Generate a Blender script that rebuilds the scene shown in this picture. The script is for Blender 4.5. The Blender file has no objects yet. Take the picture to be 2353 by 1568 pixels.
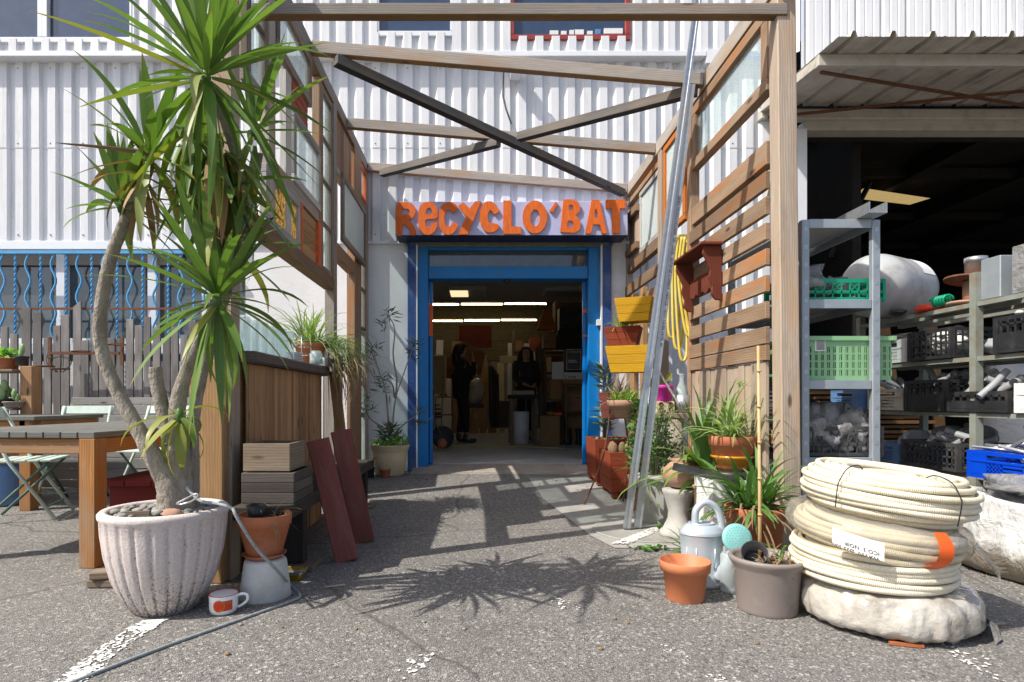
import bpy, bmesh, math, random
from mathutils import Vector, Matrix, noise as mnoise
from math import sin, cos, pi, radians, sqrt, atan2
random.seed(7)
RND = random.Random(11)
# ---------------------------------------------------------------- camera, world, sun, exposure
S = bpy.context.scene
C = S.collection
F, CX, CY, H = 1350.0, 1100.0, 922.0, 0.866
cam = bpy.data.cameras.new('camera'); camo = bpy.data.objects.new('camera', cam); C.objects.link(camo)
camo.location = (0, 0, H); camo.rotation_euler = (radians(90), 0, 0)
cam.sensor_width = 36; cam.lens = 36*F/2353; cam.shift_x = 0.0325; cam.shift_y = 0.0586
cam.clip_start = .05; cam.clip_end = 500
S.camera = camo
W = bpy.data.worlds.new('World'); S.world = W; W.use_nodes = True
nt = W.node_tree; nt.nodes.clear()
sky = nt.nodes.new('ShaderNodeTexSky'); sky.sky_type = 'NISHITA'; sky.sun_disc = False
SUNV = Vector((0.74, 0.38, -1.0))           # direction the light travels
el = math.atan2(1.0, sqrt(.74**2+.38**2))
sky.sun_elevation = el; sky.sun_rotation = atan2(-.74, -.38)
sky.air_density = .8; sky.dust_density = 2.5; sky.ozone_density = .4
bg = nt.nodes.new('ShaderNodeBackground'); bg.inputs[1].default_value = 0.15
wo = nt.nodes.new('ShaderNodeOutputWorld')
nt.links.new(sky.outputs[0], bg.inputs[0]); nt.links.new(bg.outputs[0], wo.inputs[0])
sun = bpy.data.lights.new('sun', 'SUN'); sun.energy = 4.5; sun.angle = radians(.5); sun.color = (1, .95, .87)
suno = bpy.data.objects.new('sun', sun); C.objects.link(suno)
suno.rotation_euler = SUNV.to_track_quat('-Z', 'Y').to_euler(); suno.location = (-6, -4, 9)
S.view_settings.view_transform = 'Standard'; S.view_settings.look = 'None'
S.view_settings.exposure = 0.42; S.view_settings.gamma = 1
S.render.resolution_x = 1024; S.render.resolution_y = 682

# ---------------------------------------------------------------- pixel <-> world helpers (survey of the photograph)
def P(x, y, d): return Vector(((x-CX)/F*d, d, H-(y-CY)/F*d))
XL, XR, YF = -1.24, 1.65, 6.46
def dL(x): return F*XL/(x-CX)
def dR(x): return F*XR/(x-CX)
def zA(y, d): return H-(y-CY)/F*d
def fx(x, d=YF): return (x-CX)/F*d
def smooth(a, b, t):
    t = max(0, min(1, (t-a)/(b-a))); return t*t*(3-2*t)
def gz(x, y):
    return .10*smooth(4.3, 6.2, y)*smooth(-1.9, -1.1, x)*(1-smooth(1.6, 2.4, x))

# ---------------------------------------------------------------- mesh builder
class MB:
    def __init__(s): s.v=[]; s.f=[]; s.uv=[]; s.mi=[]; s.sm=[]
    def face(s, idx, uv=None, mi=0, sm=False):
        s.f.append(idx); s.uv.append(uv or [(0,0)]*len(idx)); s.mi.append(mi); s.sm.append(sm)
    def box(s, c, size, R=None, mi=0, bot=None, taper=1.0, uvaxis=None):
        c=Vector(c); hx,hy,hz=[q/2 for q in size]; b=len(s.v)
        pts=[]
        for z in (-1,1):
            k = taper if z>0 else 1.0
            for y in (-1,1):
                for x in (-1,1): pts.append(Vector((x*hx*k,y*hy*k,z*hz)))
        for p in pts: s.v.append(c+(R@p if R else p))
        ax = uvaxis if uvaxis is not None else max(range(3), key=lambda i:size[i])
        ou,ov=RND.random()*20,RND.random()*20
        oth=[i for i in range(3) if i!=ax]
        for n,idx in (((0,0,-1),(0,2,3,1)),((0,0,1),(4,5,7,6)),((0,-1,0),(0,1,5,4)),((0,1,0),(2,6,7,3)),((-1,0,0),(0,4,6,2)),((1,0,0),(1,3,7,5))):
            na=[abs(q) for q in n].index(1)
            uv=[]
            for i in idx:
                p=pts[i]
                if na==ax: uv.append((ou+p[oth[0]]*.3, ov+p[oth[1]]+.37))
                else:
                    o=[q for q in oth if q!=na][0]
                    uv.append((ou+p[ax], ov+p[o]+na*.31))
            s.face([b+i for i in idx], uv, (bot if (bot is not None and n==(0,0,-1)) else mi))
        return s
    def box2(s, a, b_, mi=0, bot=None, uvaxis=None):
        a=Vector(a); b_=Vector(b_)
        return s.box((a+b_)/2, [abs(q) for q in (b_-a)], None, mi, bot, uvaxis=uvaxis)
    def beam(s, p0, p1, w, h, up=(0,0,1), mi=0, bot=None):
        p0=Vector(p0); p1=Vector(p1); d=(p1-p0); L=d.length; d.normalize()
        side=d.cross(Vector(up)); side.normalize(); u=side.cross(d)
        R=Matrix((d,side,u)).transposed()
        return s.box((p0+p1)/2,(L,w,h),R,mi,bot,uvaxis=0)
    def tube(s, path, r, n=8, cap=True, mi=0, closed=False, sm=True, flat=None):
        path=[Vector(p) for p in path]; m=len(path)
        rr=r if isinstance(r,(list,tuple)) else [r]*m
        T=[]
        for i in range(m):
            a=path[i-1] if (i>0 or closed) else path[i]; b=path[(i+1)%m] if (i<m-1 or closed) else path[i]
            t=(b-a); t.normalize(); T.append(t)
        u=T[0].orthogonal().normalized(); b0=len(s.v); dist=0; ds=[]
        for i in range(m):
            if i>0: dist+=(path[i]-path[i-1]).length
            ds.append(dist)
            u=(u-T[i]*u.dot(T[i])); u.normalize(); w=T[i].cross(u)
            for k in range(n):
                a=2*pi*k/n; s.v.append(path[i]+(u*cos(a)+w*sin(a))*rr[i])
        tot=ds[-1]
        for i in range(m if closed else m-1):
            j=(i+1)%m; d1=ds[j] if j>i else tot+(path[0]-path[-1]).length
            for k in range(n):
                k2=(k+1)%n
                s.face([b0+i*n+k,b0+i*n+k2,b0+j*n+k2,b0+j*n+k],[(ds[i],k/n),(ds[i],(k+1)/n),(d1,(k+1)/n),(d1,k/n)],mi,sm)
        if cap and not closed:
            s.face([b0+k for k in range(n)][::-1],None,mi); s.face([b0+(m-1)*n+k for k in range(n)],None,mi)
        return s
    def lathe(s, prof, c=(0,0,0), n=32, mi=0, M=None, mis=None, wob=0, seed=0):
        c=Vector(c); b=len(s.v); m=len(prof)
        for r,z in prof:
            for k in range(n):
                a=2*pi*k/n; q=r*(1+wob*sin(3*a+seed)+wob*.6*sin(5*a+2*seed))
                p=Vector((q*cos(a),q*sin(a),z)); s.v.append(c+(M@p if M else p))
        L=0
        for i in range(m-1):
            L2=L+sqrt((prof[i+1][0]-prof[i][0])**2+(prof[i+1][1]-prof[i][1])**2)
            for k in range(n):
                k2=(k+1)%n
                s.face([b+i*n+k,b+i*n+k2,b+(i+1)*n+k2,b+(i+1)*n+k],[(k/n,L),((k+1)/n,L),((k+1)/n,L2),(k/n,L2)],mis[i] if mis else mi,True)
            L=L2
        if prof[0][0]>1e-4: s.face([b+k for k in range(n)][::-1],None,mis[0] if mis else mi)
        if prof[-1][0]>1e-4: s.face([b+(m-1)*n+k for k in range(n)],None,mis[-1] if mis else mi)
        return s
    def poly(s, pts, mi=0, uv=None):
        b=len(s.v); s.v+= [Vector(p) for p in pts]; s.face(list(range(b,b+len(pts))),uv,mi); return s
    def prism(s, pts, ext, mi=0):
        """closed outline (list of Vector) pushed along ext"""
        ext=Vector(ext); b=len(s.v); n=len(pts); pts=[Vector(p) for p in pts]
        s.v+=pts; s.v+=[p+ext for p in pts]
        uva=[(p.y+p.x*.3,p.z) for p in pts]
        s.face(list(range(b,b+n))[::-1],uva[::-1],mi); s.face(list(range(b+n,b+2*n)),uva,mi)
        for i in range(n):
            j=(i+1)%n; s.face([b+i,b+j,b+n+j,b+n+i],[(0,0),(.1,0),(.1,.1),(0,.1)],mi)
        return s
    def strip(s, p, az, el, L, w, droop=.8, n=6, fold=.18, mi=0, twist=0, bend=0):
        p=Vector(p); b=len(s.v); e=el; a=az; pts=[]
        for i in range(n+1):
            t=i/n
            d=Vector((cos(e)*cos(a),cos(e)*sin(a),sin(e)))
            side=Vector((-sin(a),cos(a),0)); up=side.cross(d)*-1
            tw=twist*t; sd=side*cos(tw)+up*sin(tw)
            ww=w*.5*max(.0,(.45+.55*min(1,t/.25)) if t<.3 else (1-((t-.3)/.7)**2.2)*1.0)
            if i==n: ww=w*.02
            s.v.append(p-sd*ww+up*fold*ww); s.v.append(p.copy()); s.v.append(p+sd*ww+up*fold*ww)
            p=p+d*(L/n); e-=droop/n*(.4+1.2*t); a+=bend/n
        for i in range(n):
            o=b+i*3
            t0,t1=i/n,(i+1)/n
            s.face([o,o+1,o+4,o+3],[(t0,0),(t0,.5),(t1,.5),(t1,0)],mi,True); s.face([o+1,o+2,o+5,o+4],[(t0,.5),(t0,1),(t1,1),(t1,.5)],mi,True)
        return s
    def leaf(s, p, d, L, w, mi=0, up=None):
        """small folded leaf"""
        p=Vector(p); d=Vector(d).normalized(); sd=d.cross(up or Vector((RND.uniform(-1,1),RND.uniform(-1,1),RND.uniform(.2,1))))
        if sd.length<1e-3: sd=d.orthogonal()
        sd.normalize(); nrm=sd.cross(d); b=len(s.v)
        s.v+=[p,p+d*L*.45+sd*w*.5+nrm*w*.12,p+d*L,p+d*L*.45-sd*w*.5+nrm*w*.12]
        s.face([b,b+1,b+2],[(0,.5),(.5,1),(1,.5)],mi); s.face([b,b+2,b+3],[(0,.5),(1,.5),(.5,0)],mi)
        return s
    def blob(s, c, rad, amp=.2, freq=3.0, n=16, m=10, seed=0, mi=0, sm=True, ridge=0, flatz=None):
        c=Vector(c); b=len(s.v)
        for i in range(m+1):
            th=pi*i/m
            for k in range(n):
                a=2*pi*k/n; u=Vector((sin(th)*cos(a),sin(th)*sin(a),cos(th)))
                q=mnoise.noise(u*freq+Vector((seed*3.1,seed*1.7,0)))
                if ridge: q+=ridge*abs(mnoise.noise(u*freq*2.3+Vector((seed,5,seed))))
                k_=1+amp*q; p=Vector((u.x*rad[0]*k_,u.y*rad[1]*k_,u.z*rad[2]*k_))
                if flatz is not None and p.z<flatz: p.z=flatz
                s.v.append(c+p)
        for i in range(m):
            for k in range(n):
                k2=(k+1)%n
                s.face([b+i*n+k,b+(i+1)*n+k,b+(i+1)*n+k2,b+i*n+k2],[(k/n,i/m),(k/n,(i+1)/m),((k+1)/n,(i+1)/m),((k+1)/n,i/m)],mi,sm)
        return s
    def mesh(s, name, mats, off=None):
        me=bpy.data.meshes.new(name)
        me.from_pydata([ (v-off) if off else v for v in s.v],[],s.f)
        uvl=me.uv_layers.new(name='UVMap'); i=0
        flat=[]
        for u in s.uv:
            for q in u: flat+= [q[0],q[1]]
        uvl.data.foreach_set('uv',flat)
        me.polygons.foreach_set('material_index',s.mi); me.polygons.foreach_set('use_smooth',s.sm)
        for m in (mats if isinstance(mats,(list,tuple)) else [mats]): me.materials.append(m)
        me.update(); return me
def rootloc(p):
    v=Vector((0,0,0))
    while p is not None: v=v+p.location; p=p.parent
    return v
def tag(o,label=None,cat=None,group=None,kind=None):
    if label: o['label']=label
    if cat: o['category']=cat
    if group: o['group']=group
    if kind: o['kind']=kind
    return o
def obj(name, mb, mats, parent=None, world=True, bev=0, loc=None, rotz=0):
    """one mesh object; world=True: vertices are in scene coordinates even under a parent"""
    off=None
    if parent is not None and world: off=rootloc(parent)
    if parent is None and loc is not None and world=='base': off=Vector(loc)
    me = mb if isinstance(mb,bpy.types.Mesh) else mb.mesh(name,mats,off)
    o=bpy.data.objects.new(name,me); C.objects.link(o)
    if parent is not None: o.parent=parent
    if loc is not None: o.location=loc
    if rotz: o.rotation_euler.z=rotz
    if bev:
        m=o.modifiers.new('bevel','BEVEL'); m.width=bev; m.segments=1; m.limit_method='ANGLE'; m.angle_limit=radians(40)
    return o
def thing(name,label,cat,loc=(0,0,0),rotz=0,group=None):
    o=bpy.data.objects.new(name,None); C.objects.link(o); o.empty_display_size=.1
    o.location=loc; o.rotation_euler=(0,0,rotz); return tag(o,label,cat,group)
def copy_tree(o,parent=None,loc=None,rotz=None,label=None):
    c=o.copy(); C.objects.link(c); c.parent=parent
    if loc is not None: c.location=loc
    if rotz is not None: c.rotation_euler.z=rotz
    if label: c['label']=label
    for ch in list(o.children): copy_tree(ch,c)
    return c
def cmesh(name, loops, thick, mats, M=None, bevel=0):
    """outline loops (2D, holes allowed) -> extruded mesh, via a filled curve"""
    cu=bpy.data.curves.new(name,'CURVE'); cu.dimensions='2D'; cu.fill_mode='BOTH'; cu.extrude=thick/2; cu.bevel_depth=bevel
    for lp in loops:
        sp=cu.splines.new('POLY'); sp.points.add(len(lp)-1); sp.use_cyclic_u=True
        for p,q in zip(sp.points,lp): p.co=(q[0],q[1],0,1)
    t=bpy.data.objects.new(name,cu); C.objects.link(t); bpy.context.view_layer.update()
    me=bpy.data.meshes.new_from_object(t.evaluated_get(bpy.context.evaluated_depsgraph_get()))
    bpy.data.objects.remove(t); bpy.data.curves.remove(cu)
    if M is not None: me.transform(M)
    me.materials.clear()
    for m in (mats if isinstance(mats,(list,tuple)) else [mats]): me.materials.append(m)
    for p in me.polygons: p.material_index=0
    me.name=name; return me
def tmesh(txt,size,mats,M,thick=.0004,align='LEFT',sx=1):
    cu=bpy.data.curves.new('text','FONT'); cu.body=txt; cu.size=size; cu.extrude=thick; cu.align_x=align; cu.resolution_u=2
    t=bpy.data.objects.new('text',cu); C.objects.link(t); bpy.context.view_layer.update()
    me=bpy.data.meshes.new_from_object(t.evaluated_get(bpy.context.evaluated_depsgraph_get()))
    bpy.data.objects.remove(t); bpy.data.curves.remove(cu)
    me.transform(M@Matrix.Diagonal((sx,1,1,1))); me.materials.clear(); me.materials.append(mats)
    for p in me.polygons: p.material_index=0
    me.name='lettering'; return me
def frame(o,ex,ey):
    ex=Vector(ex).normalized(); ez=ex.cross(Vector(ey)).normalized(); ey=ez.cross(ex)
    M=Matrix((ex,ey,ez)).transposed().to_4x4(); M.translation=Vector(o); return M

def curve(pts,k=8):
    V=[Vector(p) for p in pts]; o=[]
    for i in range(len(V)-1):
        a,b,c,d=V[max(i-1,0)],V[i],V[i+1],V[min(i+2,len(V)-1)]
        for j in range(k):
            t=j/k; o.append(.5*((2*b)+(c-a)*t+(2*a-5*b+4*c-d)*t*t+(3*b-a-3*c+d)*t**3))
    o.append(V[-1]); return o
# ---------------------------------------------------------------- materials
def newmat(name):
    m=bpy.data.materials.new(name); m.use_nodes=True; n=m.node_tree; n.nodes.clear()
    o=n.nodes.new('ShaderNodeOutputMaterial'); b=n.nodes.new('ShaderNodeBsdfPrincipled'); n.links.new(b.outputs[0],o.inputs[0])
    return m,n,b
def N(n,t,**k):
    x=n.nodes.new(t)
    for a,v in k.items(): setattr(x,a,v)
    return x
def noise(n,vec,scale,detail=4,rough=.6,dist=0):
    x=N(n,'ShaderNodeTexNoise'); x.inputs['Scale'].default_value=scale; x.inputs['Detail'].default_value=detail
    x.inputs['Roughness'].default_value=rough; x.inputs['Distortion'].default_value=dist
    if vec is not None: n.links.new(vec,x.inputs['Vector'])
    return x.outputs['Fac']
def ramp(n,fac,stops):
    r=N(n,'ShaderNodeValToRGB'); n.links.new(fac,r.inputs[0]); e=r.color_ramp.elements
    while len(e)<len(stops): e.new(.5)
    for q,(p,c) in zip(e,stops): q.position=p; q.color=(c,c,c,1) if isinstance(c,(int,float)) else (*c,1)
    return r.outputs[0]
def mix(n,fac,a,b,mode='MIX'):
    x=N(n,'ShaderNodeMix',data_type='RGBA',blend_type=mode)
    for v,i in ((fac,0),(a,6),(b,7)):
        if isinstance(v,(int,float)): x.inputs[i].default_value=v if i==0 else (v,v,v,1)
        elif isinstance(v,(tuple,list)): x.inputs[i].default_value=(*v,1)
        else: n.links.new(v,x.inputs[i])
    return x.outputs[2]
def bump(n,b,h,strength=.3,dist=.01):
    x=N(n,'ShaderNodeBump'); x.inputs['Strength'].default_value=strength; x.inputs['Distance'].default_value=dist
    n.links.new(h,x.inputs['Height']); n.links.new(x.outputs[0],b.inputs['Normal'])
def coords(n,kind='Object',scale=None):
    t=N(n,'ShaderNodeTexCoord'); o=t.outputs[kind]
    if scale:
        m=N(n,'ShaderNodeMapping'); m.inputs['Scale'].default_value=scale; n.links.new(o,m.inputs[0]); o=m.outputs[0]
    return o
def pm(name,col,col2=None,sc=8,rough=.6,metal=0,dirt=None,dsc=3,damt=.5,bmp=.15,bsc=40,bd=.003,spec=.5,trans=0,coat=0,alpha=1,emit=None,sheen=0,ior=1.45,vary=0,stretch=None):
    m,n,b=newmat(name); co=coords(n,'Object',stretch)
    c2=col2 or tuple(max(0,q*.82) for q in col)
    f=noise(n,co,sc,5,.65)
    c=mix(n,ramp(n,f,[(.32,0),(.68,1)]),col,c2)
    if dirt:
        c=mix(n,ramp(n,noise(n,co,dsc,6,.7),[(.5,0),(.72,damt)]),c,dirt)
    if vary:
        oi=N(n,'ShaderNodeObjectInfo'); c=mix(n,1,c,ramp(n,oi.outputs['Random'],[(0,1-vary),(1,1+vary*.0)]),'MULTIPLY')
    n.links.new(c,b.inputs['Base Color'])
    b.inputs['Roughness'].default_value=rough; b.inputs['Metallic'].default_value=metal
    b.inputs['Specular IOR Level'].default_value=spec; b.inputs['Transmission Weight'].default_value=trans; b.inputs['IOR'].default_value=ior
    b.inputs['Coat Weight'].default_value=coat; b.inputs['Alpha'].default_value=alpha
    if emit: b.inputs['Emission Color'].default_value=(*emit[0],1); b.inputs['Emission Strength'].default_value=emit[1]
    if bmp: bump(n,b,noise(n,co,bsc,5,.6),bmp,bd)
    return m
def wood(name,c1,c2,c3=None,c3amt=.5,rough=.8,gs=1.0,dark=(.06,.045,.035),knots=True,vary=.42,greyamt=0):
    """boards: grain runs along u of the UVs (metres)"""
    m,n,b=newmat(name); uv=coords(n,'UV'); 
    def mp(sx,sy):
        q=N(n,'ShaderNodeMapping'); q.inputs['Scale'].default_value=(sx*gs,sy*gs,1); n.links.new(uv,q.inputs[0]); return q.outputs[0]
    big=noise(n,mp(1.2,9),1.0,3,.6,.6)
    wv=N(n,'ShaderNodeTexWave',wave_type='BANDS',bands_direction='Y'); wv.inputs['Scale'].default_value=14; wv.inputs['Distortion'].default_value=4.5; wv.inputs['Detail'].default_value=3; wv.inputs['Detail Scale'].default_value=.9
    n.links.new(mp(.35,1.6),wv.inputs['Vector'])
    fine=noise(n,mp(5,160),1.0,4,.7)
    c=mix(n,ramp(n,big,[(.3,0),(.7,1)]),c1,c2)
    c=mix(n,ramp(n,wv.outputs['Fac'],[(.1,.42),(.75,0)]),c,tuple(q*.5 for q in c2))
    c=mix(n,ramp(n,noise(n,mp(.9,3),2.2,5,.7),[(.54,0),(.72,.5)]),c,tuple(q*.38 for q in c2))
    c=mix(n,ramp(n,fine,[(.35,.45),(.6,0)]),c,tuple(q*.5 for q in c1))
    if c3: c=mix(n,ramp(n,noise(n,mp(1.1,5),1.3,4,.6),[(.5,0),(.68,c3amt)]),c,c3)
    if knots:
        v=N(n,'ShaderNodeTexVoronoi'); v.inputs['Scale'].default_value=1; n.links.new(mp(2.2,7),v.inputs['Vector'])
        c=mix(n,ramp(n,v.outputs['Distance'],[(.05,.85),(.11,0)]),c,dark)
    g=N(n,'ShaderNodeNewGeometry'); oi=N(n,'ShaderNodeObjectInfo')
    ad=N(n,'ShaderNodeMath',operation='ADD'); n.links.new(g.outputs['Random Per Island'],ad.inputs[0]); n.links.new(oi.outputs['Random'],ad.inputs[1])
    fr=N(n,'ShaderNodeMath',operation='FRACT'); n.links.new(ad.outputs[0],fr.inputs[0])
    c=mix(n,1,c,ramp(n,fr.outputs[0],[(0,1-vary),(1,1.0)]),'MULTIPLY')
    n.links.new(c,b.inputs['Base Color']); b.inputs['Roughness'].default_value=rough; b.inputs['Specular IOR Level'].default_value=.25
    bump(n,b,fine,.35,.003)
    return m
def leafmat(name,c1,c2,tip=None,trans=.25,rough=.45):
    m,n,b=newmat(name); uv=coords(n,'UV'); oi=N(n,'ShaderNodeObjectInfo'); g=N(n,'ShaderNodeNewGeometry')
    ad=N(n,'ShaderNodeMath',operation='ADD'); n.links.new(g.outputs['Random Per Island'],ad.inputs[0]); n.links.new(oi.outputs['Random'],ad.inputs[1])
    fr=N(n,'ShaderNodeMath',operation='FRACT'); n.links.new(ad.outputs[0],fr.inputs[0])
    c=mix(n,fr.outputs[0],c1,c2)
    sp=N(n,'ShaderNodeSeparateXYZ'); n.links.new(uv,sp.inputs[0])
    q=N(n,'ShaderNodeMapping'); q.inputs['Scale'].default_value=(2,22,1); n.links.new(uv,q.inputs[0])
    c=mix(n,ramp(n,noise(n,q.outputs[0],1,3),[(.4,.0),(.65,.35)]),c,tuple(k*1.5 for k in c2))
    if tip: c=mix(n,ramp(n,sp.outputs[0],[(.86,0),(1,.9)]),c,tip)
    n.links.new(c,b.inputs['Base Color']); b.inputs['Roughness'].default_value=rough; b.inputs['Specular IOR Level'].default_value=.45
    if trans:
        t=N(n,'ShaderNodeBsdfTranslucent'); n.links.new(mix(n,1,c,(1.3,1.5,.6),'MULTIPLY'),t.inputs[0])
        mx=N(n,'ShaderNodeMixShader'); mx.inputs[0].default_value=trans
        n.links.new(b.outputs[0],mx.inputs[1]); n.links.new(t.outputs[0],mx.inputs[2])
        o=[k for k in n.nodes if k.type=='OUTPUT_MATERIAL'][0]; n.links.new(mx.outputs[0],o.inputs[0])
    return m
def glass(name,tint=(.85,.92,.9),a=.35,rough=.02,bmp=0,bsc=60,refl=.5):
    """window pane: part see-through, part mirror / milky film"""
    m,n,b=newmat(name); b.inputs['Base Color'].default_value=(*tint,1); b.inputs['Roughness'].default_value=rough
    b.inputs['Specular IOR Level'].default_value=refl
    t=N(n,'ShaderNodeBsdfTransparent'); t.inputs[0].default_value=(*[min(1,q+.08) for q in tint],1)
    mx=N(n,'ShaderNodeMixShader'); co=coords(n,'Object')
    r=ramp(n,noise(n,co,3,4),[(.3,max(0,a-.07)),(.7,min(1,a+.07))]); n.links.new(r,mx.inputs[0])
    n.links.new(t.outputs[0],mx.inputs[1]); n.links.new(b.outputs[0],mx.inputs[2])
    o=[k for k in n.nodes if k.type=='OUTPUT_MATERIAL'][0]; n.links.new(mx.outputs[0],o.inputs[0])
    if bmp: bump(n,b,noise(n,co,bsc,3),bmp,.01)
    return m
M={}
M['grey_wood']=wood('weathered grey wood',(.56,.50,.44),(.38,.335,.285),(.46,.25,.11),.55)
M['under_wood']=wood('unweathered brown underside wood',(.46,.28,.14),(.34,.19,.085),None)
M['warm_wood']=wood('sun-bleached larch',(.47,.335,.225),(.30,.19,.115),(.44,.17,.05),.95)
M['pale_wood']=wood('pale planed pine',(.56,.46,.365),(.43,.335,.25),(.48,.29,.15),.55,vary=.28)
M['slat_wood']=wood('brown counter larch',(.66,.40,.21),(.50,.27,.125),(.27,.15,.08),.5)
M['post_wood']=wood('tan rough post',(.47,.29,.14),(.38,.22,.10),(.28,.15,.07),.4,vary=.1)
M['fence_wood']=wood('silver grey fence board',(.32,.30,.285),(.215,.20,.19),(.40,.38,.36),.5,vary=.42)
M['bench_grey']=wood('pale grey bench plank',(.42,.41,.39),(.33,.32,.30),None,vary=.2)
M['table_top']=wood('grey green table top',(.22,.225,.20),(.16,.16,.145),None,vary=.2)
M['table_leg']=wood('oiled orange pine',(.46,.22,.075),(.34,.145,.045),(.30,.24,.17),.6,vary=.12)
M['dark_wood']=wood('dark stained bench wood',(.07,.06,.052),(.045,.038,.034),(.13,.11,.09),.5)
M['crate_wood']=wood('old crate wood',(.36,.28,.20),(.25,.185,.13),None)
M['crate_dark']=wood('grey crate wood',(.17,.145,.125),(.11,.092,.08),None)
M['maroon']=wood('maroon stained board',(.30,.095,.07),(.21,.062,.048),(.34,.16,.13),.4,vary=.15)
M['redbox']=wood('red brown stain',(.36,.075,.03),(.28,.055,.022),None,vary=.2)
M['yellow_wood']=wood('yellow painted wood',(.72,.40,.02),(.62,.33,.015),None,vary=.1)
M['orange_wood']=wood('orange varnish',(.62,.20,.035),(.50,.14,.02),None,vary=.08)
M['burgundy']=wood('red stained bench',(.25,.035,.03),(.17,.025,.022),None,vary=.25)
M['redslat']=wood('red stained slats',(.46,.12,.07),(.38,.09,.05),None,vary=.15)
M['mahogany']=wood('dark mahogany shelf',(.22,.055,.03),(.14,.035,.02),None,vary=.1)
M['old_frame']=wood('greyed window frame',(.66,.64,.60),(.52,.50,.46),(.26,.23,.20),.5)
M['dark_frame']=wood('dark window frame',(.34,.27,.21),(.24,.18,.14),(.46,.42,.37),.5)
M['brace_wood']=wood('dark weathered brace',(.24,.22,.20),(.15,.14,.13),(.34,.26,.19),.5)
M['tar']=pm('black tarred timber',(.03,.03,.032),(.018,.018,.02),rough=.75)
M['orange']=pm('orange sign paint',(.80,.17,.015),(.62,.105,.008),sc=18,rough=.6,bmp=.6,bsc=30,dirt=(.40,.09,.02),dsc=12,damt=.5,stretch=(3,3,.7))
M['orange_frame']=pm('orange lacquered frame',(.66,.13,.03),(.55,.10,.02),sc=6,rough=.5)
M['lilac']=pm('lilac sign board',(.47,.50,.74),(.40,.43,.67),sc=5,rough=.6,dirt=(.28,.28,.36),dsc=6,damt=.4)
M['navy']=pm('navy painted steel',(.012,.02,.07),(.02,.03,.09),rough=.45)
M['navy2']=pm('scuffed blue shutter guide',(.018,.05,.20),(.03,.09,.28),sc=5,rough=.5,dirt=(.20,.24,.30),dsc=4,damt=.5)
M['blue']=pm('bright blue door paint',(.0,.20,.55),(.0,.165,.48),sc=3,rough=.4,bmp=.08,dirt=(.05,.14,.26),dsc=7,damt=.6)
M['gblue']=pm('blue grille paint',(.10,.36,.64),(.07,.30,.56),rough=.45)
M['white']=pm('white painted metal',(.76,.78,.80),(.70,.72,.75),sc=2,rough=.5,dirt=(.48,.48,.47),dsc=5,damt=.25,bmp=.05)
M['rust']=pm('rusty iron',(.18,.075,.035),(.10,.045,.025),sc=30,rough=.85,bmp=.4)
M['galv']=pm('galvanised steel',(.50,.53,.55),(.40,.43,.46),sc=30,rough=.38,metal=.75,bmp=.05)
M['galv_dull']=pm('grey zinc shelf',(.36,.40,.43),(.30,.34,.37),sc=9,rough=.45,metal=.35,dirt=(.4,.38,.34),damt=.3,bmp=.05)
M['steel_old']=pm('old grey-green angle iron',(.26,.28,.24),(.18,.20,.17),sc=9,rough=.6,dirt=(.28,.14,.06),dsc=9,damt=.7)
M['black']=pm('black plastic',(.018,.019,.021),(.03,.03,.032),rough=.45,dirt=(.12,.11,.10),dsc=8,damt=.3)
M['black2']=pm('dusty black plastic',(.035,.035,.036),(.05,.05,.05),rough=.55,dirt=(.16,.14,.12),dsc=6,damt=.6)
M['cream']=pm('cream corrugated conduit',(.80,.73,.55),(.74,.66,.48),sc=6,rough=.45,dirt=(.55,.42,.25),dsc=5,damt=.25,bmp=0)
M['terra']=pm('terracotta',(.44,.15,.065),(.36,.115,.05),sc=10,rough=.75,dirt=(.48,.30,.22),dsc=7,damt=.45,bmp=.1)
M['terra_pl']=pm('orange plastic pot',(.58,.20,.085),(.52,.17,.07),sc=5,rough=.55,dirt=(.45,.25,.16),dsc=9,damt=.3,bmp=.05)
M['clay']=pm('pale clay',(.42,.25,.17),(.34,.19,.125),sc=9,rough=.85,dirt=(.45,.36,.29),dsc=6,damt=.5)
M['taupe']=pm('taupe plastic',(.235,.195,.175),(.21,.175,.155),sc=4,rough=.5,dirt=(.36,.33,.30),dsc=12,damt=.3,bmp=.03)
M['concrete']=pm('concrete',(.44,.43,.40),(.33,.32,.29),sc=7,rough=.9,dirt=(.20,.19,.16),dsc=5,damt=.6,bmp=.4,bsc=60)
M['conc_white']=pm('whitish cement pot',(.56,.56,.54),(.46,.46,.44),sc=6,rough=.85,dirt=(.20,.19,.17),dsc=7,damt=.5,bmp=.25)
M['soil']=pm('potting soil',(.06,.045,.032),(.12,.09,.06),sc=40,rough=.95,bmp=.8,bsc=60,bd=.01)
M['stone']=pm('river pebble',(.30,.29,.26),(.20,.20,.18),sc=12,rough=.7,dirt=(.42,.36,.26),dsc=5,damt=.5,vary=.35)
M['bark']=pm('grey brown bark',(.36,.32,.265),(.22,.19,.15),sc=16,rough=.95,dirt=(.48,.45,.39),dsc=9,damt=.6,bmp=1,bsc=45,bd=.02,stretch=(1,1,.6))
M['yucca']=leafmat('yucca leaf',(.06,.125,.028),(.165,.26,.055),(.28,.17,.06),trans=.27,rough=.42)
M['straw_long']=leafmat('long dead leaf',(.20,.12,.07),(.14,.08,.05),None,trans=.05,rough=.8)
M['yucca_y']=leafmat('yellowing yucca leaf',(.28,.27,.05),(.20,.24,.06),(.28,.15,.06),trans=.25)
M['yucca_d']=leafmat('dead yucca leaf',(.26,.14,.06),(.34,.22,.11),None,trans=.1,rough=.8)
M['spider']=leafmat('striped spider plant leaf',(.16,.26,.07),(.30,.38,.16),(.35,.25,.12),trans=.3)
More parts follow.
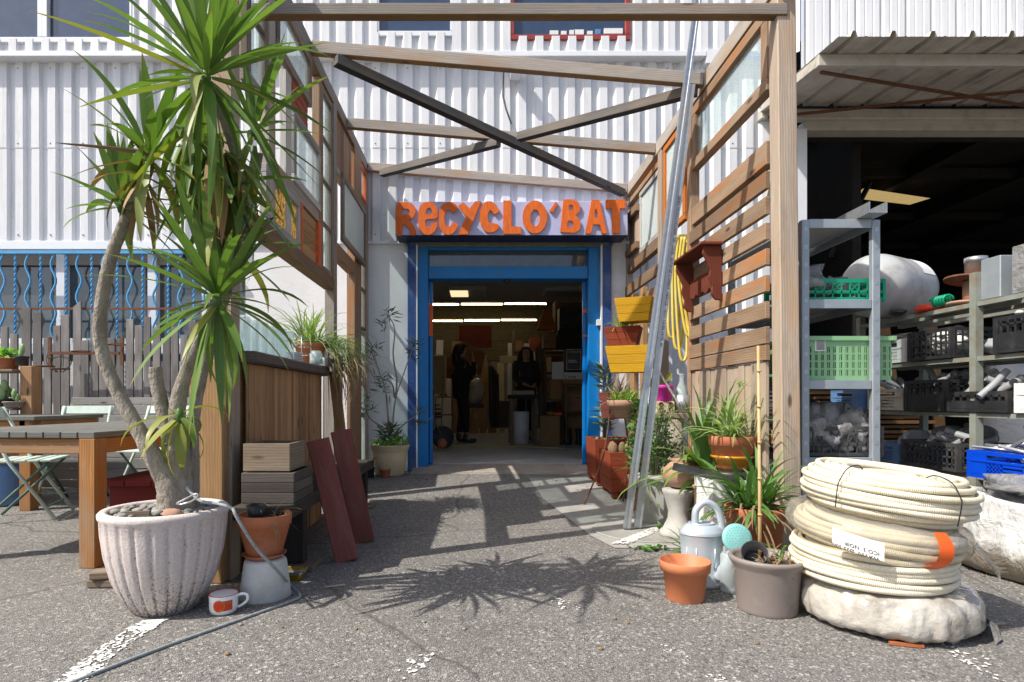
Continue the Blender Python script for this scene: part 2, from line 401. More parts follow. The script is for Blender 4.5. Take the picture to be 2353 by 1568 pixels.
M['green']=leafmat('mid green leaf',(.06,.14,.035),(.11,.21,.05),None,trans=.25)
M['bright']=leafmat('fresh bright green leaf',(.12,.30,.03),(.20,.38,.06),None,trans=.3)
M['olean']=leafmat('dark oleander leaf',(.05,.085,.045),(.085,.13,.06),None,trans=.15)
M['dry']=leafmat('dry straw leaf',(.30,.21,.12),(.20,.13,.07),None,trans=.15,rough=.9)
M['cactus']=leafmat('cactus green',(.18,.30,.12),(.25,.38,.16),None,trans=.05)
M['rope']=pm('grey braided rope',(.36,.38,.37),(.20,.23,.24),sc=90,rough=.9,bmp=.6,bsc=150)
M['chairgreen']=pm('mint painted metal',(.52,.63,.55),(.44,.54,.47),sc=8,rough=.5,dirt=(.30,.27,.2),dsc=9,damt=.4)
M['chairdk']=pm('dark green chair leg',(.07,.13,.10),(.10,.17,.13),rough=.5)
M['zinc']=pm('pale zinc watering can',(.56,.62,.66),(.48,.54,.58),sc=7,rough=.38,metal=.35,dirt=(.70,.72,.72),dsc=5,damt=.5,bmp=.05)
M['turq']=pm('turquoise rose',(.22,.50,.48),(.18,.44,.43),rough=.5)
M['yglaze']=pm('yellow glazed dish',(.58,.25,.012),(.48,.19,.01),rough=.18,coat=.4,bmp=.03)
M['porcelain']=pm('white porcelain',(.80,.81,.84),(.76,.77,.8),rough=.15,coat=.4,bmp=0)
M['pink']=pm('magenta plastic pot',(.55,.03,.33),(.50,.025,.30),rough=.45,bmp=0)
M['creamblock']=pm('cream pierced block',(.62,.53,.34),(.55,.46,.28),rough=.8)
M['hose']=pm('yellow garden hose',(.62,.50,.10),(.52,.40,.07),sc=6,rough=.4)
M['greenpl']=pm('emerald plastic crate',(.0,.30,.16),(.0,.26,.135),rough=.4,bmp=0)
M['palegreen']=pm('pale green plastic crate',(.24,.46,.24),(.21,.41,.21),rough=.45,bmp=0,dirt=(.2,.25,.15),damt=.3)
M['bluepl']=pm('strong blue plastic crate',(.0,.06,.58),(.0,.05,.5),rough=.4,bmp=0)
M['bluepl2']=pm('faded blue plastic crate',(.12,.24,.46),(.10,.20,.40),rough=.5,bmp=0)
M['creampl']=pm('dirty cream plastic crate',(.58,.54,.45),(.48,.43,.34),rough=.55,dirt=(.22,.18,.13),dsc=6,damt=.7)
M['whitepl']=pm('white plastic',(.72,.72,.70),(.65,.65,.63),rough=.45,dirt=(.4,.36,.3),dsc=6,damt=.4)
M['film']=pm('crumpled clear plastic film',(.40,.40,.39),(.24,.24,.24),sc=9,rough=.25,dirt=(.14,.12,.09),dsc=6,damt=.7,bmp=1.0,bsc=16,bd=.03,coat=.4,alpha=.72)
M['wrap']=pm('dusty white plastic wrap',(.56,.53,.47),(.38,.35,.30),sc=6,rough=.25,dirt=(.14,.11,.08),dsc=4.5,damt=.9,bmp=.5,bsc=18,bd=.02,coat=.7)
M['wrap_clear']=glass('thin milky wrapping film',(.74,.71,.64),.26,.2,.9,12)
M['bigbag']=pm('white woven bulk bag',(.56,.56,.55),(.46,.46,.45),sc=6,rough=.6,bmp=.8,bsc=9,bd=.04)
M['tank']=pm('silver grey tank paint',(.42,.43,.43),(.37,.38,.38),sc=5,rough=.35,dirt=(.20,.13,.09),dsc=5,damt=.6,bmp=.05)
M['redpl']=pm('red plastic lid',(.62,.05,.015),(.55,.04,.012),rough=.3,bmp=0)
M['paper']=pm('paper',(.75,.75,.72),(.68,.68,.65),rough=.8,bmp=0)
M['ink']=pm('black print',(.02,.02,.02),rough=.7,bmp=0)
M['greyprint']=pm('grey print',(.12,.12,.13),rough=.7,bmp=0)
M['pvcgrey']=pm('grey PVC pipe',(.30,.31,.32),(.24,.25,.26),rough=.5,dirt=(.2,.17,.13),damt=.4)
M['aluminium']=pm('brushed aluminium',(.60,.60,.60),(.5,.5,.5),rough=.3,metal=.8)
M['plankend']=wood('stacked raw planks',(.36,.20,.09),(.24,.12,.05),None)
M['blackcord']=pm('black cord',(.012,.012,.013),rough=.6,bmp=0)
M['tape']=pm('orange tape',(.75,.12,.015),(.66,.10,.012),rough=.45,bmp=.1)
M['ruststick']=pm('rusty orange stick',(.42,.13,.04),(.28,.08,.03),sc=30,rough=.8)
M['gold']=pm('gold foil tray',(.45,.30,.03),(.38,.25,.02),rough=.3,metal=.6)
M['maroonpl']=pm('dark red plastic',(.07,.018,.016),(.05,.012,.012),rough=.5)
M['yglazecane']=pm('bamboo',(.58,.40,.19),(.48,.32,.14),rough=.5)
M['osb']=pm('chipboard panels',(.14,.115,.06),(.07,.055,.03),sc=22,rough=.9,bmp=.3)
M['ply']=wood('light plywood',(.42,.26,.12),(.36,.21,.09),None,knots=False,vary=.1)
M['skin']=pm('skin',(.45,.27,.20),(.42,.25,.18),rough=.5,bmp=0)
M['coatblack']=pm('black cloth',(.012,.012,.014),(.018,.018,.02),rough=.9)
M['coatgrey']=pm('charcoal cloth',(.04,.042,.045),(.03,.03,.033),rough=.9)
M['hairdark']=pm('dark brown hair',(.02,.013,.01),(.03,.02,.014),rough=.5)
M['bottle']=glass('clear bottle glass',(.75,.82,.82),.35,.05,refl=.7)
M['pane_clear']=glass('clear salvaged pane',(.80,.87,.87),.22,.03)
M['pane_frost']=glass('frosted salvaged pane',(.66,.76,.75),.80,.25,.5,140)
M['pane_milk']=glass('milky salvaged pane',(.78,.84,.84),.38,.15)
M['pane_amber']=None
# ---------------------------------------------------------------- special materials
def m_amber():
    m,n,b=newmat('hammered amber glass'); co=coords(n,'Object',(1,34,26))
    v=N(n,'ShaderNodeTexVoronoi'); v.inputs['Scale'].default_value=1.6; n.links.new(co,v.inputs['Vector'])
    c=ramp(n,v.outputs['Distance'],[(.05,(.90,.76,.46)),(.45,(.70,.52,.22)),(.8,(.36,.24,.08))])
    n.links.new(c,b.inputs['Base Color']); b.inputs['Roughness'].default_value=.12
    t=N(n,'ShaderNodeBsdfTranslucent'); n.links.new(c,t.inputs[0]); mx=N(n,'ShaderNodeMixShader'); mx.inputs[0].default_value=.6
    bump(n,b,v.outputs['Distance'],.8,.02)
    n.links.new(b.outputs[0],mx.inputs[1]); n.links.new(t.outputs[0],mx.inputs[2])
    o=[k for k in n.nodes if k.type=='OUTPUT_MATERIAL'][0]; n.links.new(mx.outputs[0],o.inputs[0]); return m
M['pane_amber']=m_amber()
def m_asphalt():
    m,n,b=newmat('asphalt with pale aggregate'); co=coords(n,'Object')
    v=N(n,'ShaderNodeTexVoronoi'); v.inputs['Scale'].default_value=210; n.links.new(co,v.inputs['Vector'])
    bw=N(n,'ShaderNodeRGBToBW'); n.links.new(v.outputs['Color'],bw.inputs[0])
    c=ramp(n,bw.outputs[0],[(.12,(.09,.086,.08)),(.3,(.135,.128,.118)),(.55,(.182,.172,.158)),(.72,(.23,.217,.198)),(.9,(.42,.40,.36))])
    v2=N(n,'ShaderNodeTexVoronoi'); v2.inputs['Scale'].default_value=95; n.links.new(co,v2.inputs['Vector'])
    bw2=N(n,'ShaderNodeRGBToBW'); n.links.new(v2.outputs['Color'],bw2.inputs[0])
    c=mix(n,ramp(n,bw2.outputs[0],[(.83,0),(.86,.7)]),c,(.50,.48,.43))
    c=mix(n,ramp(n,bw2.outputs[0],[(.17,.75),(.2,0)]),c,(.06,.06,.064))
    g=noise(n,co,1.3,5,.6)
    c=mix(n,ramp(n,g,[(.35,.28),(.6,0)]),c,(.15,.14,.12))
    c=mix(n,ramp(n,noise(n,co,.9,6,.7),[(.55,0),(.75,.4)]),c,(.36,.34,.30))
    c=mix(n,ramp(n,noise(n,co,.55,7,.75,.8),[(.54,0),(.64,.5)]),c,(.085,.08,.073))
    c=mix(n,ramp(n,noise(n,co,4.5,5,.7),[(.62,0),(.74,.25)]),c,(.12,.115,.108))
    vc=N(n,'ShaderNodeTexVoronoi',feature='DISTANCE_TO_EDGE'); vc.inputs['Scale'].default_value=.55
    wn=N(n,'ShaderNodeTexNoise'); wn.inputs['Scale'].default_value=2.2; wn.inputs['Detail'].default_value=6; n.links.new(co,wn.inputs['Vector'])
    n.links.new(mix(n,.22,co,wn.outputs['Color']),vc.inputs['Vector'])
    c=mix(n,ramp(n,vc.outputs['Distance'],[(.0,.65),(.006,0)]),c,(.05,.048,.042))
    c=mix(n,ramp(n,noise(n,co,.7,5,.6,.3),[(.62,0),(.74,.3)]),c,(.10,.12,.055))
    n.links.new(c,b.inputs['Base Color']); b.inputs['Roughness'].default_value=.9
    bump(n,b,v.outputs['Distance'],.7,.006); return m
M['asphalt']=m_asphalt()
def m_paint():
    m,n,b=newmat('worn white road paint'); co=coords(n,'Object')
    b.inputs['Base Color'].default_value=(.66,.65,.61,1); b.inputs['Roughness'].default_value=.85
    t=N(n,'ShaderNodeBsdfTransparent'); mx=N(n,'ShaderNodeMixShader')
    v=N(n,'ShaderNodeTexVoronoi'); v.inputs['Scale'].default_value=95; n.links.new(co,v.inputs['Vector'])
    bw=N(n,'ShaderNodeRGBToBW'); n.links.new(v.outputs['Color'],bw.inputs[0])
    uv=coords(n,'UV'); sp=N(n,'ShaderNodeSeparateXYZ'); n.links.new(uv,sp.inputs[0])
    edge=ramp(n,sp.outputs[1],[(0,0),(.2,.36),(.8,.36),(1,0)])
    a=N(n,'ShaderNodeMath',operation='ADD'); n.links.new(edge,a.inputs[0]); n.links.new(noise(n,co,3.5,6,.75),a.inputs[1])
    a2=N(n,'ShaderNodeMath',operation='MULTIPLY_ADD'); n.links.new(bw.outputs[0],a2.inputs[0]); a2.inputs[1].default_value=.4; n.links.new(a.outputs[0],a2.inputs[2])
    a3=N(n,'ShaderNodeMath',operation='MULTIPLY_ADD'); n.links.new(sp.outputs[2],a3.inputs[0]); a3.inputs[1].default_value=0; n.links.new(a2.outputs[0],a3.inputs[2])
    n.links.new(ramp(n,a3.outputs[0],[(.98,0),(1.06 if False else 1,1)]),mx.inputs[0])
    n.links.new(t.outputs[0],mx.inputs[1]); n.links.new(b.outputs[0],mx.inputs[2])
    o=[k for k in n.nodes if k.type=='OUTPUT_MATERIAL'][0]; n.links.new(mx.outputs[0],o.inputs[0]); return m
M['paint']=m_paint()
M['paint_faint']=m_paint(); M['paint_mid']=m_paint()
for q in M['paint_mid'].node_tree.nodes:
    if q.type=='VALTORGB' and len(q.color_ramp.elements)==4:
        for e in q.color_ramp.elements:
            if e.color[0]>.3: e.color=(.31,.31,.31,1)
for q in M['paint_faint'].node_tree.nodes:
    if q.type=='VALTORGB' and abs(q.color_ramp.elements[0].position-.98)<.01: q.color_ramp.elements[1].position=1.0; q.color_ramp.elements[0].position=.995
    if q.type=='VALTORGB' and len(q.color_ramp.elements)==4:
        for e in q.color_ramp.elements:
            if e.color[0]>.3: e.color=(.135,.135,.135,1)
def m_siding():
    m,n,b=newmat('white lacquered steel siding'); co=coords(n,'Object')
    c=mix(n,ramp(n,noise(n,co,1.2,4),[(.3,0),(.7,1)]),(.73,.74,.755),(.67,.68,.695))
    q=N(n,'ShaderNodeMapping'); q.inputs['Scale'].default_value=(14,14,1.2); n.links.new(co,q.inputs[0])
    c=mix(n,ramp(n,noise(n,q.outputs[0],1,5,.7),[(.5,0),(.75,.5)]),c,(.40,.40,.39))
    c=mix(n,ramp(n,noise(n,co,7,6,.75),[(.62,0),(.72,.4)]),c,(.38,.36,.33))
    n.links.new(c,b.inputs['Base Color']); b.inputs['Roughness'].default_value=.5; bump(n,b,noise(n,co,5,3),.15,.02); return m
M['siding']=m_siding()
def m_stucco():
    m,n,b=newmat('white stucco'); co=coords(n,'Object')
    c=mix(n,ramp(n,noise(n,co,2,4),[(.3,0),(.7,1)]),(.73,.735,.745),(.66,.665,.675))
    c=mix(n,ramp(n,noise(n,co,1.1,6,.7),[(.56,0),(.75,.4)]),c,(.42,.42,.40))
    n.links.new(c,b.inputs['Base Color']); b.inputs['Roughness'].default_value=.9
    bump(n,b,noise(n,co,70,4),.5,.008); return m
M['stucco']=m_stucco()
M['skyglass']=pm('dark blue mirroring window',(.025,.045,.09),(.035,.06,.11),rough=.06,spec=.9,coat=.6,bmp=.02,bsc=3)
M['winglass']=pm('dark shop window glass',(.05,.065,.075),(.08,.10,.11),rough=.05,spec=.8,coat=.5,bmp=0)
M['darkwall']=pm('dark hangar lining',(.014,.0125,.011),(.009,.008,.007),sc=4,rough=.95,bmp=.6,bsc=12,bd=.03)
M['intwall']=pm('dim interior lining',(.22,.20,.16),(.14,.13,.10),sc=6,rough=.9,bmp=.3)
M['intfloor']=pm('grey workshop floor',(.52,.53,.52),(.42,.43,.42),sc=3,rough=.45,dirt=(.24,.23,.21),dsc=3,damt=.5,bmp=.03)
M['ceil']=pm('dull white ceiling',(.55,.53,.49),(.48,.46,.42),rough=.9)
M['beigemetal']=pm('beige grey painted steel',(.50,.47,.41),(.43,.40,.34),sc=5,rough=.55,dirt=(.20,.15,.11),dsc=6,damt=.5,bmp=.1)
M['canopymetal']=pm('dusty canopy sheet',(.58,.54,.48),(.46,.42,.37),sc=4,rough=.6,dirt=(.16,.13,.11),dsc=3,damt=.6,bmp=.05)
M['tile']=pm('beige threshold tile',(.36,.31,.26),(.30,.25,.21),sc=5,rough=.8,dirt=(.16,.15,.13),dsc=4,damt=.5)
M['patch']=pm('pale concrete patch',(.36,.35,.32),(.28,.27,.245),sc=6,rough=.9,dirt=(.14,.135,.11),dsc=4,damt=.6,bmp=.3)
M['shade_roll']=pm('beige roller blind',(.28,.25,.21),(.24,.21,.18),rough=.8)
M['tubelight']=pm('lit fluorescent tube',(.9,.8,.6),rough=.5,bmp=0,emit=((1,.80,.52),11.0))
M['lamp_warm']=pm('lit lamp diffuser',(.8,.75,.6),rough=.5,bmp=0,emit=((1,.72,.42),.9))
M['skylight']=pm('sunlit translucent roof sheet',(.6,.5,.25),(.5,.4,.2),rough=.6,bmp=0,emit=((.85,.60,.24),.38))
# ---------------------------------------------------------------- ground
mb=MB()
xs=[-60,-30,-14,-9,-6]+[-4+.25*i for i in range(37)]+[6,9,14,30,60]
ys=[-60,-25,-8,-2,0]+[.5+.25*i for i in range(28)]+[8,12]
nx=len(xs)
for y in ys:
    for x in xs: mb.v.append(Vector((x,y,gz(x,y)-(0 if y<7.6 else .02))))
for j in range(len(ys)-1):
    for i in range(nx-1): mb.face([j*nx+i,j*nx+i+1,(j+1)*nx+i+1,(j+1)*nx+i],None,0,True)
tag(obj('ground',mb,M['asphalt']),kind='structure')
def ground_strip(name,pts,mat,h=.004):
    """quad strips laid on the ground: list of (left, right) points"""
    mb=MB(); n=len(pts); L=0
    for i,(a,b) in enumerate(pts):
        for q in (a,b): mb.v.append(Vector((q[0],q[1],gz(q[0],q[1])+h)))
    for i in range(n-1): mb.face([2*i,2*i+1,2*i+3,2*i+2],[(i,0),(i,1),(i+1,1),(i+1,0)])
    return tag(obj(name,mb,mat),kind='structure')
def G(x,y): 
    d=F*H/(y-CY); return ((x-CX)/F*d,d)
ground_strip('painted_line',[(G(315,1428),G(395,1424)),(G(215,1490),G(300,1488)),(G(40,1620),G(165,1610)),(G(-200,1800),G(-30,1800))],M['paint_mid'])
ground_strip('painted_line',[(G(1205,1368),G(1260,1360)),(G(1400,1452),G(1440,1440)),(G(1560,1535),G(1625,1518)),(G(1700,1600),G(1800,1600))],M['paint_faint'])
ground_strip('painted_line',[(G(2040,1420),G(2120,1404)),(G(2150,1490),G(2240,1478)),(G(2380,1640),G(2500,1640))],M['paint_faint'])
ground_strip('painted_line',[(G(960,1500),G(1040,1490)),(G(860,1560),G(960,1560)),(G(760,1640),G(880,1640))],M['paint_faint'])
ground_strip('painted_line',[(G(1398,1254),G(1452,1254)),(G(1520,1206),G(1560,1206))],M['paint_mid'],.012)
# concrete strip by the planters and round cover
ground_strip('concrete_patch',[(( .50,5.9),(1.6,5.9)),((.55,5.0),(1.62,5.0)),((.66,4.3),(1.64,4.3)),((.72,3.75),(1.64,3.75)),((.80,3.45),(1.64,3.45))],M['patch'])
mb=MB(); mb.lathe([(.36,0),(.36,.006),(.345,.007),(.34,.004),(.0001,.004)],(1.12,3.92,gz(1.1,3.9)+.004),40)
tag(obj('manhole_cover',mb,M['patch']),'round concrete manhole cover flush in the ground under the leaning steel studs','manhole cover')
# threshold slab with tiles
th=MB(); th.prism([(-.72,6.16,.0),(-.72,6.16,.105),(-.72,6.62,.158),(-.72,6.62,0)],(2.0,0,0))
slab=tag(obj('threshold',th,M['patch']),kind='structure')
for i in range(6):
    for (y0,y1) in ((6.185,6.30),(6.31,6.56)):
        t=MB(); x0=-.70+i*.325
        z0,z1=[.105+(q-6.16)/.46*.053 for q in (y0,y1)]
        t.prism([(x0,y0,z0-.01),(x0,y0,z0+.006),(x0,y1,z1+.006),(x0,y1,z1-.01)],(.313,0,0)); obj('tile',t,M['tile'],slab)
# ---------------------------------------------------------------- the building
def corr(x0,x1,z0,z1,y,per=.177,dep=.035,ph=0,prof=None):
    """trapezoidal steel sheet, ribs vertical, ribs stand proud towards -Y"""
    mb=MB(); pr=prof or [(0,0),(.30,0),(.46,1),(.92,1),(.999,0)]
    pts=[]; k=math.floor((x0-ph)/per)
    while True:
        for a,b in pr:
            x=ph+(k+a)*per
            if x>x1: break
            if x>=x0: pts.append((x,y-b*dep))
        else:
            k+=1; continue
        break
    pts=[(x0,pts[0][1])]+pts+[(x1,pts[-1][1])]
    for x,yy in pts: mb.v.append(Vector((x,yy,z0))); mb.v.append(Vector((x,yy,z1)))
    for i in range(len(pts)-1): mb.face([2*i,2*i+2,2*i+3,2*i+1])
    return mb
BLD=thing('warehouse','white corrugated steel warehouse front with stucco base and blue doorway','building',(0,YF,0))
zl=4.593
zj=zA(345,YF)
for a_,b_ in ((-9,fx(565)),(fx(565)+.003,3.40)):
    obj('lower_siding',corr(a_,b_,2.61,zj+.03,YF-.018),M['siding'],BLD); obj('lower_siding',corr(a_,b_,zj,zl,YF-.022),M['siding'],BLD)
q=MB(); x=-5.5
while x<3.3:
    for z in (2.68,zj+.05,zl-.10): q.lathe([(.009,0),(.009,.004),(.004,.007),(.0001,.007)],(x+.177*.69,YF-.0555,z),6,M=Matrix.Rotation(pi/2,3,'X'))
    x+=.177*2
tag(obj('screws',q,M['galv_dull'],BLD),kind='stuff')
obj('lower_siding',corr(1.78,3.40,0,2.607,YF-.02),M['siding'],BLD)
# upper siding around the windows
wins=[(-40,108,-60,104,'w'),(130,315,-60,104,'w'),(876,1036,-60,90,'w'),(1180,1430,-60,98,'r')]
up=YF-.115
segs=[(-9,fx(-44)),(fx(318),fx(872)),(fx(1040),fx(1176)),(fx(1436),3.45)]
for a,b in segs: obj('upper_siding',corr(a,b,zl+.03,7.2,up,dep=.035),M['siding'],BLD)
for a,b,z1 in ((fx(-44),fx(318),zA(108,YF)),(fx(872),fx(1040),zA(94,YF)),(fx(1176),fx(1436),zA(102,YF))):
    obj('upper_siding',corr(a,b,zl+.03,z1,up,dep=.035),M['siding'],BLD)
obj('upper_siding',corr(3.453,12,4.13,7.2,up-.02,per=.27,dep=.03,prof=[(0,0),(.10,1),(.30,1),(.34,.7),(.38,1),(.62,1),(.66,.7),(.70,1),(.90,1),(.97,0)]),M['siding'],BLD)
mb=MB(); mb.box2((-9,up-.05,zl-.03),(2.44,YF+.02,zl+.028)); obj('ledge_flashing',mb,M['white'],BLD,bev=.004)
mb=MB(); mb.box2((2.44,up-.045,zl-.10),(2.62,YF+.02,zl+.05)); obj('ledge_end_cap',mb,M['white'],BLD)
for (x0,x1,y0,y1,k) in wins:
    a,b=fx(x0),fx(x1); z0,z1=zA(y1,YF),zA(y0,YF); fm=M['white'] if k=='w' else M['redframe'] if 'redframe' in M else None
    if k=='r':
        M['redframe']=pm('red painted frame',(.30,.045,.035),(.24,.035,.03),rough=.5); fm=M['redframe']
    f=MB(); t=.055
    f.box2((a-t,up-.03,z0-t),(b+t,up+.06,z0)); f.box2((a-t,up-.03,z0+.001),(a,up+.06,z1)); f.box2((b,up-.03,z0+.001),(b+t,up+.06,z1))
    w=obj('window',f,fm,BLD,bev=.004)
    g=MB(); g.box2((a,up+.02,z0),(b,up+.03,z1)); obj('pane',g,M['skyglass'],w)
    if k=='r':
        for i,(px,py,wd,hh,mm) in enumerate(((1270,95,19,9,'paper'),(1292,95,12,8,'paper'),(1311,95,12,10,'paper'),(1326,95,22,11,'paper'),(1351,95,12,8,'paper'),(1369,94,12,11,'bluepl2'),(1404,93,42,12,'paper'))):
            q=MB(); q.box2((fx(px-wd/2),up-.004,zA(py,YF)),(fx(px+wd/2),up+.016,zA(py-hh,YF))); obj('sheet_of_paper',q,M[mm],w)
# stucco walls
def wallbox(x0,x1,z0,z1,name='stucco_wall',m='stucco',y0=YF-.01,y1=YF+.25):
    q=MB(); q.box2((x0,y0,z0),(x1,y1,z1)); return obj(name,q,M[m],BLD)
xd0,xd1=fx(938),fx(1402)
wallbox(fx(565),xd0,-.05,2.60); wallbox(xd1,1.775,-.05,2.60); wallbox(-9,fx(565)-.002,-.05,1.50)
for a_,b_ in (((fx(565)+.01,YF-.045,2.585),(xd0-.05,YF+.0,2.615)),((xd1+.05,YF-.045,2.585),(1.77,YF+.0,2.615)),((-9,YF-.06,2.52),(fx(565),YF,2.612))):
    q=MB(); q.box2(a_,b_); obj('drip_flashing',q,M['white'],BLD,bev=.003)
# left window band with blinds
q=MB(); q.box2((-9,YF+.12,1.50),(fx(565),YF+.14,2.52)); obj('window_pane',q,M['winglass'],BLD)
q=MB()
for px in (134,345,470): q.box2((fx(px)-.045,YF+.03,1.5),(fx(px)+.045,YF+.118,2.52))
q.box2((-9,YF+.035,1.5),(fx(565),YF+.117,1.56)); obj('window_frame',q,M['white'],BLD)
for a,b in ((-300,120),(142,410)):
    q=MB(); q.box2((fx(a),YF+.06,zA(606,YF)),(fx(b),YF+.10,2.515)); obj('roller_blind',q,M['shade_roll'],BLD)
# blue window grille
GR=thing('window_grille','blue wrought grille of alternating wavy and twisted bars over the left window','window grille',(-4,6.3,2.4))
q=MB(); q.box2((-5.6,6.28,zA(584,6.3)),(fx(500,6.3),6.32,zA(577,6.3))); q.box2((-5.6,6.282,1.35),(fx(500,6.3),6.318,1.38)); obj('top_rail',q,M['gblue'],GR)
for k in range(19):
    x=fx(5.5-29.3*2+29.3*k,6.3); q=MB()
    if k%2==0: q.tube([(x+.028*sin(i*.72),6.3,1.37+i*.04) for i in range(28)],.012,6)
    else:
        pts=[]
        for i in range(28): q.v+=[]
        b0=len(q.v)
        for i in range(57):
            a=i*.55; z=1.37+i*.0195
            for s in range(4):
                q.v.append(Vector((x+.014*cos(a+s*pi/2),6.3+.014*sin(a+s*pi/2),z)))
        for i in range(56):
            for s in range(4): q.face([b0+i*4+s,b0+i*4+(s+1)%4,b0+i*4+4+(s+1)%4,b0+i*4+4+s])
    obj('bar',q,M['gblue'],GR)
# doorway: shutter guides, frame, transom, lintel
def fbox(x0,x1,y0,y1,d0,d1,name,m,bev=.003,par=BLD):
    q=MB(); q.box2((fx(x0),d0,zA(y1,YF)),(fx(x1),d1,zA(y0,YF))); return obj(name,q,M[m],par,bev=bev)
zt=.10
q=MB(); q.box2((fx(938),6.40,.09),(fx(957),6.66,2.62)); obj('shutter_guide',q,M['navy2'],BLD,bev=.004)
q=MB(); q.box2((fx(1382),6.40,.09),(fx(1402),6.66,2.62)); obj('shutter_guide',q,M['navy2'],BLD,bev=.004)
for a_,b_ in ((957.5,960.5),(1378,1381.5)):
    q=MB(); q.box2((fx(a_),6.395,.09),(fx(b_),6.66,2.58)); obj('guide_edge',q,M['white'],BLD)
q=MB(); q.box2((fx(961),6.45,.10),(fx(984),6.68,2.56)); obj('door_frame',q,M['blue'],BLD,bev=.005)
q=MB(); q.box2((fx(1352),6.45,.10),(fx(1377),6.68,2.56)); obj('door_frame',q,M['blue'],BLD,bev=.005)
q=MB(); q.box2((fx(984.5),6.47,zA(640,YF)),(fx(1351.5),6.67,zA(612,YF))); obj('door_frame',q,M['blue'],BLD,bev=.004)
q=MB(); q.box2((fx(984.5),6.47,2.53),(fx(1351.5),6.67,2.56)); obj('door_frame',q,M['blue'],BLD,bev=.004)
q=MB(); q.box2((fx(984.5),6.55,zA(612,YF)),(fx(1351.5),6.56,2.53)); obj('transom_pane',q,M['winglass'],BLD)
for a,b in ((985,992),(1344,1351)):
    q=MB(); q.box2((fx(a),6.58,.16),(fx(b),6.64,zA(642,YF))); dl=obj('sliding_door_leaf',q,M['blue'],BLD,bev=.004)
    t=MB()
    for py,hh in (((770,75),) if a<1000 else ((716,9),(772,5))): t.box2((fx(a)-.004,6.565,zA(py,YF)),(fx(b)+.004,6.579,zA(py-hh,YF)))
    obj('orange_tape',t,M['tape'],dl)
q=MB(); q.box2((fx(938)-.02,6.42,2.56),(fx(1402)+.02,6.66,2.62)); 
for i in range(5): q.box2((fx(945),6.395-.001*i,2.565+.011*i),(fx(1395),6.419,2.570+.011*i))
obj('roller_shutter',q,M['steel_old'],BLD)
q=MB(); q.blob((fx(1166),6.55,zA(643,YF)),(.035,.035,.03),0,n=14,m=8); obj('dome_camera',q,M['black'],BLD)
q=MB(); q.box2((fx(1369),6.40,zA(750,YF)),(fx(1378),6.445,zA(736,YF))); obj('switch_box',q,M['white'],BLD,bev=.003)
# ---------------------------------------------------------------- shop sign
SD=6.13
SG=thing('shop_sign','lilac box sign with big orange cut-out letters above the blue doorway','sign',(.33,SD,2.7))
sx0,sx1,sz0,sz1=fx(908.5,SD),fx(1442.5,SD),zA(541.5,SD),zA(463.5,SD)
q=MB(); q.box2((sx0,SD,sz0),(sx1,6.42,sz1)); q.mi=[1 if i in (0,3,4,5) else 0 for i in range(6)]
obj('sign_box',q,[M['lilac'],M['navy']],SG,bev=.004)
def sc(c): return ((890.4+c[0]/4.096-CX)/F*SD, H-(436.6+c[1]/4.096-CY)/F*SD+.0)
def ell(cx,cy,rx,ry,n=28): return [(cx+rx*cos(2*pi*i/n),cy+ry*sin(2*pi*i/n)) for i in range(n)]
def chaikin(l,it=1):
    for _ in range(it):
        o=[]
        for i in range(len(l)):
            a,b=l[i],l[(i+1)%len(l)]; o+=[(a[0]*.8+b[0]*.2,a[1]*.8+b[1]*.2),(a[0]*.2+b[0]*.8,a[1]*.2+b[1]*.8)]
        l=o
    return l
LET=[([(78,122),(190,120),(240,140),(268,180),(265,230),(240,270),(205,292),(250,340),(268,390),(270,432),(217,435),(212,390),(190,350),(140,325),(140,438),(78,437)],[(137,185),(190,185),(208,198),(210,218),(195,238),(137,240)],1),
([(292,210),(305,160),(335,128),(380,118),(425,125),(460,155),(473,200),(475,278),(355,282),(357,330),(375,355),(400,357),(415,340),(415,315),(473,313),(468,360),(440,405),(395,432),(345,425),(305,390),(290,330)],[(360,240),(365,200),(378,178),(395,173),(412,185),(420,210),(420,238)],1),
([(665,180),(620,230),(600,205),(575,190),(550,205),(538,250),(538,310),(552,350),(575,358),(600,340),(615,305),(665,330),(655,370),(625,410),(580,432),(530,420),(495,370),(482,300),(485,220),(505,160),(540,128),(580,117),(630,130),(655,155)],None,1),
([(665,160),(715,120),(772,182),(825,115),(882,112),(755,425),(665,427),(740,260)],None,0),
([(1055,210),(1003,242),(985,210),(965,195),(945,225),(943,280),(960,325),(980,315),(1055,335),(1045,365),(1010,400),(960,410),(915,395),(880,345),(866,275),(870,200),(895,140),(935,115),(980,115),(1025,150)],None,1),
([(1090,108),(1165,107),(1165,352),(1257,352),(1257,420),(1088,420)],None,0),
(ell(1385,262,115,155),ell(1388,270,45,80),0),
([(1580,118),(1603,135),(1550,222),(1522,205)],None,0),
([(1653,97),(1740,97),(1790,120),(1813,165),(1805,210),(1765,245),(1800,280),(1815,330),(1800,385),(1760,412),(1625,403)],[[(1703,147),(1735,147),(1747,165),(1745,190),(1725,203),(1703,200)],[(1692,295),(1735,297),(1750,325),(1742,350),(1715,365),(1687,358)]],0),
([(1918,100),(1990,100),(2062,417),(2012,415),(1995,332),(1930,332),(1913,415),(1858,418)],[(1955,165),(1982,270),(1938,270)],0),
([(2050,100),(2235,98),(2235,182),(2180,182),(2182,415),(2110,415),(2108,182),(2052,182)],None,0)]
Mx=Matrix(((1,0,0,0),(0,0,-1,0),(0,1,0,0),(0,0,0,1)))
